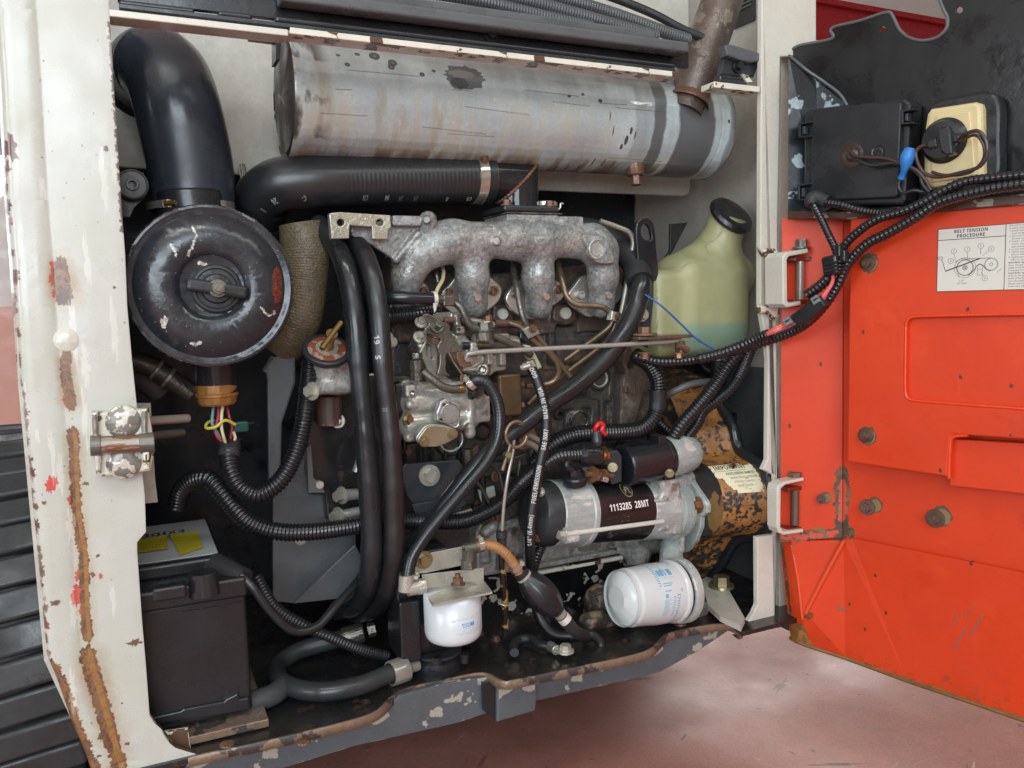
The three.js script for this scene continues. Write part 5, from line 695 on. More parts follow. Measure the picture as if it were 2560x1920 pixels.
  sub('lever_arm', plate([[1142, 882], [1152, 878], [1172, 900], [1182, 912], [1178, 918], [1160, 920], [1150, 915], [1142, 896]].reverse(), -0.09, 0.006, 0.001), M.rustSteel); sub('spring', sweep(PP([[1122, 880, -0.095], [1134, 905, -0.093], [1148, 926, -0.09], [1157, 940, -0.09], [1160, 950, -0.09], [1154, 952, -0.09], [1153, 938, -0.09]]), 0.0017, { n: 40, seg: 8 }), M.rustSteel);
  sub('screw', cyl(P(1110, 800, -0.12), P(1135, 799, -0.12), 0.005), M.rustSteel); sub('screw', cyl(P(1155, 864, -0.12), P(1172, 864, -0.12), 0.006), M.dark); sub('screw', cyl(P(1190, 862, -0.12), P(1222, 862, -0.12), 0.004), M.copper);
  sub('seal_ring', cyl(P(1176, 982, -0.1), P(1184, 984, -0.1), 0.011), M.rubber); bolt(pump, P(1192, 978, -0.112), new V3(0.2, 0.2, 1), 0.008, M.rustSteelGrey);
  // delivery fittings
  for (const [y, z] of [[968, -0.16], [1020, -0.165]]) { const a = P(1235, y, z), b = P(1325, y - 6, z); sub('delivery_valve', lathe(a, b.clone().sub(a), [[0, q(15)], [q(30), q(15)], [q(31), q(11)], [q(36), q(11)], [q(37), q(17)], [q(56), q(17)], [q(57), q(12)], [q(62), q(12)], [q(63), q(14)], [q(86), q(13)], [q(87), 0]], 6, 0.4), M.brassDull ??= mat({ color: 0x776a54, dirt: 0x54493a, rough: 0.5, metal: 0.6, vary: 0.3 })); }
  sub('mount_block', box(P(1262, 985, -0.17), 0.045, 0.075, 0.05, 0.006), mat({ color: 0x715c42, dirt: 0x4d3d2e, dirtAmt: 0.8, rough: 0.55, metal: 0.4, vary: 0.25 }), 'brown oily mounting block');
  sub('return_pipe', sweep(PP([[1056, 928, -0.105], [1080, 948, -0.1], [1105, 966, -0.097], [1130, 973, -0.097], [1150, 972, -0.098]]), 0.0068, { n: 26, seg: 16 }), M.rustSteelGrey); sub('brass_end', cyl(P(1145, 972, -0.098), P(1160, 972, -0.098), 0.008), M.brass);
  sub('fuel_pipe', sweep(PP([[1118, 755, -0.13], [1136, 757, -0.125], [1152, 770, -0.12], [1164, 795, -0.118], [1178, 815, -0.118], [1198, 824, -0.118]]), 0.0062, { n: 30, seg: 16 }), M.rustSteelGrey);
  sub('outlet_pipe', sweep(PP([[1232, 838, -0.112], [1262, 852, -0.11], [1300, 870, -0.112], [1328, 888, -0.118]]), 0.0062, { n: 16, seg: 14 }), M.rustSteelGrey);
  sub('head_rail', cyl(P(1236, 808, -0.19), P(1310, 812, -0.19), 0.007), M.rustSteel);
}
{ // injector lines
  const line = (pts, m = M.copper, r = 0.0041, n) => part(engine, 'injector_line', sweep(PP(pts, -0.155), r, { n: n ?? pts.length * 12, seg: 14 }), m);
  line([[1085, 650, -0.2], [1092, 690, -0.19], [1098, 720, -0.19], [1102, 745, -0.2]], M.rustSteelGrey, 0.005); line([[1282, 650, -0.2], [1286, 690, -0.18], [1293, 728, -0.16], [1304, 782, -0.15], [1312, 806, -0.148], [1322, 822, -0.148]], M.rustSteelGrey, 0.0055);
  line([[1394, 650, -0.2], [1402, 688, -0.18], [1410, 722, -0.17], [1421, 746, -0.165], [1442, 761, -0.16], [1480, 764, -0.155], [1506, 767, -0.15], [1524, 780, -0.15], [1536, 798, -0.15]], M.copper, 0.0052); line([[1500, 552, -0.16], [1545, 568, -0.155], [1574, 582, -0.15], [1583, 604, -0.148], [1577, 640, -0.148], [1566, 715, -0.148], [1552, 792, -0.148]], M.steel, 0.0048);
  line([[1270, 806, -0.16], [1296, 815, -0.155], [1325, 830, -0.15]], M.copper, 0.0045); line([[1340, 836, -0.148], [1384, 890, -0.148], [1430, 946, -0.15]], M.copper, 0.0048); line([[1326, 846, -0.148], [1350, 866, -0.148], [1378, 890, -0.148], [1394, 914, -0.148], [1395, 938, -0.15], [1380, 955, -0.155], [1350, 963, -0.16], [1315, 965, -0.16]], M.copper, 0.0052);
  line([[1533, 800, -0.152], [1524, 816, -0.155], [1504, 834, -0.158], [1460, 866, -0.16], [1411, 902, -0.165]], M.brassDull, 0.0048); line([[1540, 806, -0.155], [1520, 850, -0.158], [1492, 874, -0.16], [1423, 926, -0.165], [1386, 955, -0.165], [1345, 985, -0.165], [1320, 1012, -0.165]], M.brassDull, 0.0046);
  line([[1355, 918, -0.16], [1390, 921, -0.165], [1420, 918, -0.17]], M.copper, 0.004);
  const wire = part(engine, 'glow_wire', sweep(PP([[1102, 655, -0.2], [1109, 680, -0.175], [1106, 700, -0.165], [1094, 722, -0.155], [1087, 742, -0.15]]), 0.0034, { n: 24, seg: 10 }), mat({ color: 0xcfc39a, dirt: 0xa4966c, rough: 0.5, vary: 0.08 }), 'cream coloured wire');
  part(engine, 'line_clamp', plate([[1306, 824], [1322, 816], [1342, 820], [1352, 834], [1322, 848]].reverse(), -0.138, 0.012, 0.002), M.steel); part(engine, 'line_clamp', plate([[1302, 830], [1322, 846], [1318, 858], [1300, 845]].reverse(), -0.136, 0.018, 0.002), M.black); part(engine, 'line_clamp', plate([[1530, 776], [1554, 784], [1548, 806], [1527, 800]].reverse(), -0.138, 0.016, 0.002), M.zinc);
  bolt(engine, P(1332, 822, -0.137), ZN, 0.005, M.rustSteel); bolt(engine, P(1546, 792, -0.137), ZN, 0.0055, M.rustSteel);
  part(engine, 'wire_plug', plate([[1304, 868], [1314, 862], [1326, 864], [1340, 886], [1356, 918], [1346, 924], [1322, 898]].reverse(), -0.125, 0.012, 0.002), mat({ color: 0xb9bd9d, dirt: 0x8d9074, rough: 0.5, vary: 0.06 }), 'pale green wire plug');
  // mounting plate low on the block
  part(engine, 'mount_plate', plate([[1005, 1167], [1016, 1160], [1146, 1150], [1158, 1166], [1150, 1190], [1112, 1248], [1034, 1264], [1016, 1236], [1008, 1205]].reverse(), -0.15, 0.008, 0.0015), M.greyDark, 'slate grey mounting plate with one bolt'); bolt(engine, P(1073, 1188, -0.149), ZN, 0.0125, M.zinc, { h: 0.01 });
  part(engine, 'mount_plate', plate([[1030, 1262], [1160, 1240], [1165, 1262], [1130, 1285], [1040, 1290]].reverse(), -0.135, 0.006, 0.001), M.greyDark);
  // water pump housing and pulley guard left of the twin hoses
  const hz = -0.15; part(engine, 'front_cover', plate([[766, 940], [985, 930], [985, 1400], [905, 1330], [818, 1295], [812, 1240], [775, 1230], [768, 1180]].reverse(), -0.2, 0.06, 0.004), M.oily);
  part(engine, 'bracket_strip', plate([[766, 1120], [778, 1112], [784, 1195], [806, 1212], [812, 1232], [772, 1233]].reverse(), -0.16, 0.004, 0.001), M.greyMid);
  for (const [x, y, x2, y2, r] of [[845, 1238, 905, 1234, 15], [836, 1290, 900, 1278, 14], [878, 1180, 905, 1130, 10], [860, 1318, 920, 1308, 12]]) { part(engine, 'bolt_boss', cyl(P(x + 12, y, hz), P(x2, y2, hz), R(r, P(x, y, hz)), R(r * 0.9, P(x, y, hz))), M.pumpAluPlain); }
  bolt(engine, P(856, 1238, hz), new V3(-1, 0, 0.5), 0.0095, M.steel, { h: 0.012 }); bolt(engine, P(847, 1289, hz), new V3(-1, 0, 0.5), 0.0095, M.steel, { h: 0.012 }); bolt(engine, P(797, 1210, hz - 0.01), ZN, 0.007, M.zinc, { washer: 0 });
  part(engine, 'cover_edge', plate([[982, 1120], [990, 1120], [998, 1285], [984, 1290]].reverse(), -0.14, 0.02, 0.001), M.pumpAluPlain);
  bolt(engine, P(845, 1052, -0.17), new V3(-0.6, 0, 1), 0.008, M.disc); part(engine, 'rusty_neck', cyl(P(822, 990, -0.175), P(824, 1062, -0.175), 0.022, 0.02), mat({ color: 0x55423a, dirt: 0x3a2e28, chip: 0x8a5a48, chipAt: 0.05, rough: 0.7, tile: 0.1 }));
  part(engine, 'side_bolt', boltGeo(P(980, 855, -0.16), ZN, 0.006), M.zinc); part(engine, 'side_tab', plate([[976, 828], [984, 838], [984, 868], [976, 870]].reverse(), -0.155, 0.006, 0.001), M.zinc);
}
{ // oil filler on its cast neck
  const t = thing('oil_filler', 'cast oil filler neck with a rusty red cap and brass tee handle', 'filler neck');
  const ax = new V3(-0.02, 0.8, 0.6), c = P(817, 872, -0.12);
  const f = U(0.012, S.cyl(P(816, 888, -0.125), P(820, 940, -0.14), R(40, c), 0.006), S.cap(P(822, 925, -0.14), P(850, 955, -0.145), R(34, c)), S.cap(P(792, 972, -0.12), P(865, 962, -0.125), R(17, c)), S.box(P(845, 930, -0.14), 0.02, 0.03, 0.02, 0.008));
  const [mn, mx] = bb(px2([[765, 850], [890, 1000]], -0.13), 0.02); mn.z = -0.19; mx.z = -0.08; part(t, 'neck', sdf(f, mn, mx, 0.003, rustTone([0.45, 0.45, 0.43], [0.34, 0.33, 0.31], [0.3, 0.27, 0.24])), M.castAlu, 'grey cast filler neck');
  bolt(t, P(782, 978, -0.11), new V3(-1, 0.1, 0.6), 0.0095, M.zinc, { h: 0.01 });
  part(t, 'rubber_ring', lathe(c, ax, [[-0.014, 0.022], [-0.012, 0.032], [-0.006, 0.0362], [-0.001, 0.0362], [0.001, 0.034], [0.0005, 0.0285], [-0.001, 0.0285]], 48), M.rubberDull);
  part(t, 'cap_disc', boxUV(lathe(c, ax, [[-0.002, 0.0288], [0.0005, 0.0285], [0.001, 0.027], [0.0015, 0]], 44)), mat({ color: 0x8e5f50, dirt: 0xa9542c, dirtAmt: 0.9, chip: 0xb0a498, chipAt: 0.18, rough: 0.5, metal: 0.35, vary: 0.2, tile: 0.12 })); part(t, 'washer', lathe(c.clone().addScaledVector(ax.clone().normalize(), 0.001), ax, [[0, 0.0172], [0.002, 0.017], [0.002, 0]], 36), M.zinc);
  const top = P(830, 834, -0.085); part(t, 'tee_stem', sweep([c.clone().addScaledVector(ax.clone().normalize(), 0.003), top], (u) => 0.0105 - 0.003 * sstep(0, 0.4, u) + 0.001 * sstep(0.7, 1, u), { n: 14, straight: true, seg: 22 }), M.brass); const hd = P(853, 806, -0.095), hd2 = P(804, 872, -0.072); part(t, 'tee_handle', cyl(hd2, hd, 0.0042, 0.0042, 16), M.brass);
}
// ================================================================ starter, flywheel cover, filters
// plate on a plane x = const, outline from picture points, thick to the left of it
function plateX(pts, x, thick, bev = 0.0015, holes) {
  const q = pts.map(p => p.isVector3 ? p : PX(p[0], p[1], x)), s = new THREE.Shape(q.map(v => new V2(-v.z, v.y)));
  const g = new THREE.ExtrudeGeometry(s, { depth: Math.max(thick - 2 * bev, 1e-4), bevelEnabled: bev > 0, bevelThickness: bev, bevelSize: bev, bevelOffset: -bev, bevelSegments: 2, curveSegments: 8 });
  g.rotateY(Math.PI / 2); g.translate(x - thick + bev, 0, 0); return boxUV(g);
}
const axisPart = (a, b) => { const d = b.clone().sub(a), L = d.length(); d.normalize(); return { d, L, at: t => a.clone().addScaledVector(d, t), of: px => { let best = 0, e = 1e9; for (let t = -0.2; t < L + 0.2; t += 0.0005) { const v = a.clone().addScaledVector(d, t).sub(CAM), x = 1280 + F * v.dot(new V3(1, 0, 0).applyQuaternion(camera.quaternion)) / v.dot(fwd); if (Math.abs(x - px) < e) { e = Math.abs(x - px); best = t; } } return best; } }; };
// flywheel cover: a profile in the plane across the crankshaft, carried along it; worn ochre paint over black
const bellRim = (() => { const pts = [[1600, 905], [1640, 912], [1700, 922], [1760, 950], [1787, 985], [1801, 1020], [1815, 1045], [1828, 1066], [1837, 1105], [1846, 1128], [1870, 1147], [1893, 1162], [1917, 1195], [1930, 1240], [1931, 1282], [1917, 1318], [1888, 1338], [1850, 1342], [1829, 1360], [1806, 1400], [1777, 1438], [1755, 1456]]; const c = new THREE.CatmullRomCurve3(pts.map(p => PX(p[0], p[1], 0.52)), false, 'centripetal'); return c.getSpacedPoints(160); })();
const bellTex = canvasTex(1024, 2048, (x, w, h) => {
  seed = 17; const im = x.createImageData(w, h);
  for (let j = 0; j < h; j++) for (let i = 0; i < w; i++) {
    const u = i / w, s = 1 - j / h, k = (j * w + i) * 4, n = 0.8 * pf(u, s * 5.6, 7, 70, 6), n2 = 1.7 * pf(u, s * 5.6, 26, 75, 4);
    let keep = 0.16 * (s < 0.3 ? -0.9 : s < 0.52 ? 2.0 : s < 0.62 ? 1.4 : s < 0.74 ? 0.7 : s < 0.85 ? 0.1 : -1.0) + 0.1 * (0.5 - u);
    const ochre = sstep(-0.03, 0.12, n + 0.5 * n2 + keep), dirt = clamp(0.5 + 1.3 * pf(u, s * 5.6, 4, 91, 5));
    let c = mix3(mix3([52, 47, 43], [82, 68, 54], clamp(0.5 + 2 * n2)), mix3([172, 118, 62], [128, 88, 50], dirt), ochre); const f = 1 + 0.12 * n2; im.data[k] = c[0] * f; im.data[k + 1] = c[1] * f; im.data[k + 2] = c[2] * f; im.data[k + 3] = 255;
  }
  x.putImageData(im, 0, 0);
});
{
  const t = thing('flywheel_cover', 'flywheel cover with worn orange paint over black beside the starter', 'cover');
  const xs = [0.52, 0.51, 0.495, 0.48, 0.462, 0.446, 0.432], cen = new V3(0, 0.52, -0.3), pos = [], uv = [], idx = [], n = bellRim.length;
  xs.forEach((x, i) => { const f = 1 - 0.06 * Math.pow(i / 6, 1.4); bellRim.forEach((v, j) => { pos.push(x, cen.y + (v.y - cen.y) * f, cen.z + (v.z - cen.z) * f - 0.012 * (i ? 1 : 0)); uv.push((0.52 - x) / 0.16, j / (n - 1)); }); });
  for (let i = 0; i < xs.length - 1; i++) for (let j = 0; j < n - 1; j++) { const a = i * n + j; idx.push(a, a + 1, a + n, a + 1, a + n + 1, a + n); }
  const bm = new THREE.MeshPhysicalMaterial({ map: bellTex, roughness: 0.55, roughnessMap: roughDirt, bumpMap: bumpCast, bumpScale: 0.0007, side: THREE.DoubleSide });
  part(t, 'housing_shell', geoFrom(pos, idx, uv), bm, 'worn orange and black painted housing');
  const back = [new V3(0, bellRim[n - 1].y, -0.5), new V3(0, bellRim[0].y, -0.5)];
  const outl = k => [...bellRim.map(v => new V3(0, cen.y + (v.y - cen.y) * k, cen.z + (v.z - cen.z) * k - (k < 1 ? 0.012 : 0))), new V3(0, bellRim[n - 1].y, -0.55), new V3(0, bellRim[0].y, -0.55)];
  part(t, 'end_face', plateX(outl(0.94), 0.436, 0.004, 0.001), mat({ color: 0x8a6638, dirt: 0x5d4428, dirtAmt: 0.9, chip: 0x2c2826, chipAt: -0.02, rough: 0.6, vary: 0.15 })); 
  part(t, 'rubber_rim', sweep(bellRim.map(v => new V3(0.524, v.y, v.z)).filter((_, i) => i % 4 === 0 && i > 44), 0.0092, { n: 160, seg: 12, shape: a => 1 + 0.5 * Math.abs(Math.cos(a)) }), M.rubber, 'black rubber rim along the edge');
  part(t, 'rear_plate', plateX(outl(1.0), 0.534, 0.012, 0.002), M.black);
  // torn warning label that follows the bulge
  const lt = canvasTex(1024, 512, (x, w, h) => { x.fillStyle = '#d9d3b4'; x.fillRect(0, 0, w, h); seed = 3; for (let i = 0; i < 90; i++) { x.globalAlpha = 0.12; blob(x, rnd() * w, rnd() * h, 10 + rnd() * 60, 6 + rnd() * 20, rnd() > 0.5 ? '#b5a878' : '#ece8d2', 0.4); } x.globalAlpha = 1; x.fillStyle = '#1d1c19'; x.font = 'bold 128px sans-serif'; x.fillText('IMPORTANT', 100, 130); x.fillRect(30, 156, 760, 6); x.font = 'bold 58px sans-serif'; x.fillText('AVOID ENGINE DAMAGE', 280, 232); x.font = '44px sans-serif'; x.fillText('WARRANTY IS VOID IF REMOVED', 330, 300); x.fillText('OR ENGINE AT LOW IDLE', 380, 362); x.fillText('BEFORE SHUT OFF', 440, 424); for (let i = 0; i < 24; i++) { x.strokeStyle = '#4a4336'; x.lineWidth = 2 + rnd() * 2; x.beginPath(); let a = 420 + rnd() * 500, b = 170 + rnd() * 300; x.moveTo(a, b); for (let q = 0; q < 4; q++) { a += rnd() * 40; b += rnd() * 30 - 15; x.lineTo(a, b); } x.stroke(); } });
  const lp = [], lu = [], li = [], N = 44, Mv = 20, s0 = 0.53, s1 = 0.612, x0 = 0.428, x1 = 0.512;
  const at = (x, s) => { const f = 1 - 0.06 * Math.pow((0.52 - x) / 0.078, 1.4), q = clamp(s) * (n - 1), a = Math.floor(q), v = bellRim[a].clone().lerp(bellRim[Math.min(a + 1, n - 1)], q - a); return new V3(x, cen.y + (v.y - cen.y) * f + 0.002, cen.z + (v.z - cen.z) * f - 0.012 + 0.003); };
  const inside = (u, v) => { const e = 0.03 * Math.sin(u * 31) + 0.03 * Math.sin(u * 57 + 2) + 0.02 * Math.sin(v * 40); if (v < 0.03 + (u > 0.5 ? 0.22 * Math.abs(Math.sin(u * 9)) * (u < 0.8 ? 1 : 0.6) : 0)) return false; if (u < 0.02 + e) return false; return v < mix(0.5, 1.0, sstep(0.02, 0.45, u)) + e && u < 0.99 + 0.5 * e; };
  for (let i = 0; i <= N; i++) for (let j = 0; j <= Mv; j++) { const u = i / N, v = j / Mv, q = at(mix(x0, x1, u), mix(s0, s1, v)); lp.push(q.x, q.y, q.z); lu.push(u, 1 - v); }
  for (let i = 0; i < N; i++) for (let j = 0; j < Mv; j++) if (inside((i + 0.5) / N, (j + 0.5) / Mv)) { const a = i * (Mv + 1) + j; li.push(a, a + 1, a + Mv + 1, a + 1, a + Mv + 2, a + Mv + 1); }
  part(t, 'warning_label', geoFrom(lp, li, lu), new THREE.MeshStandardMaterial({ map: lt, roughness: 0.6, side: THREE.DoubleSide }), 'torn cream warning label');
  if (0) part(t, 'side_ear', plate([[1735, 1170], [1760, 1195], [1790, 1240], [1770, 1262], [1748, 1220], [1728, 1195]].reverse(), -0.13, 0.02, 0.004), bm);
}
M.alu2 = mat({ color: 0xb2b9b6, dirt: 0x8f9390, dirtAmt: 0.6, rough: 0.52, metal: 0.2, bump: 'cast', bumpScale: 0.0005, vary: 0.18, chip: 0xcfcfca, chipAt: 0.36 });
{ // starter
  const t = thing('starter_motor', 'starter motor with black barrel, grey ends and long through bolt', 'starter');
  const a = P(1330, 1285, -0.115), b = P(1700, 1270, -0.14), A = axisPart(a, b), T = px => A.of(px), r = R(78, P(1440, 1280, -0.12));
  part(t, 'end_cap', lathe(A.at(T(1318)), A.d, [[0, 0], [0.001, r * 0.5], [0.004, r * 0.72], [0.012, r * 0.94], [0.02, r * 1.0], [T(1372) - T(1318), r * 1.03]], 48), M.rubberDull);
  part(t, 'cap_ring', lathe(A.at(T(1350)), A.d, [[-0.004, r * 0.62], [-0.008, r * 0.66], [-0.009, r * 0.72], [0, r * 0.8]], 40), M.alu2);
  part(t, 'rear_ring', lathe(A.at(T(1368)), A.d, [[0, r * 1.0], [0.004, r * 1.06], [T(1440) - T(1368), r * 1.06], [T(1440) - T(1368) + 0.002, r * 1.1], [T(1452) - T(1368), r * 1.1], [T(1452) - T(1368) + 0.002, r * 1.0]], 60), M.alu2, 'pale cast end ring');
  const L = T(1594) - T(1448), body = sweep([A.at(T(1448)), A.at(T(1594))], r, { straight: true, n: 2, seg: 64, uv01: true, cap: false });
  const st = canvasTex(512, 1024, (x, w, h) => { seed = 8; x.fillStyle = '#1b1a1a'; x.fillRect(0, 0, w, h); for (let i = 0; i < 300; i++) { x.globalAlpha = 0.1; blob(x, rnd() * w, rnd() * h, 3 + rnd() * 22, 2 + rnd() * 14, rnd() > 0.5 ? '#4b4744' : '#0b0b0b', 0.5); } x.globalAlpha = 1; const cy = h * 0.5 - 26; x.save(); x.translate(w * 0.5 + 20, cy); x.rotate(-0.06); x.fillStyle = '#0d0d0e'; x.fillRect(-190, -38, 380, 76); x.fillStyle = '#eceae4'; x.font = 'bold 50px sans-serif'; x.textAlign = 'center'; x.textBaseline = 'middle'; x.fillText('1113285  28MT', 0, 3); x.restore();
    x.save(); x.translate(w * 0.5 + 40, cy - 92); x.lineWidth = 4; x.strokeStyle = '#a89c78'; x.fillStyle = '#2a2824'; x.beginPath(); x.ellipse(0, 0, 44, 46, 0, 0, 6.3); x.fill(); x.stroke(); x.strokeStyle = '#cfc7a8'; x.beginPath(); x.moveTo(-20, 26); x.lineTo(-6, -22); x.lineTo(6, 2); x.lineTo(22, -14); x.lineTo(14, 18); x.lineTo(30, 26); x.moveTo(-26, 0); x.lineTo(-8, 8); x.stroke(); x.fillStyle = '#d8d2b8'; x.fillRect(2, -22, 14, 10); x.restore();
    for (let i = 0; i < 60; i++) { x.fillStyle = ['#77736c', '#a09a8e', '#4a4642'][i % 3]; x.fillRect(rnd() * w, cy + 50 + rnd() * 300, 2 + rnd() * 18, 1.5 + rnd() * 2); } });
  part(t, 'barrel', body, new THREE.MeshPhysicalMaterial({ map: st, roughness: 0.35, clearcoat: 0.4, clearcoatRoughness: 0.2, bumpMap: bumpSoft, bumpScale: 0.0003 }), 'black barrel with a white part number');
  part(t, 'front_ring', lathe(A.at(T(1594)), A.d, [[0, r * 0.9], [0, r * 1.0], [0.001, r * 1.02], [T(1655) - T(1594), r * 1.02], [T(1655) - T(1594) + 0.003, r * 0.97], [T(1662) - T(1594), r * 0.97], [T(1663) - T(1594), r * 1.05], [T(1690) - T(1594), r * 1.04], [T(1695) - T(1594), r * 0.9]], 60), M.alu2);
  for (let k = 0; k < 3; k++) part(t, 'cooling_rib', lathe(A.at(T(1664) + k * 0.007), A.d, [[0, r * 1.03], [0.001, r * 1.09], [0.0035, r * 1.09], [0.0045, r * 1.03]], 48), M.alu2);
  const fx = A.at(T(1712)).x, q = p => R(p, P(1700, 1270, -0.14)); const f = U(0.012, S.cap(A.at(T(1680)), A.at(T(1750)), r * 0.92, r * 0.72), S.cap(P(1690, 1205, -0.12), P(1730, 1195, -0.13), q(20)), S.box(P(1662, 1218, -0.1), q(28), q(22), 0.02, 0.006), S.box(P(1650, 1310, -0.095), q(18), q(15), 0.014, 0.005), S.box(P(1688, 1290, -0.09), q(12), q(44), 0.008, 0.004), S.cap(P(1640, 1252, -0.085), P(1718, 1238, -0.1), q(7)), S.box(P(1700, 1340, -0.11), q(6), q(40), 0.012, 0.004));
  const bbx = new THREE.Box3().setFromPoints([A.at(T(1640)), A.at(T(1760))]).expandByScalar(0.1);
  part(t, 'drive_housing', sdf(f, bbx.min, bbx.max, 0.0036, rustTone([0.62, 0.62, 0.6], [0.45, 0.44, 0.42], [0.3, 0.25, 0.2], 20)), M.castAlu, 'cast grey drive housing');
  const fl = part(t, 'mounting_flange', plateX([[1700, 1188], [1724, 1183], [1738, 1198], [1752, 1220], [1770, 1245], [1779, 1262], [1778, 1280], [1764, 1292], [1762, 1318], [1750, 1350], [1726, 1378], [1700, 1387], [1677, 1377], [1676, 1350], [1690, 1320], [1690, 1230]], 0.432, 0.011, 0.002), M.alu2, 'cast grey mounting flange');
  for (const [x, y, rr] of [[1745, 1262, 15], [1692, 1372, 15], [1706, 1202, 12]]) { const c = PX(x, y, 0.42); bolt(fl, c, new V3(-1, 0, 0.15), R(rr, c), M.rustOrange2 ??= mat({ color: 0x9a7250, dirt: 0x6f4b30, dirtAmt: 0.8, rough: 0.5, metal: 0.5, vary: 0.2 }), { h: 0.012, washer: 1.35 }); }
  const b0 = P(1404, 1337, -0.062), b1 = P(1658, 1303, -0.072); part(t, 'through_bolt', cyl(b0, b1, 0.0042, 0.0042, 14), M.disc); bolt(t, b0.clone().addScaledVector(A.d, 0.004), A.d.clone().negate(), 0.0085, M.zinc, { h: 0.009 });
  part(t, 'bolt_lug', box(P(1422, 1330, -0.078), 0.035, 0.036, 0.03, 0.008), M.alu2); part(t, 'vent_screw', lathe(P(1528, 1337, -0.066), new V3(0, -0.6, 0.8), [[0, 0.009], [0.001, 0.0085], [0.0005, 0.006], [-0.002, 0.004], [-0.002, 0]], 20), M.oily);
  bolt(t, P(1352, 1230, -0.085), new V3(-1, 0.3, 0.6), 0.0055, M.zinc); bolt(t, P(1343, 1342, -0.09), new V3(-1, 0, 0.6), 0.006, M.rustOrange);
  const s = thing('starter_solenoid', 'black solenoid cylinder with a round grey end cap on top of the starter', 'solenoid');
  const sa = P(1556, 1166, -0.1), sb = P(1660, 1144, -0.105), B = axisPart(sa, sb), sr = R(52, P(1600, 1155, -0.1));
  part(s, 'case', lathe(sa, B.d, [[0, 0], [0.0005, sr * 0.9], [0.002, sr * 0.97], [0.003, sr], [0.009, sr], [0.0095, sr * 0.985], [B.L - 0.006, sr * 0.985], [B.L - 0.005, sr * 1.05], [B.L, sr * 1.05], [B.L + 0.001, 0]], 56), M.rubberGloss); part(s, 'end_plate', plate([[1646, 1092], [1664, 1088], [1690, 1185], [1688, 1206], [1664, 1208]].reverse(), -0.085, 0.03, 0.002), M.black);
  part(s, 'nose_cap', lathe(sb.clone().addScaledVector(B.d, 0.004), B.d, [[0, sr * 0.98], [0.02, sr * 1.0], [0.05, sr * 0.94], [0.062, sr * 0.8], [0.068, sr * 0.55], [0.07, 0]], 48), M.alu2, 'rounded grey end cap');
  bolt(s, P(1674, 1183, -0.068), new V3(-0.6, 0, 1), 0.0062, M.zincYellow, { washer: 1.3 });
  part(s, 'terminal_block', plate([[1514, 1130], [1545, 1126], [1556, 1140], [1556, 1205], [1532, 1212], [1520, 1190]].reverse(), -0.085, 0.04, 0.003), M.greyDark); bolt(s, P(1532, 1168, -0.082), new V3(-0.7, 0.1, 1), 0.0058, M.zincYellow, { tip: 0.004 });
  const n0 = P(1467, 1185, -0.075), n1 = P(1532, 1190, -0.085), nd = n1.clone().sub(n0).normalize(); part(s, 'stud', cyl(n0, n1, 0.0052, 0.0052, 14), M.rustSteel); part(s, 'terminal_nut', boltGeo(n0.clone().addScaledVector(nd, 0.01), nd, 0.0125, 0.01, 1.15), M.rustOrange2); part(s, 'terminal_nut', boltGeo(n0.clone().addScaledVector(nd, 0.03), nd, 0.012, 0.009, 0), M.rustOrange); part(s, 'tab', cyl(P(1505, 1196, -0.07), P(1518, 1200, -0.07), 0.005), M.bright);
  const c0 = P(1446, 1136, -0.085), c1 = P(1500, 1139, -0.085), cd = c1.clone().sub(c0).normalize(); part(s, 'rubber_boot', lathe(c0, cd, [[0, 0], [0.002, 0.012], [0.008, 0.0178], [0.02, 0.019], [0.034, 0.0185], [0.036, 0.0168], [0.038, 0.0175], [0.042, 0.017]], 36), M.rubberGloss, 'black rubber boot over the battery terminal'); part(s, 'copper_ring', lathe(c1.clone().addScaledVector(cd, 0.0015), cd, [[-0.003, 0.0125], [0.003, 0.0125], [0.004, 0.017], [0.0052, 0.0165], [0.006, 0.012], [0.012, 0.011]], 30), mat({ color: 0xb9824a, dirt: 0x8d5f33, rough: 0.35, metal: 0.8 }));
  part(s, 'brush_grommet', lathe(P(1436, 1193, -0.085), new V3(-0.1, 1, 0.2), [[-0.012, 0.02], [0, 0.021], [0.003, 0.019], [0.006, 0.012], [0.016, 0.01], [0.018, 0]], 30), M.rubberGloss); part(s, 'brush_lead', sweep(PP([[1440, 1180, -0.085], [1424, 1172, -0.08], [1415, 1160, -0.08], [1425, 1152, -0.085]]), 0.006, { n: 16, seg: 12 }), M.rubber); part(s, 'link_strap', plate([[1455, 1170], [1470, 1166], [1492, 1186], [1486, 1196], [1470, 1190]].reverse(), -0.09, 0.006, 0.001), M.greyMid);
}
{ // fuse link with its red wire, tucked behind the solenoid
  const t = thing('red_terminal_wire', 'bright red looped wire with a dark sleeve above the solenoid', 'wire');
  M.redWire = mat({ color: 0xd22a2f, dirt: 0xb32227, rough: 0.4, vary: 0.05 });
  part(t, 'wire', sweep(PP([[1486, 1082, -0.105], [1491, 1066, -0.1], [1500, 1058, -0.1], [1508, 1064, -0.1], [1504, 1076, -0.1], [1514, 1086, -0.1]]), 0.0044, { n: 40, seg: 12 }), M.redWire); part(t, 'sleeve', sweep(PP([[1491, 1080, -0.1], [1492, 1098, -0.098], [1494, 1118, -0.095], [1496, 1128, -0.095]]), (u) => 0.0092 - 0.0032 * sstep(0.5, 0.8, u), { n: 20, seg: 18 }), M.greyDark);
}
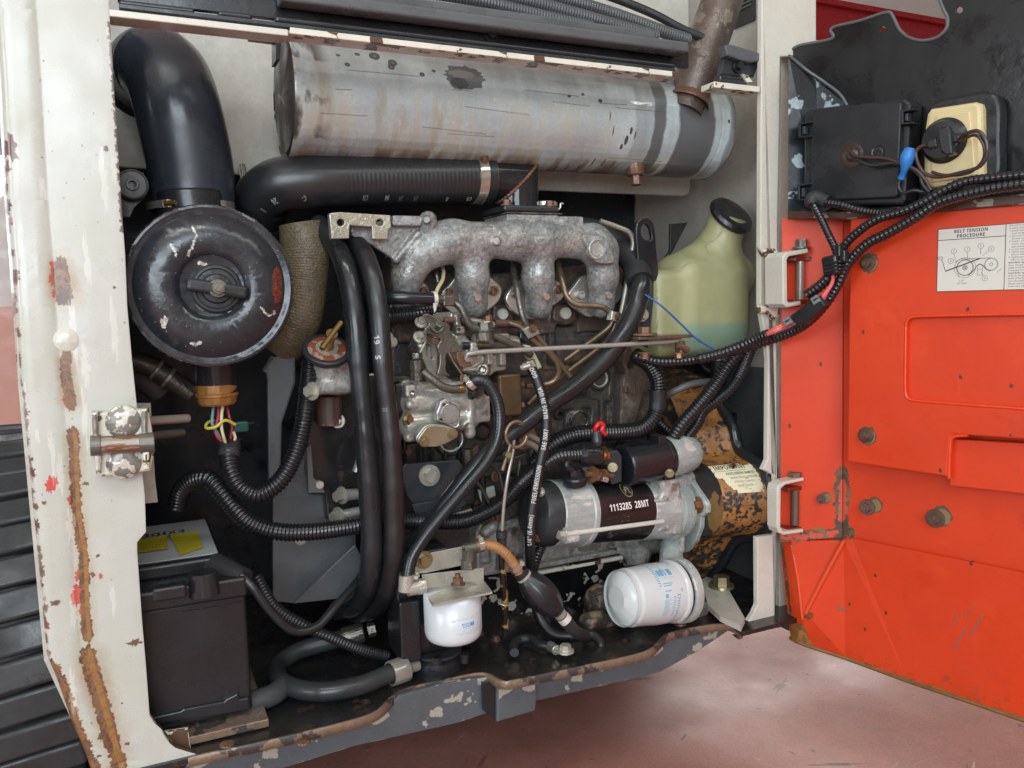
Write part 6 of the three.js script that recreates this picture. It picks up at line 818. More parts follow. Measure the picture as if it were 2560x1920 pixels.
{ // white spin-on oil filter
  const t = thing('oil_filter', 'white spin-on oil filter with blue print, lying on its side', 'oil filter');
  const a = P(1552, 1496, -0.03), b = P(1672, 1479, -0.04), A = axisPart(a, b), r = R(76, P(1640, 1482, -0.035)), L = A.L;
  const g = sweep([A.at(0), A.at(L)], (u) => { const s = u * L; return s < 0.05 ? r * (0.9 + 0.06 * Math.sqrt(clamp((s - 0.012) / 0.04))) : r * (0.965 + 0.025 * sstep(0.05, 0.06, s)); }, { straight: true, seg: 64, uv01: true, cap: false, ts: () => [0.0, 0.04, 0.08, 0.12, 0.16, 0.2, 0.25, 0.3, 0.34, 0.37, 0.4, 0.6, 0.9, 1] });
  const ft = canvasTex(1024, 2048, (x, w, h) => {
    x.fillStyle = '#ced3d3'; x.fillRect(0, 0, w, h); const blue = '#1f8fc2'; x.fillStyle = blue; seed = 12;
    const band = h * 0.5;                                // side that faces the photographer
    const tx = (s, u, v, size, al = 1, font = '') => { x.save(); x.globalAlpha = al; x.translate(u * w, v * h); x.rotate(Math.PI / 2); x.font = `${font} ${size}px sans-serif`; x.fillText(s, 0, 0); x.restore(); };
    for (let i = 0, u = 0.5; u < 0.77; i++) { const ww = 3 + rnd() * 16; if (rnd() > 0.22) { x.fillStyle = i % 5 === 1 ? '#2b9bd6' : blue; x.fillRect(u * w, h * 0.372, ww, h * 0.042); } u += (ww + 2 + rnd() * 4) / w; }
    x.fillStyle = '#7fb4c8'; x.font = '34px monospace'; x.fillText('7 42330 11199 0', 0.5 * w, h * 0.432);
    x.fillStyle = blue; for (const [u, v, l] of [[0.52, 0.455, 0.19], [0.52, 0.466, 0.15], [0.52, 0.493, 0.13]]) for (let q = 0; q < l * w; q += 9) x.fillRect(u * w + q, v * h + rnd() * 3, 7, 9);
    for (let i = 0; i < 5; i++) x.fillRect(0.52 * w + i * 12, h * 0.512, 8, h * 0.02);
    tx('Donaldson.', 0.755, 0.515, 92, 1); tx('P502085', 0.675, 0.525, 62, 0.95); tx('o  e  n.a.', 0.595, 0.535, 44, 0.9); for (let i = 0; i < 6; i++) { x.globalAlpha = 0.75; x.fillRect((0.5 + i * 0.014) * w, h * 0.54, 5, h * 0.09); } x.globalAlpha = 1; x.fillRect(0.575 * w, h * 0.535, 2, h * 0.1); x.fillRect(0.655 * w, h * 0.53, 2, h * 0.1);
    tx('Donaldson.', 0.43, 0.255, 92, 0.9); tx('P502085', 0.6, 0.275, 60, 0.85); for (let i = 0; i < 5; i++) { x.globalAlpha = 0.7; x.fillRect((0.5 + i * 0.018) * w, h * 0.30, 4, h * 0.055); } x.globalAlpha = 1;
    for (const v of [0.335, 0.5]) { x.save(); x.translate(0.86 * w, v * h); x.rotate(0.78); x.fillRect(-15, -15, 30, 30); x.fillStyle = '#ced3d3'; x.fillRect(-6, -6, 16, 16); x.restore(); x.fillStyle = blue; }
    x.globalAlpha = 0.3; x.strokeStyle = '#9aa0a0'; x.lineWidth = 2; for (let i = 0; i < 5; i++) { x.beginPath(); x.moveTo(w * (0.36 + rnd() * 0.05), h * (0.4 + rnd() * 0.1)); x.lineTo(w * (0.42 + rnd() * 0.05), h * (0.43 + rnd() * 0.1)); x.stroke(); } x.globalAlpha = 1;
  });
  part(t, 'canister', g, new THREE.MeshPhysicalMaterial({ map: ft, roughness: 0.3, clearcoat: 0.4, clearcoatRoughness: 0.15 }), 'white canister with blue print');
  const dm = M.filterWhite; part(t, 'dome_end', lathe(A.at(0), A.d, [[-0.009, 0], [-0.009, r * 0.36], [-0.0092, r * 0.38], [-0.0045, r * 0.62], [0.002, r * 0.82], [0.008, r * 0.91], [0.014, r * 0.935]], 64), dm); 
  part(t, 'seam_ring', lathe(A.at(L), A.d, [[-0.004, r * 0.98], [0, r * 1.03], [0.004, r * 1.04], [0.007, r * 1.03], [0.0085, r * 0.98], [0.0085, r * 0.8]], 64), dm); part(t, 'gasket', lathe(A.at(L + 0.0085), A.d, [[0, r * 0.85], [0, r * 0.99], [0.005, r * 0.99], [0.005, r * 0.85]], 60), M.rubber);
  const m = thing('filter_mount', 'round grey cast head that holds the white oil filter', 'filter mount'); part(m, 'disc', lathe(A.at(L + 0.013), A.d, [[0, 0], [0, r * 1.06], [0.002, r * 1.08], [0.017, r * 1.08], [0.021, r * 1.02], [0.024, r * 0.8], [0.027, 0]], 60), M.alu2); part(m, 'neck', sweep([A.at(L + 0.02).add(new V3(0.0, 0.01, -0.02)), A.at(L + 0.04).add(new V3(0.035, 0.05, -0.09))], 0.022, { straight: true, seg: 24 }), M.alu2); part(m, 'bracket_foot', plate([[1700, 1560], [1768, 1532], [1776, 1516], [1760, 1500], [1772, 1510], [1773, 1530], [1745, 1560]].reverse(), -0.06, 0.01, 0.002), M.alu);
}
{ // white fuel filter under its bent bracket
  const t = thing('fuel_filter', 'white upright fuel filter with small blue print under a bent bracket', 'fuel filter');
  const c = P(1131, 1500, -0.035), yb = P(1131, 1622, 0.0).y, yt = P(1084, 1511, 0.012).y - 0.002, r = R(72, P(1131, 1560, -0.035));
  const g = lathe(new V3(c.x, yb, c.z), YN, [[0, 0], [0.0005, r * 0.7], [0.003, r * 0.86], [0.007, r * 0.945], [0.012, r * 0.985], [0.018, r], [yt - yb, r], [yt - yb, 0]], 60, 0);
  const p = g.attributes.position, uv = g.attributes.uv; for (let i = 0; i < p.count; i++) { uv.setXY(i, (Math.atan2(p.getX(i) - c.x, p.getZ(i) - c.z) + Math.PI) / (2 * Math.PI), (p.getY(i) - yb) / (yt - yb)); }
  const ft = canvasTex(1024, 512, (x, w, h) => { x.fillStyle = '#ccd0d2'; x.fillRect(0, 0, w, h); x.fillStyle = '#2f86c4'; const u0 = w * 0.475; x.save(); x.translate(u0 + 52, h * 0.535); x.rotate(Math.PI); x.font = 'bold 27px sans-serif'; x.fillText('TWIST', -46, 0); x.fillText('DRAIN', -46, 24); x.restore(); x.strokeStyle = '#2f86c4'; x.lineWidth = 5; x.beginPath(); x.arc(u0 - 30, h * 0.42, 9, 0, 6.3); x.stroke(); x.fillRect(u0 + 70, h * 0.5, 24, 28); x.fillStyle = '#e3e5e6'; x.fillRect(u0 + 76, h * 0.515, 12, 4); x.fillStyle = '#7aa9c4'; for (const [v, a, b] of [[0.4, 0, 230], [0.64, 60, 200], [0.675, 20, 260], [0.7, 40, 240], [0.46, 150, 250], [0.56, 150, 250], [0.35, 120, 240]]) for (let q = a; q < b; q += 6) if (rnd() > 0.2) x.fillRect(u0 - 40 + q, v * h, 4, 5); x.fillRect(u0 - 40, 0.385 * h, 260, 1.5); x.fillRect(u0 - 40, 0.6 * h, 260, 1.5); x.font = '24px sans-serif'; x.save(); x.translate(u0 + 220, h * 0.74); x.rotate(Math.PI); x.fillText('JNI:II"', -60, 0); x.restore(); });
  part(t, 'canister', g, new THREE.MeshPhysicalMaterial({ map: ft, roughness: 0.3, clearcoat: 0.4, clearcoatRoughness: 0.15 }));
  const b = thing('filter_bracket', 'pale bent steel bracket that carries the upright white filter', 'bracket'); const zb = c.z - 0.02;
  part(b, 'back_plate', plate([[1035, 1390], [1160, 1366], [1176, 1380], [1176, 1410], [1060, 1434], [1035, 1436]].reverse(), -0.075, 0.004, 0.001), M.zinc);
  const quad = (q, z0, z1) => { const a = [P(...q[0], z0), P(...q[1], z0), P(...q[2], z1), P(...q[3], z1)]; const nrm = a[1].clone().sub(a[0]).cross(a[3].clone().sub(a[0])).normalize().multiplyScalar(0.0035); const o = a.map(v => v.clone().add(nrm)), all = [...a, ...o], pos = all.flatMap(v => [v.x, v.y, v.z]); const ix = [0, 1, 2, 0, 2, 3, 4, 6, 5, 4, 7, 6, 0, 4, 5, 0, 5, 1, 1, 5, 6, 1, 6, 2, 2, 6, 7, 2, 7, 3, 3, 7, 4, 3, 4, 0]; const gg = geoFrom(pos, ix).toNonIndexed(); gg.computeVertexNormals(); return boxUV(gg); };
  part(b, 'step', quad([[1055, 1436], [1209, 1419], [1209, 1450], [1058, 1476]], -0.068, -0.062), M.zincS = (() => { const m = M.zinc.clone(); m.side = THREE.DoubleSide; return m; })()); part(b, 'shelf', quad([[1058, 1476], [1209, 1450], [1231, 1479], [1083, 1511]], -0.062, 0.012), M.zincS);
  bolt(b, P(1059, 1399, -0.073), ZN, 0.0095, M.zincYellow, { washer: 1.5 }); const fb = P(1145, 1462, -0.03); part(b, 'bolt', boltGeo(fb, YN, 0.0085, 0.01, 1.3, 0.008), M.rustSteel);
  part(b, 'inlet_fitting', merge([boltGeo(P(1172, 1424, -0.045), YN, 0.013, 0.014, 0), boltGeo(P(1170, 1404, -0.045), YN, 0.009, 0.014, 0), cyl(P(1172, 1372, -0.045), P(1172, 1402, -0.045), 0.011), cyl(P(1160, 1374, -0.045), P(1196, 1366, -0.045), 0.0095)]), M.rustSteelGrey); part(b, 'outlet_fitting', merge([cyl(P(1018, 1472, -0.05), P(1052, 1466, -0.05), 0.0115), cyl(P(1014, 1478, -0.05), P(1016, 1440, -0.05), 0.0115), boltGeo(P(1040, 1468, -0.05), XN, 0.0125, 0.012, 0)]), M.zinc);
  part(b, 'drain_nub', cyl(P(1092, 1642, -0.03), P(1092, 1660, -0.03), 0.008), M.black); part(b, 'drain_nub', cyl(P(1162, 1634, -0.03), P(1162, 1656, -0.03), 0.007), M.black);
}
// ================================================================ hoses, looms, cables
function tubeThing(name, label, cat, pts, rpx, m, o = {}) {
  const w = pts.map(p => p.isVector3 ? p : P(p[0], p[1], p[2] ?? o.z)), r = o.r ?? R(rpx, w[Math.floor(w.length / 2)]);
  const t = thing(name, label, cat, o.group ? { group: o.group } : {});
  part(t, o.part ?? 'hose_wall', o.loom ? loom(w, r, o.pitch ?? 0.0058, 14) : sweep(w, o.rf ? (u, s) => r * o.rf(u, s) : r, { n: o.n ?? w.length * 10, seg: o.seg ?? 22, uv01: !!o.uv01 }), m); t.userData.w = null; delete t.userData.w; t.pts = w; t.rad = r; return t;
}
const bumpy = (u, s) => 1 + 0.02 * Math.sin(s * 70) + 0.012 * Math.sin(s * 173 + 1);
const hoseTex = canvasTex(2048, 256, (x, w, h) => { x.fillStyle = '#1c1d1f'; x.fillRect(0, 0, w, h); seed = 44; for (let i = 0; i < 500; i++) { x.globalAlpha = 0.09; blob(x, rnd() * w, rnd() * h, 4 + rnd() * 40, 2 + rnd() * 12, rnd() > 0.5 ? '#4a4948' : '#0e0e0f', 0.5); } x.globalAlpha = 1; x.fillStyle = '#b8babb'; x.font = 'bold 34px sans-serif'; x.fillText('19', w * 0.292, h * 0.56); x.fillText('S', w * 0.33, h * 0.56); x.globalAlpha = 0.4; x.fillText('R', w * 0.43, h * 0.55); });
const hoseMat = new THREE.MeshPhysicalMaterial({ map: hoseTex, roughness: 0.36, roughnessMap: null, clearcoat: 0.35, clearcoatRoughness: 0.25, bumpMap: bumpSoft, bumpScale: 0.0004 });
const join = (c, w, h) => (u) => 1 + h * sstep(c, c - w, u) ;
const hA = tubeThing('coolant_hose', 'left one of the two thick black hoses that run down side by side', 'hose', [[795, 560, -0.2], [838, 612, -0.15], [864, 668, -0.12], [882, 760, -0.1], [892, 850, -0.09], [897, 920, -0.085], [908, 1030, -0.082], [918, 1150, -0.08], [927, 1280, -0.08], [929, 1390, -0.085], [918, 1462, -0.1], [890, 1510, -0.14], [845, 1525, -0.2]], 27, M.rubber, { n: 150, seg: 28, rf: (u, s) => bumpy(u, s) * (1 + 0.08 * sstep(0.37, 0.35, u)) * (0.9 + 0.14 * sstep(0.36, 0.6, u)) });
const hB = tubeThing('coolant_hose', 'right one of the two thick black hoses running down side by side, white number', 'hose', [[862, 570, -0.2], [902, 622, -0.14], [930, 690, -0.1], [945, 770, -0.085], [952, 845, -0.075], [957, 920, -0.07], [970, 1030, -0.068], [980, 1150, -0.066], [985, 1280, -0.068], [983, 1400, -0.075], [966, 1474, -0.1], [934, 1520, -0.15], [890, 1535, -0.21]], 26, hoseMat, { n: 150, seg: 28, uv01: true, rf: (u, s) => bumpy(u, s + 1) * (1 + 0.08 * sstep(0.36, 0.34, u)) * (0.9 + 0.14 * sstep(0.36, 0.6, u)) });
tubeThing('wrapped_hose', 'fat hose wrapped in olive ribbed fabric beside the air cleaner', 'hose', [[752, 558, -0.2], [762, 610, -0.2], [764, 690, -0.2], [756, 760, -0.2], [726, 830, -0.215], [700, 862, -0.23]], 57, mat({ color: 0x726650, dirt: 0x4f4838, dirtAmt: 0.7, rough: 0.9, vary: 0.25, bump: 'cast', bumpScale: 0.0016 }), { n: 260, seg: 40, rf: (u, s) => (1 + 0.006 * Math.sin(s * 2 * Math.PI / 0.0042 + Math.sin(s * 60))) * (1 + 0.05 * Math.sin(u * 9) - 0.06 * sstep(0.12, 0, u) + 0.04 * sstep(0.6, 0.72, u) * sstep(0.86, 0.72, u)) });
tubeThing('coolant_hose', 'long thick black hose sweeping diagonally from the coolant bottle to the fuel filter', 'hose', [[1550, 610, -0.19], [1584, 656, -0.155], [1602, 706, -0.12], [1589, 767, -0.11], [1558, 833, -0.1], [1508, 902, -0.095], [1434, 968, -0.09], [1373, 1010, -0.088], [1303, 1066, -0.085], [1250, 1108, -0.085], [1190, 1165, -0.09], [1120, 1250, -0.1], [1075, 1310, -0.11], [1020, 1362, -0.13]], 24, M.rubber, { n: 150, seg: 26, rf: (u) => 1.16 - 0.3 * sstep(0.2, 0.75, u) });
tubeThing('hose_sleeve', 'ragged black sleeve wrapped round the top of the diagonal hose', 'sleeve', [[1440, 566, -0.235], [1492, 574, -0.225], [1545, 606, -0.195], [1582, 655, -0.155], [1600, 704, -0.12]], 30, M.rubberDull, { n: 50, seg: 26, rf: (u, s) => (0.78 + 0.28 * sstep(0.1, 0.7, u)) * (1 + 0.03 * Math.sin(s * 110)) });
tubeThing('vacuum_hose', 'short black hose with a white clamp below the manifold', 'hose', [[905, 700, -0.16], [950, 742, -0.13], [1000, 744, -0.11], [1050, 746, -0.105], [1086, 748, -0.105]], 20, M.rubberGloss, { n: 50, rf: (u) => 1.35 - 0.5 * sstep(0.28, 0.45, u) });
{ const t = things[things.length - 1]; part(t, 'hose_clamp', lathe(P(1085, 748, -0.105), XN, [[-0.003, 0.0115], [-0.003, 0.0128], [0.003, 0.0128], [0.003, 0.0115]], 26), M.disc); part(t, 'pipe_end', merge([cyl(P(1090, 748, -0.105), P(1132, 754, -0.11), 0.0078), box(P(1118, 752, -0.108), 0.02, 0.018, 0.018, 0.003)]), M.rustSteelGrey); part(t, 'clip_tail', plate([[1083, 758], [1092, 758], [1091, 775], [1086, 782]].reverse(), -0.09, 0.002, 0.0005), M.disc); }
const lm = M.conduit;
tubeThing('wiring_loom', 'short black ribbed loom reaching from the twin hoses to the throttle lever', 'loom', [[930, 795, -0.14], [990, 790, -0.14], [1050, 782, -0.145], [1090, 775, -0.16]], 22, lm, { loom: true, part: 'loom_tube' });
tubeThing('wiring_loom', 'black ribbed loom looping down under the air cleaner from a bundle of bare wires', 'loom', [[575, 1110, -0.12], [572, 1140, -0.11], [578, 1176, -0.1], [598, 1214, -0.095], [640, 1236, -0.095], [690, 1212, -0.1], [728, 1158, -0.11], [752, 1090, -0.12], [766, 1010, -0.125], [772, 950, -0.13], [776, 900, -0.135]], 23, lm, { loom: true, part: 'loom_tube' });
tubeThing('wiring_loom', 'long black ribbed loom crossing behind the twin hoses to the starter boot', 'loom', [[440, 1270, -0.17], [452, 1228, -0.16], [480, 1202, -0.14], [520, 1197, -0.12], [548, 1224, -0.11], [584, 1268, -0.105], [625, 1306, -0.105], [690, 1328, -0.105], [770, 1330, -0.108], [860, 1320, -0.115], [960, 1303, -0.12], [1070, 1303, -0.12], [1160, 1302, -0.115], [1215, 1282, -0.11], [1258, 1255, -0.105], [1300, 1210, -0.1], [1345, 1172, -0.095], [1395, 1142, -0.09], [1448, 1136, -0.087]], 22, lm, { loom: true, part: 'loom_tube' });
tubeThing('wiring_loom', 'black ribbed loom bending down behind the solenoid from the throttle rod bracket', 'loom', [[1330, 1165, -0.12], [1372, 1120, -0.115], [1425, 1090, -0.115], [1490, 1082, -0.115], [1550, 1080, -0.115], [1606, 1070, -0.112], [1636, 1040, -0.11], [1645, 990, -0.108], [1643, 945, -0.106], [1620, 908, -0.106], [1585, 888, -0.11]], 21, lm, { loom: true, part: 'loom_tube', pitch: 0.0062 });
{ const t = things[things.length - 1]; part(t, 'tape_wrap', sweep(PP([[1643, 975, -0.108], [1645, 1000, -0.108], [1642, 1022, -0.109]]), 0.0162, { n: 10, seg: 20 }), M.rubber); }
tubeThing('wiring_loom', 'glossy black ribbed loom running diagonally from the solenoid to the harness junction, upper one', 'loom', [[1684, 1092, -0.1], [1706, 1060, -0.09], [1745, 1016, -0.08], [1790, 960, -0.07], [1822, 910, -0.06], [1850, 880, -0.05]], 18, lm, { loom: true, part: 'loom_tube', pitch: 0.0068 });
tubeThing('wiring_loom', 'glossy black ribbed loom running diagonally from the solenoid to the harness junction, lower one', 'loom', [[1712, 1098, -0.105], [1740, 1062, -0.1], [1758, 1026, -0.09], [1790, 1002, -0.075], [1826, 972, -0.06], [1850, 935, -0.05], [1868, 892, -0.045], [1880, 862, -0.04]], 16, lm, { loom: true, part: 'loom_tube' });
tubeThing('wiring_loom', 'short thin black ribbed loom dropping behind the solenoid end cap', 'loom', [[1640, 1050, -0.16], [1665, 1072, -0.15], [1690, 1098, -0.14]], 11, lm, { loom: true, part: 'loom_tube' });
tubeThing('wiring_loom', 'short black ribbed loom dropping behind the starter end cap', 'loom', [[1362, 1350, -0.12], [1345, 1385, -0.12], [1330, 1430, -0.13]], 13, lm, { loom: true, part: 'loom_tube' });
tubeThing('wiring_loom', 'thin black ribbed loom lying over the grey floor hose', 'loom', [[640, 1440, -0.1], [690, 1520, -0.09], [760, 1564, -0.08], [836, 1597, -0.075], [905, 1625, -0.08], [968, 1640, -0.1]], 14, M.rubber, { loom: true, part: 'loom_tube', pitch: 0.005 });
tubeThing('battery_cable', 'black battery cable sagging from the boot on the battery to the twin hoses', 'cable', [[600, 1435, -0.06], [632, 1468, -0.05], [680, 1532, -0.045], [735, 1577, -0.045], [790, 1568, -0.05], [842, 1512, -0.07], [894, 1452, -0.11], [912, 1420, -0.15]], 11, M.rubber, { n: 70 });
{ const t = things[things.length - 1]; part(t, 'terminal_boot', sweep(PP([[536, 1418, -0.11], [570, 1432, -0.085], [612, 1448, -0.06]]), (u) => 0.021 - 0.006 * u, { n: 18, seg: 24 }), M.rubberDull, 'dull black terminal boot'); }
{ // dull grey floor hose with crimped ends
  const y = PANY + 0.02, w = [[995, 1678], [960, 1690], [905, 1712], [814, 1729], [745, 1722], [700, 1700], [698, 1660], [748, 1627], [820, 1605], [880, 1588]].map((p, i) => PY(p[0], p[1], y + (i > 6 ? (i - 6) * 0.006 : 0)));
  const t = tubeThing('hydraulic_hose', 'dull grey hydraulic hose looped on the bay floor with crimped ends', 'hose', w, 24, mat({ color: 0x2b2d2f, dirt: 0x3b3c3c, rough: 0.7, vary: 0.12 }), { n: 110, r: 0.0142 });
  const e = w[0].clone().sub(w[1]).normalize(), e2 = w[9].clone().sub(w[8]).normalize(); part(t, 'crimp_collar', lathe(w[0].clone().addScaledVector(e, -0.014), e, [[0, 0.0165], [0, 0.0192], [0.002, 0.0198], [0.028, 0.0198], [0.03, 0.018], [0.03, 0.01], [0.05, 0.01]], 28), M.steel); part(t, 'crimp_collar', merge([lathe(w[9].clone().addScaledVector(e2, -0.016), e2, [[0, 0.0145], [0, 0.0165], [0.002, 0.017], [0.034, 0.017], [0.036, 0.015], [0.036, 0]], 24), boltGeo(w[9].clone().addScaledVector(e2, 0.024), e2, 0.0125, 0.013, 0)]), M.rustSteelGrey);
}
tubeThing('hydraulic_hose', 'dark grey hydraulic hose end lying in the corner beside the battery', 'hose', [PY(600, 1762, PANY + 0.018), PY(640, 1752, PANY + 0.018), PY(680, 1738, PANY + 0.018), PY(715, 1710, PANY + 0.018)], 22, mat({ color: 0x3a3d40, dirt: 0x4a4c4c, rough: 0.75, vary: 0.12 }), { r: 0.016, n: 30 });
tubeThing('fuel_hose', 'black braided fuel hose arching from the injection pump down to the filter bracket', 'hose', [[1168, 968, -0.098], [1190, 950, -0.09], [1214, 956, -0.085], [1238, 990, -0.08], [1249, 1040, -0.075], [1243, 1098, -0.07], [1214, 1156, -0.066], [1160, 1222, -0.062], [1106, 1286, -0.06], [1060, 1344, -0.058], [1030, 1394, -0.056], [1018, 1446, -0.052]], 15, M.rubber, { n: 220, seg: 22, rf: (u, s) => 1 + 0.02 * Math.sin(s * 2 * Math.PI / 0.0055) });
{ const t = things[things.length - 1]; clampOn(t, P(1178, 958, -0.094), P(1190, 950, -0.09).sub(P(1168, 968, -0.098)), 0.0115, 0.009, new V3(0, 1, 0.5)); clampOn(t, P(1018, 1442, -0.052), new V3(0, 1, 0), 0.0112, 0.0095, new V3(1, 0, 0.4)); }
{ // printed fuel hose
  const tx = canvasTex(2048, 128, (x, w, h) => { x.fillStyle = '#161718'; x.fillRect(0, 0, w, h); seed = 2; for (let i = 0; i < 300; i++) { x.globalAlpha = 0.1; blob(x, rnd() * w, rnd() * h, 3 + rnd() * 30, 2 + rnd() * 8, '#3a3a3a', 0.5); } x.globalAlpha = 0.9; x.fillStyle = '#d0d0cc'; x.save(); x.translate(w, h); x.rotate(Math.PI); x.font = 'bold 27px sans-serif'; x.textBaseline = 'middle'; const L = w; x.fillText('1/4" (6.4mm)', L * 0.512, h * 0.5); x.fillText('FUEL/EMISSION', L * 0.622, h * 0.5); x.fillText('SAE 30R7', L * 0.762, h * 0.5); x.fillText('MADE IN USA', L * 0.845, h * 0.5); x.fillText('GOOD', L * 0.955, h * 0.5); x.restore(); });
  const t = tubeThing('fuel_hose', 'black fuel hose with white printed lettering hanging down past the starter', 'hose', [[1322, 908, -0.1], [1340, 945, -0.09], [1358, 1000, -0.08], [1366, 1055, -0.075], [1362, 1105, -0.072], [1352, 1150, -0.07], [1342, 1205, -0.068], [1334, 1255, -0.066], [1326, 1310, -0.066], [1325, 1370, -0.07], [1328, 1430, -0.09], [1336, 1500, -0.11], [1354, 1552, -0.1], [1384, 1584, -0.08], [1430, 1590, -0.06], [1474, 1586, -0.05], [1500, 1604, -0.045], [1500, 1632, -0.04], [1476, 1656, -0.035]], 13, new THREE.MeshPhysicalMaterial({ map: tx, roughness: 0.42, clearcoat: 0.2, clearcoatRoughness: 0.3 }), { n: 200, seg: 24, uv01: true }); clampOn(t, P(1323, 911, -0.1), new V3(0.3, -1, 0.1), 0.0098, 0.0125, new V3(-1, 0.3, 0.8), M.bright);
}
tubeThing('braided_hose', 'short tan braided hose from the filter fitting to the primer bulb', 'hose', [[1188, 1366, -0.045], [1212, 1362, -0.04], [1240, 1367, -0.035], [1265, 1385, -0.03], [1284, 1410, -0.028], [1298, 1432, -0.026]], 12.5, mat({ color: 0xa9784a, dirt: 0x7d5532, dirtAmt: 0.7, rough: 0.6, vary: 0.2 }), { n: 120, rf: (u, s) => 1 + 0.035 * Math.sin(s * 2 * Math.PI / 0.004) });
{ const t = things[things.length - 1]; clampOn(t, P(1200, 1363, -0.042), new V3(1, 0, 0), 0.0098, 0.008, new V3(-0.2, 1, 0.3)); clampOn(t, P(1289, 1418, -0.027), new V3(0.6, -0.8, 0), 0.0098, 0.008, new V3(0.8, 0.7, 0.3)); }
{ const t = thing('primer_bulb', 'black ribbed rubber primer bulb hanging between the fuel filter and oil filter', 'primer bulb'), a = P(1300, 1430, -0.026), b = P(1412, 1548, -0.01), d = b.clone().sub(a), L = d.length(); d.normalize();
  part(t, 'bulb', sweep([a, b], (u) => u < 0.1 ? 0.0125 : u > 0.84 ? 0.0095 : mix(0.011, 0.0262, Math.pow(Math.sin(clamp((u - 0.08) / 0.78) * Math.PI), 0.8)), { straight: true, n: 60, seg: 60, shape: (an, u) => u > 0.12 && u < 0.82 ? 1 + 0.035 * Math.pow(Math.abs(Math.cos(an * 5)), 14) : 1 }), M.rubberGloss); part(t, 'collar', lathe(a.clone().addScaledVector(d, 0.008), d, [[0, 0.0125], [0.001, 0.0135], [0.008, 0.0135], [0.009, 0.012]], 30), M.zinc); part(t, 'collar', lathe(a.clone().addScaledVector(d, L * 0.86), d, [[0, 0.0095], [0.001, 0.0107], [0.008, 0.0107], [0.009, 0.0095]], 30), M.steel); part(t, 'collar', lathe(a.clone().addScaledVector(d, L * 0.95), d, [[0, 0.009], [0.001, 0.0108], [0.01, 0.0108], [0.011, 0.009]], 30), M.disc);
  tubeThing('fuel_hose', 'stub of black hose leaving the lower end of the primer bulb', 'hose', [b.clone().addScaledVector(d, -0.004), P(1436, 1576, -0.02), P(1470, 1592, -0.06)], 15, M.rubberDull, { r: 0.0105, n: 20 }); }
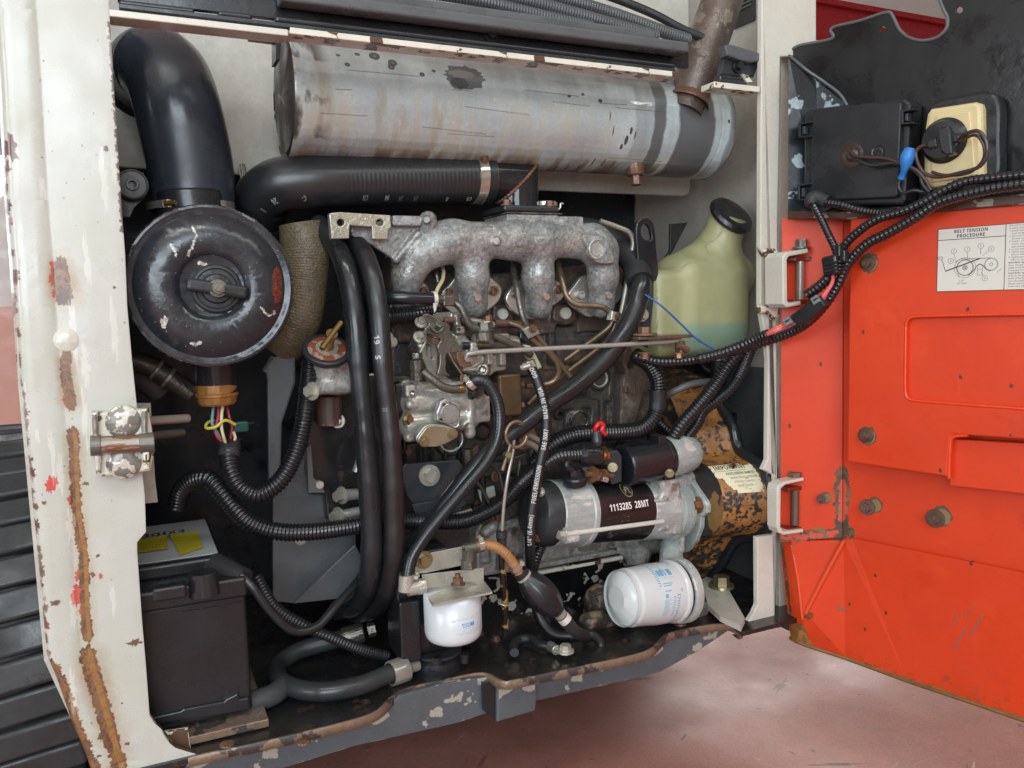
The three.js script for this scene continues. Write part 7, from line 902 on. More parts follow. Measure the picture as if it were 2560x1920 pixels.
// throttle linkage, cables and small things
{ const t = thing('throttle_rod', 'long grey throttle rod from the pump lever to the rusty bracket', 'rod'); part(t, 'rod', sweep(PP([[1170, 902, -0.085], [1164, 888, -0.083], [1180, 883, -0.08], [1280, 876, -0.08], [1480, 866, -0.08], [1660, 855, -0.08], [1702, 851, -0.08]]), 0.004, { n: 60, seg: 14 }), mat({ color: 0xa3a098, dirt: 0x827c70, rough: 0.5, metal: 0.25, vary: 0.14 }));
  const b = thing('linkage_bracket', 'rusty flat linkage bracket with bolts at the end of the throttle rod', 'bracket'); part(b, 'arm', merge([box(P(1645, 842, -0.09), 0.115, 0.006, 0.05, 0.002), box(P(1700, 872, -0.08), 0.012, 0.03, 0.02, 0.003)]), M.rustSteel2 = mat({ color: 0x77665a, dirt: 0x5a4030, dirtAmt: 0.8, rough: 0.6, metal: 0.4, vary: 0.3 })); bolt(b, P(1612, 838, -0.08), YN, 0.012, M.rustSteel, { h: 0.012, washer: 1.8 }); bolt(b, P(1612, 880, -0.08), new V3(0, -1, 0), 0.009, M.rustSteel); bolt(b, P(1696, 882, -0.07), new V3(0, -1, 0.1), 0.0075, M.rustOrange2); part(b, 'clevis', cyl(P(1695, 862, -0.07), P(1720, 876, -0.07), 0.006), M.rustSteel);
  tubeThing('thin_wire', 'thin blue wire hanging across the coolant bottle', 'wire', [[1606, 732, -0.1], [1650, 762, -0.075], [1700, 808, -0.07], [1740, 846, -0.068], [1788, 876, -0.06]], 3, mat({ color: 0x2c5aa0, dirt: 0x244c88, rough: 0.4 }), { part: 'wire', r: 0.0017, seg: 10, n: 40 });
  const k = thing('lifting_eye', 'black slotted lifting eye standing by the coolant bottle', 'lifting eye'); part(k, 'plate', plate([...smooth([[1590, 575], [1595, 553], [1612, 544], [1630, 552], [1637, 572], [1641, 620], [1642, 700], [1600, 700], [1594, 640]], 40)].reverse(), -0.125, 0.008, 0.002, [smooth([[1603, 574], [1611, 559], [1622, 566], [1628, 585], [1628, 598], [1618, 600], [1609, 596]], 24)]), M.black); bolt(k, P(1605, 787, -0.12), ZN, 0.0085, M.zinc); part(k, 'foot', plate([[1600, 690], [1642, 690], [1620, 870], [1600, 860], [1590, 780]].reverse(), -0.13, 0.006, 0.001), M.greyDark);
  const c = thing('throttle_cable', 'thin grey control cable entering a black boot beside the fuel filter', 'cable'); part(c, 'cable', sweep(PP([[1285, 1100, -0.075], [1282, 1130, -0.065], [1270, 1190, -0.06], [1260, 1260, -0.06], [1255, 1330, -0.06]]), 0.0028, { n: 40, seg: 12 }), M.steel); part(c, 'boot', lathe(P(1254, 1326, -0.06), new V3(-0.03, -1, 0), [[0, 0.004], [0.002, 0.009], [0.012, 0.0095], [0.014, 0.0078], [0.03, 0.0072], [0.032, 0]], 24), M.rubberDull); part(c, 'tube', sweep(PP([[1252, 1345, -0.06], [1256, 1420, -0.062], [1262, 1500, -0.068], [1263, 1590, -0.08]]), 0.0058, { n: 30, seg: 16 }), mat({ color: 0x1c1b1a, dirt: 0x2a2724, chip: 0xa17c46, chipAt: 0.1, rough: 0.45, tile: 0.1 })); part(c, 'wire_tie', sweep(PP([[1250, 1510, -0.055], [1262, 1514, -0.05], [1282, 1510, -0.055], [1290, 1500, -0.065]]), 0.0014, { n: 16, seg: 8 }), M.zinc);
  const h = thing('stop_lever', 'copper coloured ring lever with a small cross pin above the cable', 'lever'); const rc = P(1291, 1086, -0.065), pts = []; for (let i = 0; i <= 24; i++) { const a = 0.9 + i / 24 * 5.2; pts.push(new V3(rc.x + 0.019 * Math.cos(a), rc.y + 0.021 * Math.sin(a), rc.z)); } part(h, 'ring', sweep(pts, 0.0031, { n: 60, seg: 12 }), M.copper); part(h, 'cross_pin', cyl(P(1264, 1136, -0.06), P(1272, 1138, -0.045), 0.0055), M.zincYellow); part(h, 'pin_rod', cyl(P(1276, 1112, -0.06), P(1256, 1176, -0.06), 0.0032), M.copper); part(h, 'bracket', plate([[1298, 1080], [1330, 1062], [1342, 1085], [1330, 1120], [1300, 1125]].reverse(), -0.11, 0.006, 0.001), M.rustSteel); part(h, 'pipe', sweep(PP([[1318, 1086, -0.11], [1345, 1100, -0.11], [1366, 1124, -0.11]]), 0.0052, { n: 14, seg: 14 }), M.steel); part(h, 'pipe', sweep(PP([[1312, 1104, -0.105], [1338, 1116, -0.105], [1358, 1142, -0.105]]), 0.0055, { n: 14, seg: 14 }), M.steel);
  const g = thing('ground_cable', 'black ground cable with a bolted ring terminal on the bay floor', 'cable'); const y = PANY + 0.012; part(g, 'cable', sweep([[1286, 1632], [1284, 1612], [1300, 1598], [1326, 1598], [1348, 1610], [1376, 1616]].map(p => PY(p[0], p[1], y)), 0.0075, { n: 40, seg: 18 }), M.rubberDull); part(g, 'ring_terminal', merge([cyl(PY(1374, 1614, y), PY(1392, 1626, y), 0.0085), lathe(PY(1414, 1630, y - 0.004), YN, [[0, 0], [0, 0.0145], [0.003, 0.0145], [0.003, 0]], 24)]), M.bright); bolt(g, PY(1414, 1629, y), YN, 0.0095, M.zinc, { h: 0.01 }); }
{ // bare wires under the air cleaner
  const W = (l, c, pts) => tubeThing('bare_wire', l, 'wire', pts, 3.5, mat({ color: c, dirt: c, rough: 0.45, vary: 0.05 }), { part: 'wire', r: 0.0023, seg: 10, n: 36 });
  W('teal wire hanging under the spout of the air cleaner', 0x6f9a9c, [[536, 1010, -0.12], [532, 1032, -0.11], [531, 1060, -0.105], [545, 1085, -0.11], [556, 1112, -0.115]]); W('cream wire hanging under the spout of the air cleaner', 0xd9d3a8, [[558, 1008, -0.115], [554, 1040, -0.1], [554, 1070, -0.098], [559, 1092, -0.1], [566, 1114, -0.11]]); W('pink wire bulging to the side under the spout of the air cleaner', 0xc04a5e, [[546, 1012, -0.125], [545, 1045, -0.115], [538, 1075, -0.11], [546, 1095, -0.11], [560, 1106, -0.115]]); W('red wire hanging under the spout of the air cleaner', 0x9c3540, [[566, 1012, -0.125], [574, 1046, -0.118], [580, 1066, -0.118], [578, 1090, -0.118], [572, 1112, -0.118]]);
  W('yellow wire looped under the spout, ending in a green plug', 0xc9bd4f, [[588, 1061, -0.105], [562, 1051, -0.095], [538, 1068, -0.092], [516, 1070, -0.1], [518, 1058, -0.11], [535, 1050, -0.115]]); W('pale tan wire at the mouth of the loom', 0xc9b39a, [[584, 1080, -0.115], [588, 1096, -0.11], [580, 1112, -0.112]]);
  const p = thing('green_plug', 'small dark green wire plug under the air cleaner', 'plug'); part(p, 'plug_body', box(P(602, 1066, -0.12), 0.022, 0.017, 0.015, 0.004), mat({ color: 0x1f4a40, dirt: 0x18352f, rough: 0.45 })); part(p, 'lead', sweep(PP([[612, 1064, -0.125], [630, 1058, -0.13], [648, 1066, -0.14]]), 0.003, { n: 12, seg: 8 }), M.dark);
  const s = thing('tape_sleeve', 'black tape where the bare wires enter the loop loom', 'tape'); part(s, 'tape_wrap', sweep(PP([[572, 1098, -0.115], [574, 1116, -0.118], [572, 1142, -0.112]]), 0.0155, { n: 14, seg: 20 }), M.rubberDull);
}
{ // things around the left edge of the bay
  const t = thing('rubber_bumper', 'round grey rubber bumper beside the elbow hose at the wide post', 'bumper'); const c = P(331, 462, -0.14); part(t, 'pad', lathe(c, ZN, [[-0.01, 0.02], [0, 0.0212], [0.004, 0.0205], [0.006, 0.0185], [0.0045, 0.0175], [0.005, 0.009], [0.008, 0.008], [0.008, 0.005], [0.002, 0.004], [0.002, 0]], 36), M.greyMid); part(t, 'bracket', plate([[300, 440], [360, 430], [362, 494], [336, 520], [326, 544], [305, 544], [300, 500]].reverse(), -0.152, 0.004, 0.001), M.black);
  const st = thing('frayed_strap', 'frayed pale strap hanging from a slot next to the elbow hose', 'strap'); for (let k = 0; k < 9; k++) part(st, 'strand', sweep(PP([[601 + k * 1.1, 412, -0.33], [600 + k * 1.6, 428, -0.3], [606 + k * 0.7, 462, -0.27], [603 + (k - 4) * 1.6 + 2, 492, -0.25], [600 + (k - 4) * 4, 524, -0.23]]), 0.0022, { n: 20, seg: 7 }), k % 3 ? M.rustSteelGrey : M.zinc);
  const u = thing('latch_bolt', 'two parallel grey latch pins behind the white latch block', 'latch'); part(u, 'pin', cyl(P(360, 1053, -0.06), P(470, 1046, -0.1), 0.0062), M.steel); part(u, 'pin', cyl(P(372, 1091, -0.06), P(456, 1082, -0.1), 0.0062), M.rustSteelGrey);
  const f = thing('hydraulic_fitting', 'dull metal elbow fitting with two collars behind the wide post', 'fitting'); const w = PP([[330, 900, -0.2], [380, 918, -0.2], [430, 950, -0.2], [480, 985, -0.2]]); part(f, 'tube', sweep(w, 0.0155, { n: 24, seg: 22 }), M.rustSteelGrey); const d = w[2].clone().sub(w[1]).normalize(); for (const s of [0.2, 0.8]) part(f, 'collar', lathe(w[1].clone().lerp(w[2], s), d, [[-0.003, 0.0155], [-0.002, 0.0182], [0.002, 0.0182], [0.003, 0.0155]], 26), M.steel); part(f, 'lower_tube', sweep(PP([[330, 905, -0.24], [370, 950, -0.24], [400, 975, -0.25]]), 0.02, { n: 14, seg: 20 }), M.greyMid);
  const pl = thing('upright_plate', 'dark grey upright steel plate with a teardrop loop left of the oil filler', 'plate'); part(pl, 'plate', plate([[664, 925], [668, 910], [690, 888], [739, 877], [740, 955], [722, 1010], [706, 1058], [702, 1190], [672, 1230], [670, 1062], [668, 950]].reverse(), -0.2, 0.012, 0.004, [[[667, 925], [682, 898], [690, 900], [684, 918], [674, 930]]]), M.greyMid);
  const sp = part(frame, 'support_plate', plate([[682, 1230], [768, 1080], [772, 1234], [812, 1236], [815, 1295], [890, 1300], [890, 1362], [735, 1509], [682, 1504]].reverse(), -0.225, 0.01, 0.002), M.greyMid, 'slate grey support plate behind the crossing loom'); part(sp, 'gusset', plate([[735, 1509], [888, 1362], [908, 1400], [908, 1490]].reverse(), -0.19, 0.008, 0.001), M.greyMid);
  bolt(frame, P(752, 1348 - 1, -0.2), ZN, 0.007, M.steel); 
  // engine mount on the pan
  const m = thing('engine_mount', 'black engine mount post on a round rubber cushion at the notch of the pan', 'mount'); const mc = PY(1093, 1640, PANY + 0.018); part(m, 'cushion', lathe(mc.clone().setY(PANY - 0.03), YN, [[0, 0], [0, 0.036], [0.008, 0.042], [0.03, 0.043], [0.034, 0.044], [0.05, 0.042], [0.055, 0.036], [0.056, 0]], 44), M.rubberGloss); part(m, 'washer_plate', lathe(mc.clone().setY(PANY + 0.026), YN, [[0, 0], [0, 0.04], [0.004, 0.04], [0.004, 0]], 40), M.greyDark);
  part(m, 'post', boxUV(new RoundedBoxGeometry(0.09, 0.17, 0.06, 2, 0.004).translate(P(1055, 1560, -0.1).x, PANY + 0.03 + 0.085, -0.115)), M.black); part(m, 'post', boxUV(new RoundedBoxGeometry(0.034, 0.1, 0.05, 2, 0.004).translate(P(1010, 1560, -0.1).x, PANY + 0.03 + 0.05, -0.09)), M.black);
  // chassis rail with flaking white paint, behind the filters
  part(frame, 'chassis_rail', plate([[1175, 1445], [1345, 1428], [1560, 1392], [1640, 1385], [1640, 1540], [1400, 1600], [1175, 1640]].reverse(), -0.235, 0.02, 0.003), mat({ color: 0x121314, dirt: 0x1d1c1b, chip: 0xa9a59c, chipAt: 0.2, rough: 0.4, vary: 0.2, tile: 0.22, seed: 432 }), 'black chassis rail with flaked white paint'); part(frame.children[frame.children.length - 1], 'paint_edge', box(P(1450, 1412, -0.222), 0.21, 0.008, 0.012, 0.003, new THREE.Euler(0, 0, 0.0)), M.whiteChip);
  part(frame, 'cast_lump', (() => { const f = U(0.01, S.cap(P(1500, 1500, -0.15), P(1560, 1480, -0.17), 0.03), S.cap(P(1470, 1555, -0.11), P(1540, 1545, -0.12), 0.018), S.box(P(1520, 1530, -0.15), 0.04, 0.03, 0.03, 0.008)); const [a, b] = bb(px2([[1440, 1450], [1600, 1600]], -0.14), 0.05); a.z = -0.22; b.z = -0.06; return sdf(f, a, b, 0.004, rustTone([0.09, 0.07, 0.055], [0.05, 0.045, 0.04], [0.35, 0.25, 0.17], 40)); })(), M.block, 'dirty cast lump behind the oil filter');
  // pale corner plate with a brass coloured bolt
  const cp = part(frame, 'corner_plate', (() => { const y = PANY + 0.022, q = [[1752, 1450], [1768, 1440], [1815, 1462], [1862, 1545], [1852, 1565], [1800, 1540], [1770, 1512]].map(p => PY(p[0], p[1], y)); const s = new THREE.Shape(q.map(v => new V2(v.x, -v.z))); const g = new THREE.ExtrudeGeometry(s, { depth: 0.01, bevelEnabled: false }); g.rotateX(-Math.PI / 2); g.translate(0, y - 0.01, 0); return boxUV(g); })(), M.whiteIn, 'pale corner plate with a brass bolt'); bolt(cp, PY(1803, 1466, PANY + 0.022), YN, 0.0165, M.zincYellow, { h: 0.018, washer: 1.5 });
  const ru = thing('foot_pad', 'pale round rubber pad showing under the pan near the orange door', 'pad'); part(ru, 'pad', lathe(PY(1722, 1590, PANY - 0.03).add(new V3(0, -0.01, -0.02)), YN, [[0, 0], [0, 0.03], [0.004, 0.034], [0.02, 0.036], [0.022, 0]], 30), M.zinc);
  tubeThing('drain_hose', 'grey flat strap hose crossing the upper flywheel cover', 'hose', [[1650, 1000, -0.14], [1690, 976, -0.1], [1729, 960, -0.09], [1765, 955, -0.09], [1800, 954, -0.1]], 9, M.greyRib, { n: 30 });
  tubeThing('heater_hose', 'black hose curving down along the inner side wall', 'hose', [[1925, 850, -0.16], [1924, 895, -0.17], [1912, 950, -0.19], [1880, 1010, -0.21], [1830, 1048, -0.24], [1780, 1060, -0.28]], 15, M.rubberGloss, { n: 50 });
  tubeThing('heater_hose', 'black hose crossing the side wall behind the coolant bottle', 'hose', [[1740, 890, -0.28], [1780, 930, -0.25], [1830, 800, -0.3], [1890, 770, -0.25], [1915, 760, -0.2]], 13, M.rubber, { n: 40 });
  const rc = thing('red_cylinder', 'small dark red cylinder on the side wall behind the looms', 'cylinder'); part(rc, 'body', cyl(P(1862, 925, -0.24), P(1895, 905, -0.2), 0.02, 0.02), M.red); part(rc, 'end', cyl(P(1890, 912, -0.2), P(1905, 900, -0.19), 0.012), M.rustSteelGrey);
}

{ // small greasy things low on the engine: stub pipes, clips, bolts and ribs between the hoses and the starter
  const z = -0.2, pp = (n, g, m) => part(engine, n, g, m);
  for (const [x0, y0, x1, y1, r, m] of [[1168, 1122, 1172, 1200, 0.009, M.rustSteelGrey], [1205, 1190, 1208, 1262, 0.007, M.oily], [1330, 1120, 1332, 1165, 0.008, M.rustSteelGrey], [1008, 1290, 1150, 1272, 0.006, M.rustSteelGrey], [1180, 1275, 1250, 1262, 0.008, M.oily]]) pp('stub_pipe', cyl(P(x0, y0, z), P(x1, y1, z), r, r, 16), m);
  for (const [x, y, r] of [[1168, 1212, 9], [1196, 1262, 8], [1302, 1200, 8], [1330, 1230, 8], [1240, 1190, 10], [1170, 1300, 9], [1216, 1310, 8], [1290, 1330, 8], [1440, 1120, 7], [1530, 1100, 8], [1355, 1012, 8], [1420, 985, 7]]) bolt(engine, P(x, y, z - 0.015), ZN, R(r, P(x, y, z)), x % 4 ? M.rustSteelGrey : M.rustSteel);
  for (const [a, b, c, d, zz, m] of [[1160, 1140, 1195, 1112, -0.2, M.rustSteel2], [1268, 1150, 1330, 1128, -0.205, M.rustSteelGrey], [1195, 1225, 1236, 1214, -0.195, M.alu2], [1252, 1275, 1300, 1250, -0.195, M.rustSteelGrey], [1120, 1290, 1180, 1272, -0.19, M.alu2]]) pp('bracket_tab', plate([[a, b], [c, d], [c + 4, d + 26], [a + 8, b + 30]].reverse(), zz, 0.006, 0.001), m);
  for (let k = 0; k < 5; k++) pp('block_rib', box(P(1010 + k * 34, 1135 + (k % 2) * 14, -0.235), 0.006, 0.05, 0.016, 0.002), M.oily);
  for (const [x0, y0, x1, y1, x2, y2] of [[1160, 1180, 1200, 1215, 1236, 1290], [1190, 1150, 1240, 1170, 1262, 1240], [1300, 1150, 1296, 1200, 1310, 1280]]) pp('thin_pipe', sweep(PP([[x0, y0], [x1, y1], [x2, y2]], -0.19), 0.0035, { n: 24, seg: 10 }), M.rustSteelGrey);
  for (const [px, py, r] of [[1200, 1585, 7], [1240, 1600, 8], [1700, 1560, 10]]) bolt(frame, PY(px, py, PANY), YN, R(r, PY(px, py, PANY)), M.rustSteel);
}
// ================================================================ the open door on the right: orange below, black above
const dA = 15 * Math.PI / 180, DU = new V3(Math.sin(dA), 0, Math.cos(dA)), DN = new V3(-Math.cos(dA), 0, Math.sin(dA)), DO = P(1956, 1000, 0).setY(0);
const D = (px, py, w = 0) => onPlane(px, py, DO.clone().addScaledVector(DN, w), DN);
const DM = new THREE.Matrix4().makeBasis(DU, YN, DN).setPosition(DO);
const DL = (u, v, w) => new V3(u, v, w).applyMatrix4(DM);
const uv2 = (px, py, w) => { const q = D(px, py, w).sub(DO); return new V2(q.dot(DU), q.y); };
function plateD(pts, w, thick, bev = 0.0015, holes = []) {
  const s = new THREE.Shape(pts.map(p => p.isVector2 ? p : uv2(p[0], p[1], w))); for (const h of holes) s.holes.push(new THREE.Path(h.map(p => p.isVector2 ? p : uv2(p[0], p[1], w))));
  const g = new THREE.ExtrudeGeometry(s, { depth: Math.max(thick - 2 * bev, 1e-4), bevelEnabled: bev > 0, bevelThickness: bev, bevelSize: bev, bevelOffset: -bev, bevelSegments: 2, curveSegments: 10 }); g.translate(0, 0, w - thick + bev); g.applyMatrix4(DM); return g;
}
const door = thing('engine_door', 'open orange engine door with a black upper part, swung out at the right', 'door');
const dB = { u0: -0.05, v0: 0.15, w: 0.6, h: 0.9 };
const doorTex = canvasTex(1228, 1842, (x, w, h) => {
  seed = 21; const im = x.createImageData(w, h); for (let j = 0; j < h; j++) for (let i = 0; i < w; i++) { const n = pf(i / w, j / h * 1.5, 5, 23, 5), k = (j * w + i) * 4, f = 1 + 0.05 * n; im.data[k] = clamp(210 * f, 0, 255); im.data[k + 1] = 58 * (f + 0.04 * n); im.data[k + 2] = 12 * f; im.data[k + 3] = 255; } x.putImageData(im, 0, 0);
  const q = (px, py, ww) => { const v = uv2(px, py, ww); return [(v.x - dB.u0) / dB.w * w, h - (v.y - dB.v0) / dB.h * h]; }, K = 0.0009 / dB.w * w;
  const chip = (px, py, rx, ry, c, ww = 0, r = 0.4) => { const [a, b] = q(px, py, ww); blob(x, a, b, rx * K, ry * K, c, r); }; const br = ['#6b5138', '#5a4430', '#7d6443', '#4f4032'];
  for (const [a, b, r, ww] of [[2174, 657, 25, 0.022], [2170, 1090, 24, 0.022], [2172, 1268, 22, 0], [2341, 1296, 26, 0], [2054, 1247, 15, 0.006]]) { chip(a, b, r * 0.66, r * 0.74, '#5c4a36', ww, 0.12); chip(a + 2, b + 2, r * 0.5, r * 0.55, '#86714f', ww, 0.12); }
  for (let i = 0; i < 80; i++) { const t = rnd(); chip(2092 + (rnd() - 0.5) * 16, mix(1182, 1338, t), 3 + rnd() * 6, 5 + rnd() * 9, br[i % 4], 0); } for (let i = 0; i < 16; i++) chip(2093 + (rnd() - 0.5) * 10, mix(1215, 1310, rnd()), 3 + rnd() * 3, 4 + rnd() * 7, '#c9503a', 0);
  for (let i = 0; i < 90; i++) chip(mix(1952, 2118, rnd()), 1338 + (rnd() - 0.5) * 16, 4 + rnd() * 7, 3 + rnd() * 5, br[i % 4], 0); for (let i = 0; i < 18; i++) chip(mix(1960, 2085, rnd()), 1338 + (rnd() - 0.5) * 10, 4 + rnd() * 6, 3 + rnd() * 5, '#c9503a', 0);
  for (let i = 0; i < 60; i++) { const t = rnd(); chip(mix(1952, 1978, t), mix(1355, 1590, t), 2 + rnd() * 3, 5 + rnd() * 9, br[i % 4], 0); }
  for (let i = 0; i < 60; i++) chip(2000 + (rnd() - 0.5) * 30, 1584 + (rnd() - 0.5) * 40, 4 + rnd() * 8, 4 + rnd() * 9, ['#9a6a38', '#86602f', '#7a5730'][i % 3], -0.012);
  for (let i = 0; i < 160; i++) { const t = rnd(), px = mix(1990, 2640, t), py = 1600 + (px - 1990) * 0.345 - Math.pow(rnd(), 2) * 46; x.globalAlpha = 0.18; chip(px, py, 2 + rnd() * 6, 1.5 + rnd() * 3, ['#7c4a34', '#8a5f48', '#5d3a28'][i % 3], -0.03); } x.globalAlpha = 1;
  for (let i = 0; i < 130; i++) { const t = rnd(), px = mix(1985, 2640, t); chip(px, 1604 + (px - 1990) * 0.345 - rnd() * 8, 3 + rnd() * 7, 2 + rnd() * 3, ['#8d6a2e', '#7b5a2c', '#6a4a2a'][i % 3], -0.03); }
  x.strokeStyle = '#6a625c'; for (const s of [[[2395, 1530], [2392, 1545], [2386, 1560]], [[2434, 1502], [2436, 1520], [2420, 1545]], [[2458, 1535], [2448, 1555], [2432, 1575], [2428, 1590]], [[2412, 1568], [2408, 1585], [2395, 1605], [2385, 1625]], [[2425, 1610], [2420, 1618]], [[2405, 1670], [2398, 1685]], [[2420, 1525], [2412, 1545]]]) { x.lineWidth = 1.5 + rnd() * 3; x.beginPath(); s.forEach((p, i) => { const [a, b] = q(p[0], p[1], -0.02); i ? x.lineTo(a, b) : x.moveTo(a, b); }); x.stroke(); }
  for (const [a, b] of [[2427, 773], [2530, 965], [2167, 830], [2403, 942], [2040, 912], [2170, 1448], [2411, 1419], [2535, 1089], [1975, 1065], [2358, 1173], [2105, 1520], [2142, 1585], [2195, 1544]]) chip(a, b, 2.5, 4, '#5a3020', 0.01);
  chip(2108, 1521, 8, 5, '#8a5a45', -0.02); chip(2030, 1535, 8, 9, '#7a3a20', -0.01); x.globalAlpha = 0.05; for (let i = 0; i < 200; i++) blob(x, rnd() * w, rnd() * h, 4 + rnd() * 40, 3 + rnd() * 30, rnd() > 0.5 ? '#ff9a70' : '#7a1a08', 0.4); x.globalAlpha = 1;
});
doorTex.repeat.set(1 / dB.w, 1 / dB.h); doorTex.offset.set(-dB.u0 / dB.w, -dB.v0 / dB.h);
M.orangeHighlight = mat({ color: 0xe2502a, rough: 0.22, coat: 0.8, coatRough: 0.08, vary: 0.04 });  // lighter, glossier orange for the highlight lines on the door creases
const doorRough = rep(dataTex(256, (u, v) => 0.95 + 0.5 * pf(u, v, 5, 88, 5)), 0.5);
const doorMat = new THREE.MeshPhysicalMaterial({ map: doorTex, roughness: 0.55, roughnessMap: doorRough, clearcoat: 0.14, clearcoatRoughness: 0.3, bumpMap: bumpSoft, bumpScale: 0.0003, side: THREE.DoubleSide });
{ // formed skin: quads between points in picture units with their own offsets from the door plane
  const q = (...pts) => { const v = pts.map(([px, py, w]) => D(px, py, w)), l = v.map(a => { const b = a.clone().sub(DO); return [b.dot(DU), b.y]; }); const idx = pts.length === 4 ? [0, 1, 2, 0, 2, 3] : [0, 1, 2]; const g = geoFrom(v.flatMap(a => [a.x, a.y, a.z]), idx, l.flat()).toNonIndexed(); g.computeVertexNormals(); return g; };
  part(door, 'hinge_flange', merge([q([1955, 545, 0.016], [1951, 1356, 0.016], [2105, 1342, -0.017], [2107, 538, -0.017]), q([1955, 545, 0.016], [1956, 545, 0.0], [1952, 1356, 0.0], [1951, 1356, 0.016])]), doorMat, 'bright orange flange along the hinges');
  part(door, 'skin', plateD([uv2(2085, 525, 0), new V2(uv2(2690, 900, -0.022).x, 1.03), new V2(uv2(2690, 900, -0.022).x, 0.44), uv2(2090, 1374, -0.022)].reverse(), -0.022, 0.003, 0.0005), doorMat);
  const lowPts = [[2109, 1350, -0.018], [2014, 1535, -0.006], [1990, 1600, -0.02], [2113, 1643, -0.03], [2267, 1699, -0.032], [2421, 1751, -0.032], [2640, 1826, -0.032], [2640, 1450, -0.012], [2124, 1342, -0.012]];
  part(door, 'lower_skin', merge([q([2109, 1350, -0.012], [2014, 1532, 0.004], [2113, 1643, -0.02]), q([2109, 1350, -0.012], [2113, 1643, -0.02], [2267, 1699, -0.022], [2130, 1345, -0.014]), q([2130, 1345, -0.014], [2267, 1699, -0.022], [2680, 1840, -0.022], [2680, 1455, -0.014]), q([2014, 1532, 0.004], [1990, 1601, -0.006], [2113, 1643, -0.02])]), doorMat, 'lower orange part with bent corner creases');
  part(door, 'corner_facet', merge([q([1978, 1352, 0.008], [2007, 1550, 0.006], [2014, 1532, 0.004]), q([1978, 1352, 0.01], [2014, 1532, 0.004], [2109, 1350, -0.017]), q([2007, 1550, 0.006], [1990, 1601, -0.006], [2014, 1532, 0.004])]), doorMat); part(door, 'edge_facet', merge([q([1951, 1354, -0.004], [1956, 1412, -0.006], [1984, 1400, 0.004], [1978, 1352, 0.004]), q([1956, 1412, -0.006], [1976, 1592, -0.012], [1990, 1601, -0.006], [2007, 1550, 0.006]), q([1956, 1412, -0.006], [2007, 1550, 0.006], [1984, 1400, 0.004])]), doorMat);
  part(door, 'backing_strip', plateD([[1958, 1315], [2118, 1310], [2118, 1410], [1975, 1410]].reverse(), -0.024, 0.002, 0), doorMat);
  part(door, 'crease_highlight', sweep([D(2110, 1352, -0.008), D(2062, 1440, -0.0005), D(2014, 1533, 0.006)], 0.0034, { n: 16, seg: 10 }), M.orangeHighlight); part(door, 'crease_highlight', sweep([D(1979, 1362, 0.005), D(1995, 1450, 0.007), D(2006, 1548, 0.007)], 0.0026, { n: 16, seg: 10 }), M.orangeHighlight);  // thin beads added to stand for bright highlights along the creases
  part(door, 'rusty_hem', sweep([[1976, 1594, -0.012], [1990, 1603, -0.008], [2113, 1645, -0.021], [2267, 1701, -0.023], [2421, 1753, -0.023], [2680, 1841, -0.023]].map(p => D(...p)), 0.0038, { n: 60, seg: 10 }), mat({ color: 0x7b5c2e, dirt: 0x5d432a, dirtAmt: 0.8, rough: 0.7, vary: 0.25 }));
  // raised inner panel with a pressed recess and a stepped lower edge
  const rr = (pts, r = 8) => { const o = []; for (let i = 0; i < pts.length; i++) { const a = pts[(i + pts.length - 1) % pts.length], b = pts[i], c = pts[(i + 1) % pts.length], k = (p, q2) => { const l = Math.hypot(p[0] - q2[0], p[1] - q2[1]), f = Math.min(0.45, r / l); return [q2[0] + (p[0] - q2[0]) * f, q2[1] + (p[1] - q2[1]) * f]; }; const s = k(a, b), e = k(c, b); for (let t = 0; t <= 5; t++) { const u = t / 5; o.push([(1 - u) * (1 - u) * s[0] + 2 * u * (1 - u) * b[0] + u * u * e[0], (1 - u) * (1 - u) * s[1] + 2 * u * (1 - u) * b[1] + u * u * e[1]]); } } return o; };
  const W = 0.022, out = [[2125, 535], [2700, 490], [2700, 1108], ...rr([[2680, 1106], [2378, 1086], [2368, 1192]], 12).slice(6, 12), [2368, 1192], [2117, 1155]], rec = rr([[2264, 792], [2690, 784], [2690, 1030], [2262, 1000]], 24);
  part(door, 'inner_panel', plateD(out.reverse(), W, 0.026, 0.003, [rec]), doorMat, 'raised inner panel'); part(door, 'recess', plateD(rec.map(p => uv2(p[0], p[1], W)).reverse(), W - 0.009, 0.003, 0), doorMat);
  part(door, 'recess_lip', sweep([...rec, rec[0]].map(p => D(p[0], p[1], W)).map(v => v.addScaledVector(DN, -0.001)), 0.0024, { n: 200, seg: 8 }), M.orange);
  const rec2 = [[2385, 1098], [2690, 1116], [2690, 1250], [2372, 1215]]; part(door, 'lower_step', plateD(rec2.reverse(), 0.006, 0.02, 0.002), doorMat); part(door, 'recess_lip', sweep([D(2372, 1196, W - 0.003), D(2374, 1130, W - 0.003), D(2380, 1094, W - 0.003), D(2420, 1088, W - 0.003)], 0.003, { n: 24, seg: 8 }), M.orange);
  const bt = (px, py, w, r) => { const c = D(px, py, w); part(door, 'bolt', merge([boltGeo(c, DN, R(r, c), R(r, c) * 1.1, 1.5, R(r, c) * 0.7)]), M.rustSteel2); };
  bt(2170, 657, W, 13); bt(2165, 1088, W, 13); bt(2168, 1268, -0.02, 13); bt(2338, 1296, -0.02, 15); bt(2053, 1248, 0.005, 8);
  // black upper part: return facet, back sheet with a scalloped top edge, rusty ledge
  const top = [[1970, 131], [1993, 116], [2084, 93], [2077, 74], [2150, 52], [2224, 31], [2230, 38], [2248, 73], [2260, 86], [2275, 95], [2306, 102], [2340, 95], [2356, 84], [2367, 69], [2369, 46], [2360, 27], [2350, 0], [2350, -30], [2700, -130], [2700, 520], [1970, 540]];
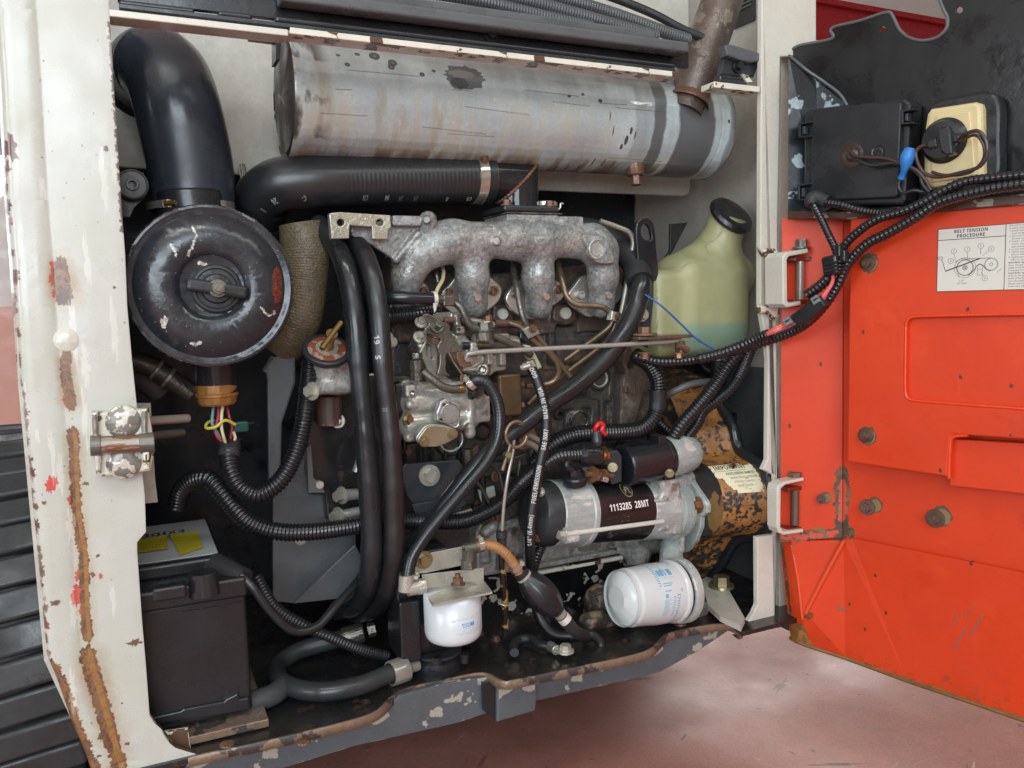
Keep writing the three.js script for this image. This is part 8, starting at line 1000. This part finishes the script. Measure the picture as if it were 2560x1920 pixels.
  part(door, 'upper_sheet', plateD([...top].reverse(), -0.018, 0.004, 0.001, [ring(2206, 73, 7, 14), ring(2398, 25, 8, 14)]), M.blackDoor = mat({ color: 0x0f1011, dirt: 0x161718, rough: 0.55, vary: 0.1 }), 'black upper sheet with a scalloped top edge');
  part(door, 'upper_edge', sweep(top.slice(0, 18).map(p => D(p[0], p[1], -0.018)), 0.0028, { n: 120, seg: 8 }), M.greyMid);
  const fac = mat({ color: 0x23282c, dirt: 0x3a444a, dirtAmt: 0.6, chip: 0x8fa0a4, chipAt: 0.3, rough: 0.32, vary: 0.15, coat: 0.4, coatRough: 0.15, tile: 0.3, side: true }); const gq = merge([q([1971, 134, 0.03], [1970, 538, 0.03], [2050, 534, -0.012], [2040, 200, -0.012]), q([2040, 200, -0.012], [2050, 534, -0.012], [2120, 500, -0.0165], [2118, 262, -0.0165])]); part(door, 'return_facet', boxUV(gq), fac, 'shiny dark corner facet with flaked primer');
  part(door, 'facet_weld', sweep([D(1974, 140, 0.03), D(2012, 172, 0.008), D(2060, 205, -0.01), D(2100, 236, -0.015), D(2118, 264, -0.016)], 0.0028, { n: 40, seg: 8 }), M.greyMid);
  part(door, 'ledge', plateD([[1968, 527], [2120, 530], [2700, 470], [2700, 500], [2120, 548], [1968, 548]].reverse(), 0.03, 0.05, 0.002), mat({ color: 0x3a2b25, dirt: 0x59402f, dirtAmt: 0.8, rough: 0.55, chip: 0x8a8478, chipAt: 0.3, vary: 0.2 }), 'dark rusty ledge under the black part');
}
{ // label with the belt diagram
  const a = uv2(2345, 573, 0.0225), b = uv2(2343, 730, 0.0225), H = a.y - b.y, Wd = H * 2.25;
  const t = canvasTex(2048, 912, (x, w, h) => {
    x.fillStyle = '#d3d0c6'; x.fillRect(0, 0, w, h); x.strokeStyle = x.fillStyle = '#1e1d1b'; x.lineWidth = 9; x.strokeRect(5, 5, w - 10, h - 10); const X = 900; x.beginPath(); x.moveTo(X, 0); x.lineTo(X, h); x.moveTo(0, 165); x.lineTo(X, 165); x.stroke();
    x.textAlign = 'center'; x.font = 'bold 66px sans-serif'; x.fillText('BELT TENSION', X / 2, 76); x.fillText('PROCEDURE', X / 2, 144);
    const circ = (a0, b0, r, lw = 4) => { x.lineWidth = lw; x.beginPath(); x.arc(a0, b0, r, 0, 6.3); x.stroke(); };
    x.font = '40px sans-serif'; const num = (n, a0, b0) => { circ(a0, b0, 36, 4); x.fillText(n, a0, b0 + 14); }; num('2', 228, 335); num('1', 410, 318); num('5', 588, 280); num('6', 722, 330); num('3', 190, 468); num('4', 650, 735);
    const ln = (pts, lw = 4) => { x.lineWidth = lw; x.beginPath(); pts.forEach((p, i) => i ? x.lineTo(...p) : x.moveTo(...p)); x.stroke(); }; ln([[232, 372], [258, 480]]); ln([[410, 354], [416, 450]], 5); ln([[588, 316], [588, 400]], 5); ln([[695, 352], [612, 420]]); ln([[632, 706], [600, 650]], 5);
    circ(385, 575, 142, 4); circ(385, 575, 112, 7); circ(385, 575, 104, 3); circ(385, 575, 30, 4); circ(385, 575, 14, 8); for (let i = 0; i < 8; i++) circ(385 + 32 * Math.cos(i * 0.785), 575 + 32 * Math.sin(i * 0.785), 6, 3); circ(728, 545, 78, 4); circ(728, 545, 88, 4); circ(728, 545, 20, 6); circ(585, 580, 34, 4); ln([[552, 580], [556, 690], [614, 690], [618, 580]], 4);
    x.lineWidth = 7; x.beginPath(); x.moveTo(260, 500); x.quadraticCurveTo(300, 430, 400, 455); x.lineTo(720, 455); x.stroke(); x.lineWidth = 9; x.beginPath(); x.moveTo(430, 690); x.quadraticCurveTo(500, 640, 540, 560); x.quadraticCurveTo(590, 500, 640, 580); x.quadraticCurveTo(680, 640, 730, 634); x.stroke();
    ln([[120, 615], [585, 455]], 16); ln([[118, 612], [66, 440]], 8); x.lineWidth = 6; x.beginPath(); x.ellipse(45, 420, 34, 17, -0.1, 0, 6.3); x.stroke(); ln([[275, 560], [310, 720]]); x.font = 'italic 34px sans-serif'; x.fillText('1.25"', 345, 770); x.fillText('(32 mm)', 345, 808); ln([[805, 660], [860, 610]], 5);
    x.textAlign = 'left'; x.font = 'bold 30px sans-serif'; const rows = ['Use tool to check and', 'to check alternator belt.', '1. Install tool as shown', '    must be tight.', '2. Put a rod through', '    the tool.', '3. Install 1.25 inch', '    of pull. Use scale', '    approximately.', '4. Loosen bolt.', '5. Tighten adjusting', '    tension bolt.', '6. Tighten the bolts', '    (item 5).', 'New Belts: Apply 11 lb', 'force, the gap is the', 'width of the belt.', '5 minutes of running.', 'Used Belts: Apply 9 lb', 'of force, the gap is', 'width of the belt.', '', 'Always recheck the belt', 'if less, then adjust.']; rows.forEach((s, i) => { x.font = `${/^(New|Used)/.test(s) ? 'bold ' : ''}30px sans-serif`; x.fillText(s + ' turn the engine off', 945, 42 + i * 36); });
  });
  const g = new THREE.BoxGeometry(Wd, H, 0.0006), m = part(door, 'label', g.translate(a.x + Wd / 2, a.y - H / 2, 0.0226).applyMatrix4(DM), new THREE.MeshStandardMaterial({ map: t, roughness: 0.5 }), 'white label with a belt diagram and instructions');
}
{ // hinges
  const hinge = (C, zf, pin, y0, y1, name) => {
    const p = part(frame, 'hinge_bracket', ext(shapeOf(C.reverse(), zf), zf, name.includes('lower') ? 0.026 : 0.044, 0.002), M.white, name); return p; };
  const up = hinge([[1957, 642], [1966, 630], [2020, 621], [2022, 632], [1973, 641], [1968, 649], [1969, 752], [1974, 758], [2002, 752], [2003, 762], [1968, 769], [1958, 760]], 0.062, 0, 0, 0, 'white channel bracket of the upper hinge');
  const lo = hinge([[1943, 1226], [1946, 1213], [1963, 1204], [2010, 1194], [2011, 1202], [1964, 1212], [1953, 1222], [1952, 1318], [1960, 1329], [2009, 1323], [2009, 1331], [1960, 1338], [1948, 1332], [1943, 1320]], 0.05, 0, 0, 0, 'white channel bracket of the lower hinge');
  part(up, 'foot_weld', plate([[1899, 618], [1945, 622], [1950, 640], [1912, 640]].reverse(), 0.012, 0.012, 0.004), M.whiteChip); part(up, 'foot_weld', plate([[1897, 762], [1950, 765], [1952, 790], [1935, 800], [1918, 782], [1899, 784]].reverse(), 0.012, 0.012, 0.004), M.whiteChip);
  part(up, 'hinge_pin', cyl(P(2001, 648, 0.045), P(2000, 750, 0.045), R(9, P(2001, 648, 0.045)) , undefined, 24), M.steel); part(lo, 'hinge_pin', cyl(P(1988, 1218, 0.035), P(1987, 1312, 0.035), R(10, P(1988, 1218, 0.035)), undefined, 24), M.rustSteel2);
  bolt(up, P(2003, 622, 0.045), YN, 0.0105, M.rustSteelGrey, { h: 0.014 }); bolt(lo, P(1987, 1196, 0.035), YN, 0.0125, M.rustSteel, { h: 0.009, washer: 0 });
  const k = (y0, y1, x0, x1, zc, nm) => { const a = P(x0, y0, zc), b = P(x1, y1, zc); const t = part(door, 'hinge_knuckle', merge([box(new V3((a.x + b.x) / 2, a.y, zc - 0.01), b.x - a.x, 0.007, 0.045, 0.002), box(new V3((a.x + b.x) / 2, b.y, zc - 0.01), b.x - a.x, 0.007, 0.045, 0.002), box(new V3(b.x + 0.002, (a.y + b.y) / 2, zc - 0.012), 0.008, a.y - b.y, 0.045, 0.003)]), nm); };
  k(648, 752, 1974, 2044, 0.04, M.redWorn = mat({ color: 0x7d2218, dirt: 0x5a3a2a, dirtAmt: 0.7, rough: 0.5, chip: 0x8a7a68, chipAt: 0.3 })); k(1222, 1310, 1958, 2030, 0.03, M.redWorn);
  for (const [x, y, z] of [[2034, 697, 0.03], [2022, 1262, 0.02]]) part(door, 'pin_bush', cyl(P(x, y, z), P(x + 6, y, z - 0.01), 0.006), M.orange);
}
// black junction box, cream lamp back and their wires on the black part of the door
{
  const t = thing('junction_box', 'black plastic junction box with latches on the black part of the door', 'box'), W = 0.035;
  part(t, 'lid', plateD([[2030, 284], [2045, 271], [2240, 252], [2254, 256], [2254, 270], [2244, 488], [2236, 494], [2035, 503], [2024, 498], [2026, 400]].reverse(), W, 0.012, 0.003), M.blackPlastic); part(t, 'body', plateD([[2010, 290], [2022, 272], [2262, 246], [2278, 258], [2276, 300], [2264, 500], [2255, 512], [2020, 512], [2008, 500]].reverse(), W - 0.01, 0.04, 0.004), M.blackPlastic);
  for (const [x0, y0, x1, y1] of [[1995, 306, 2030, 345], [1993, 460, 2030, 502], [2252, 274, 2284, 312]]) { part(t, 'latch', plateD([[x0, y0], [x1, y0 - 4], [x1, y0 + 1], [x0 + 6, y0 + 6], [x0 + 6, y1 - 6], [x1, y1 - 8], [x1, y1 - 3], [x0, y1]].reverse(), W + 0.004, 0.02, 0.001), M.blackPlastic); part(t, 'latch_tongue', plateD([[x0 + 10, y0 + 10], [x0 + 18, y0 + 9], [x0 + 18, y1 - 10], [x0 + 10, y1 - 9]].reverse(), W + 0.002, 0.01, 0.001), M.greyDark); }
  const c = D(2130, 388, W), r = R(30, c); part(t, 'cable_gland', lathe(c, DN, [[0, r], [0.001, r], [0.002, r * 0.8], [0.001, r * 0.55], [0.004, r * 0.3], [0.004, 0]], 30), mat({ color: 0x3d2e27, dirt: 0x231f1d, rough: 0.5, vary: 0.2 })); part(t, 'plug_hole', lathe(D(2196, 381, W), DN, [[0, 0.011], [0.0012, 0.0105], [0.0004, 0.008], [0.001, 0.006], [0.001, 0.0035], [-0.002, 0.002], [-0.002, 0]], 24), M.blackPlastic);
  const L = thing('work_lamp', 'cream plastic back of a lamp in a black rubber ring', 'lamp'); const cream = mat({ color: 0xd6c596, dirt: 0xb8a678, rough: 0.4, vary: 0.05, coat: 0.2 });
  const sm = (p, n = 60) => smooth(p, n); part(L, 'rubber_ring', plateD(sm([[2322, 268], [2345, 250], [2400, 238], [2462, 228], [2490, 238], [2500, 265], [2500, 350], [2499, 430], [2480, 470], [2400, 480], [2322, 482], [2304, 460], [2303, 360]]).reverse(), 0.012, 0.03, 0.005), M.rubber);
  part(L, 'lamp_back', plateD([[2326, 271], [2436, 254], [2450, 258], [2454, 270], [2457, 440], [2440, 450], [2330, 470], [2316, 462], [2308, 436], [2307, 348], [2316, 285]].reverse(), 0.028, 0.03, 0.006), cream, 'cream plastic lamp back'); part(L, 'lamp_facet', plateD([[2340, 290], [2424, 276], [2440, 440], [2330, 456], [2322, 350]].reverse(), 0.031, 0.006, 0.002), cream);
  const s = part(L, 'socket', lathe(D(2362, 352, 0.03), DN, [[0, 0.032], [0.003, 0.033], [0.006, 0.03], [0.016, 0.026], [0.018, 0]], 36), M.blackPlastic); part(s, 'socket_ridge', plateD([[2342, 318], [2368, 315], [2376, 330], [2382, 384], [2366, 390], [2350, 380], [2344, 350]].reverse(), 0.058, 0.02, 0.003), M.blackPlastic); part(s, 'socket_ear', plateD([[2318, 350], [2340, 342], [2344, 368], [2322, 374], [2312, 366]].reverse(), 0.05, 0.014, 0.003), M.blackPlastic); part(s, 'socket_ear', plateD([[2372, 330], [2400, 336], [2398, 356], [2380, 358]].reverse(), 0.05, 0.014, 0.003), M.blackPlastic);
  const dw = (name, label, pts, r, m) => tubeThing(name, label, 'wire', pts.map(p => D(p[0], p[1], p[2])), 3, m, { part: 'wire', r, seg: 10, n: pts.length * 8 });
  M.wireBrown = mat({ color: 0x3d2f2b, dirt: 0x57443e, rough: 0.45, vary: 0.15 });
  dw('lamp_wire', 'dark wire looping from the lamp socket down behind the loom', [[2398, 348, 0.05], [2420, 332, 0.06], [2445, 328, 0.062], [2464, 350, 0.062], [2466, 390, 0.06], [2450, 415, 0.058], [2400, 432, 0.055], [2340, 442, 0.05], [2310, 432, 0.05], [2294, 405, 0.05], [2290, 380, 0.05], [2300, 368, 0.05], [2316, 362, 0.05]], 0.0028, M.wireBrown); dw('lamp_wire', 'second dark wire following the lamp wire loop', [[2400, 352, 0.052], [2440, 338, 0.06], [2460, 365, 0.06], [2458, 400, 0.058], [2425, 430, 0.055], [2360, 438, 0.052], [2330, 430, 0.05]], 0.0024, M.wireBrown);
  dw('box_wire', 'reddish brown wire curving out of the black box', [[2126, 378, 0.038], [2140, 390, 0.048], [2170, 394, 0.05], [2210, 396, 0.05], [2250, 408, 0.052], [2290, 425, 0.052], [2312, 448, 0.05], [2326, 475, 0.045]], 0.0026, M.wireBrown); dw('box_wire', 'dark wire sagging out of the black box below the brown one', [[2126, 382, 0.038], [2145, 400, 0.048], [2180, 414, 0.05], [2230, 408, 0.05], [2270, 416, 0.052], [2300, 440, 0.05], [2306, 460, 0.05], [2322, 480, 0.045]], 0.0026, M.rubberDull); dw('box_wire', 'thin wire under the blue tape looping to the loom', [[2250, 448, 0.045], [2247, 468, 0.045], [2258, 482, 0.045], [2285, 476, 0.045], [2310, 480, 0.042]], 0.0026, M.rubberDull);
  const bl = thing('blue_tape', 'bright blue tape wrapped round wires between black box and lamp', 'tape'); part(bl, 'tape_wrap', sweep([D(2276, 372, 0.05), D(2268, 395, 0.053), D(2262, 420, 0.053), D(2253, 446, 0.048)], (u) => 0.0075 + 0.003 * Math.sin(u * 5.5), { n: 24, seg: 18 }), mat({ color: 0x2f79c4, dirt: 0x2563a6, rough: 0.5, vary: 0.1 }));
}
{ // harness along the door and over to the engine
  const LT = (label, pts, r, o = {}) => tubeThing('wiring_loom', label, 'loom', pts, r, lm, { loom: true, part: 'loom_tube', pitch: 0.0072, ...o });
  LT('glossy black ribbed loom on the door, upper of the pair rising to the right', [D(2092, 664, 0.055), D(2106, 622, 0.056), D(2136, 588, 0.058), D(2192, 549, 0.06), D(2257, 529, 0.06), D(2318, 501, 0.06), D(2360, 476, 0.06), D(2416, 454, 0.06), D(2472, 446, 0.06), D(2600, 432, 0.06)], 12.5);
  LT('glossy black ribbed loom on the door, lower of the pair rising to the right', [P(1585, 888, -0.095), P(1640, 903, -0.085), P(1710, 902, -0.07), P(1790, 888, -0.05), P(1850, 874, -0.02), P(1917, 853, 0.02), P(1975, 832, 0.06), D(2023, 803, 0.06), D(2062, 762, 0.055), D(2096, 710, 0.052), D(2118, 664, 0.054), D(2164, 613, 0.058), D(2220, 583, 0.06), D(2290, 543, 0.06), D(2346, 507, 0.062), D(2388, 493, 0.062), D(2472, 473, 0.062), D(2600, 455, 0.062)], 13);
  LT('glossy black ribbed loom from the wire connector down to the engine, upper one', [P(1745, 897, -0.045), P(1800, 884, -0.03), P(1850, 866, -0.005), P(1890, 848, 0.02), P(1922, 836, 0.045)], 14); LT('short black ribbed loom between the junction clip and the wire connector', [D(2090, 662, 0.058), D(2072, 692, 0.06), D(2046, 718, 0.06), D(2018, 738, 0.062)], 14);
  LT('black ribbed loom climbing from the junction to the elbow below the black box', [D(2094, 650, 0.052), D(2088, 622, 0.054), D(2072, 588, 0.056), D(2050, 542, 0.058), D(2034, 512, 0.058), D(2030, 500, 0.056)], 10, { pitch: 0.0056 }); LT('black ribbed loom running under the black box from the elbow', [D(2064, 506, 0.05), D(2100, 512, 0.05), D(2140, 524, 0.05), D(2190, 532, 0.05), D(2240, 530, 0.054)], 10.5, { pitch: 0.0056 });
  const e = thing('loom_elbow', 'smooth dull black elbow joining two ribbed looms below the box', 'elbow'); part(e, 'elbow', sweep([D(2031, 512, 0.058), D(2028, 500, 0.057), D(2036, 493, 0.054), D(2052, 498, 0.051), D(2068, 506, 0.05)], 0.0108, { n: 24, seg: 20 }), M.rubberDull);
  const j = thing('loom_clip', 'black ribbed clip at the junction of the door looms', 'clip'); part(j, 'clip_body', (() => { const g = new RoundedBoxGeometry(0.027, 0.032, 0.03, 3, 0.005); g.rotateZ(0.15); g.translate(uv2(2086, 664, 0.06).x, uv2(2086, 664, 0.06).y, 0.062); return boxUV(g.applyMatrix4(DM)); })(), M.blackPlastic); for (let k = 0; k < 3; k++) { const c = uv2(2086, 658 + k * 9, 0.07); part(j, 'clip_rib', boxUV(new RoundedBoxGeometry(0.029, 0.004, 0.034, 2, 0.0015).rotateZ(0.15).translate(c.x, c.y, 0.062).applyMatrix4(DM)), M.blackPlastic); } for (const p of [[2110, 640], [2098, 628]]) part(j, 'tie', box(D(p[0], p[1], 0.066), 0.012, 0.02, 0.012, 0.003), M.blackPlastic);
  const c = thing('wire_connector', 'flat black wire connector with grey locks beside the upper hinge', 'connector'); const cq = [[2024, 752], [2048, 738], [2064, 764], [2010, 812], [1990, 814], [1973, 790]]; part(c, 'shell', plateD(cq.reverse(), 0.088, 0.02, 0.003), M.blackPlastic); for (const [x, y] of [[2037, 749], [1967, 803]]) { const g = plateD([[x - 13, y - 2], [x + 2, y - 12], [x + 13, y + 4], [x - 4, y + 14]].reverse(), 0.092, 0.01, 0.0015); part(c, 'lock', g, M.greyLock ??= mat({ color: 0x7b8280, dirt: 0x666c6a, rough: 0.5 }), 'grey lock tab'); part(c, 'lock_slot', plateD([[x - 6, y + 1], [x + 5, y - 6], [x + 7, y - 3], [x - 3, y + 4]].reverse(), 0.0928, 0.003, 0.0004), M.dark); }
  const pk = [0xd9604a, 0xe07a5f, 0xcf4f63]; const pw = ['pink red', 'salmon', 'rosy pink']; for (let k = 0; k < 3; k++) { const m = mat({ color: pk[k], dirt: pk[k], rough: 0.45, vary: 0.04 }); tubeThing('signal_wire', `${pw[k]} wire above the flat black connector`, 'wire', [D(2084 - k * 2, 684, 0.066), D(2080 + k, 705, 0.072), D(2066 + k * 2, 728, 0.078), D(2048 + k * 4, 748 + k * 3, 0.08)], 3, m, { part: 'wire', r: 0.0024, seg: 9, n: 24 }); tubeThing('signal_wire', `${pw[k]} wire below the flat black connector`, 'wire', [D(1972 + k * 4, 806 + k * 4, 0.08), D(1955, 812 + k * 5, 0.08), P(1938, 820 + k * 5, 0.06), P(1918, 832 + k * 3, 0.045)], 3, m, { part: 'wire', r: 0.0024, seg: 9, n: 24 }); }
}
finish();
renderer.render(scene, camera);
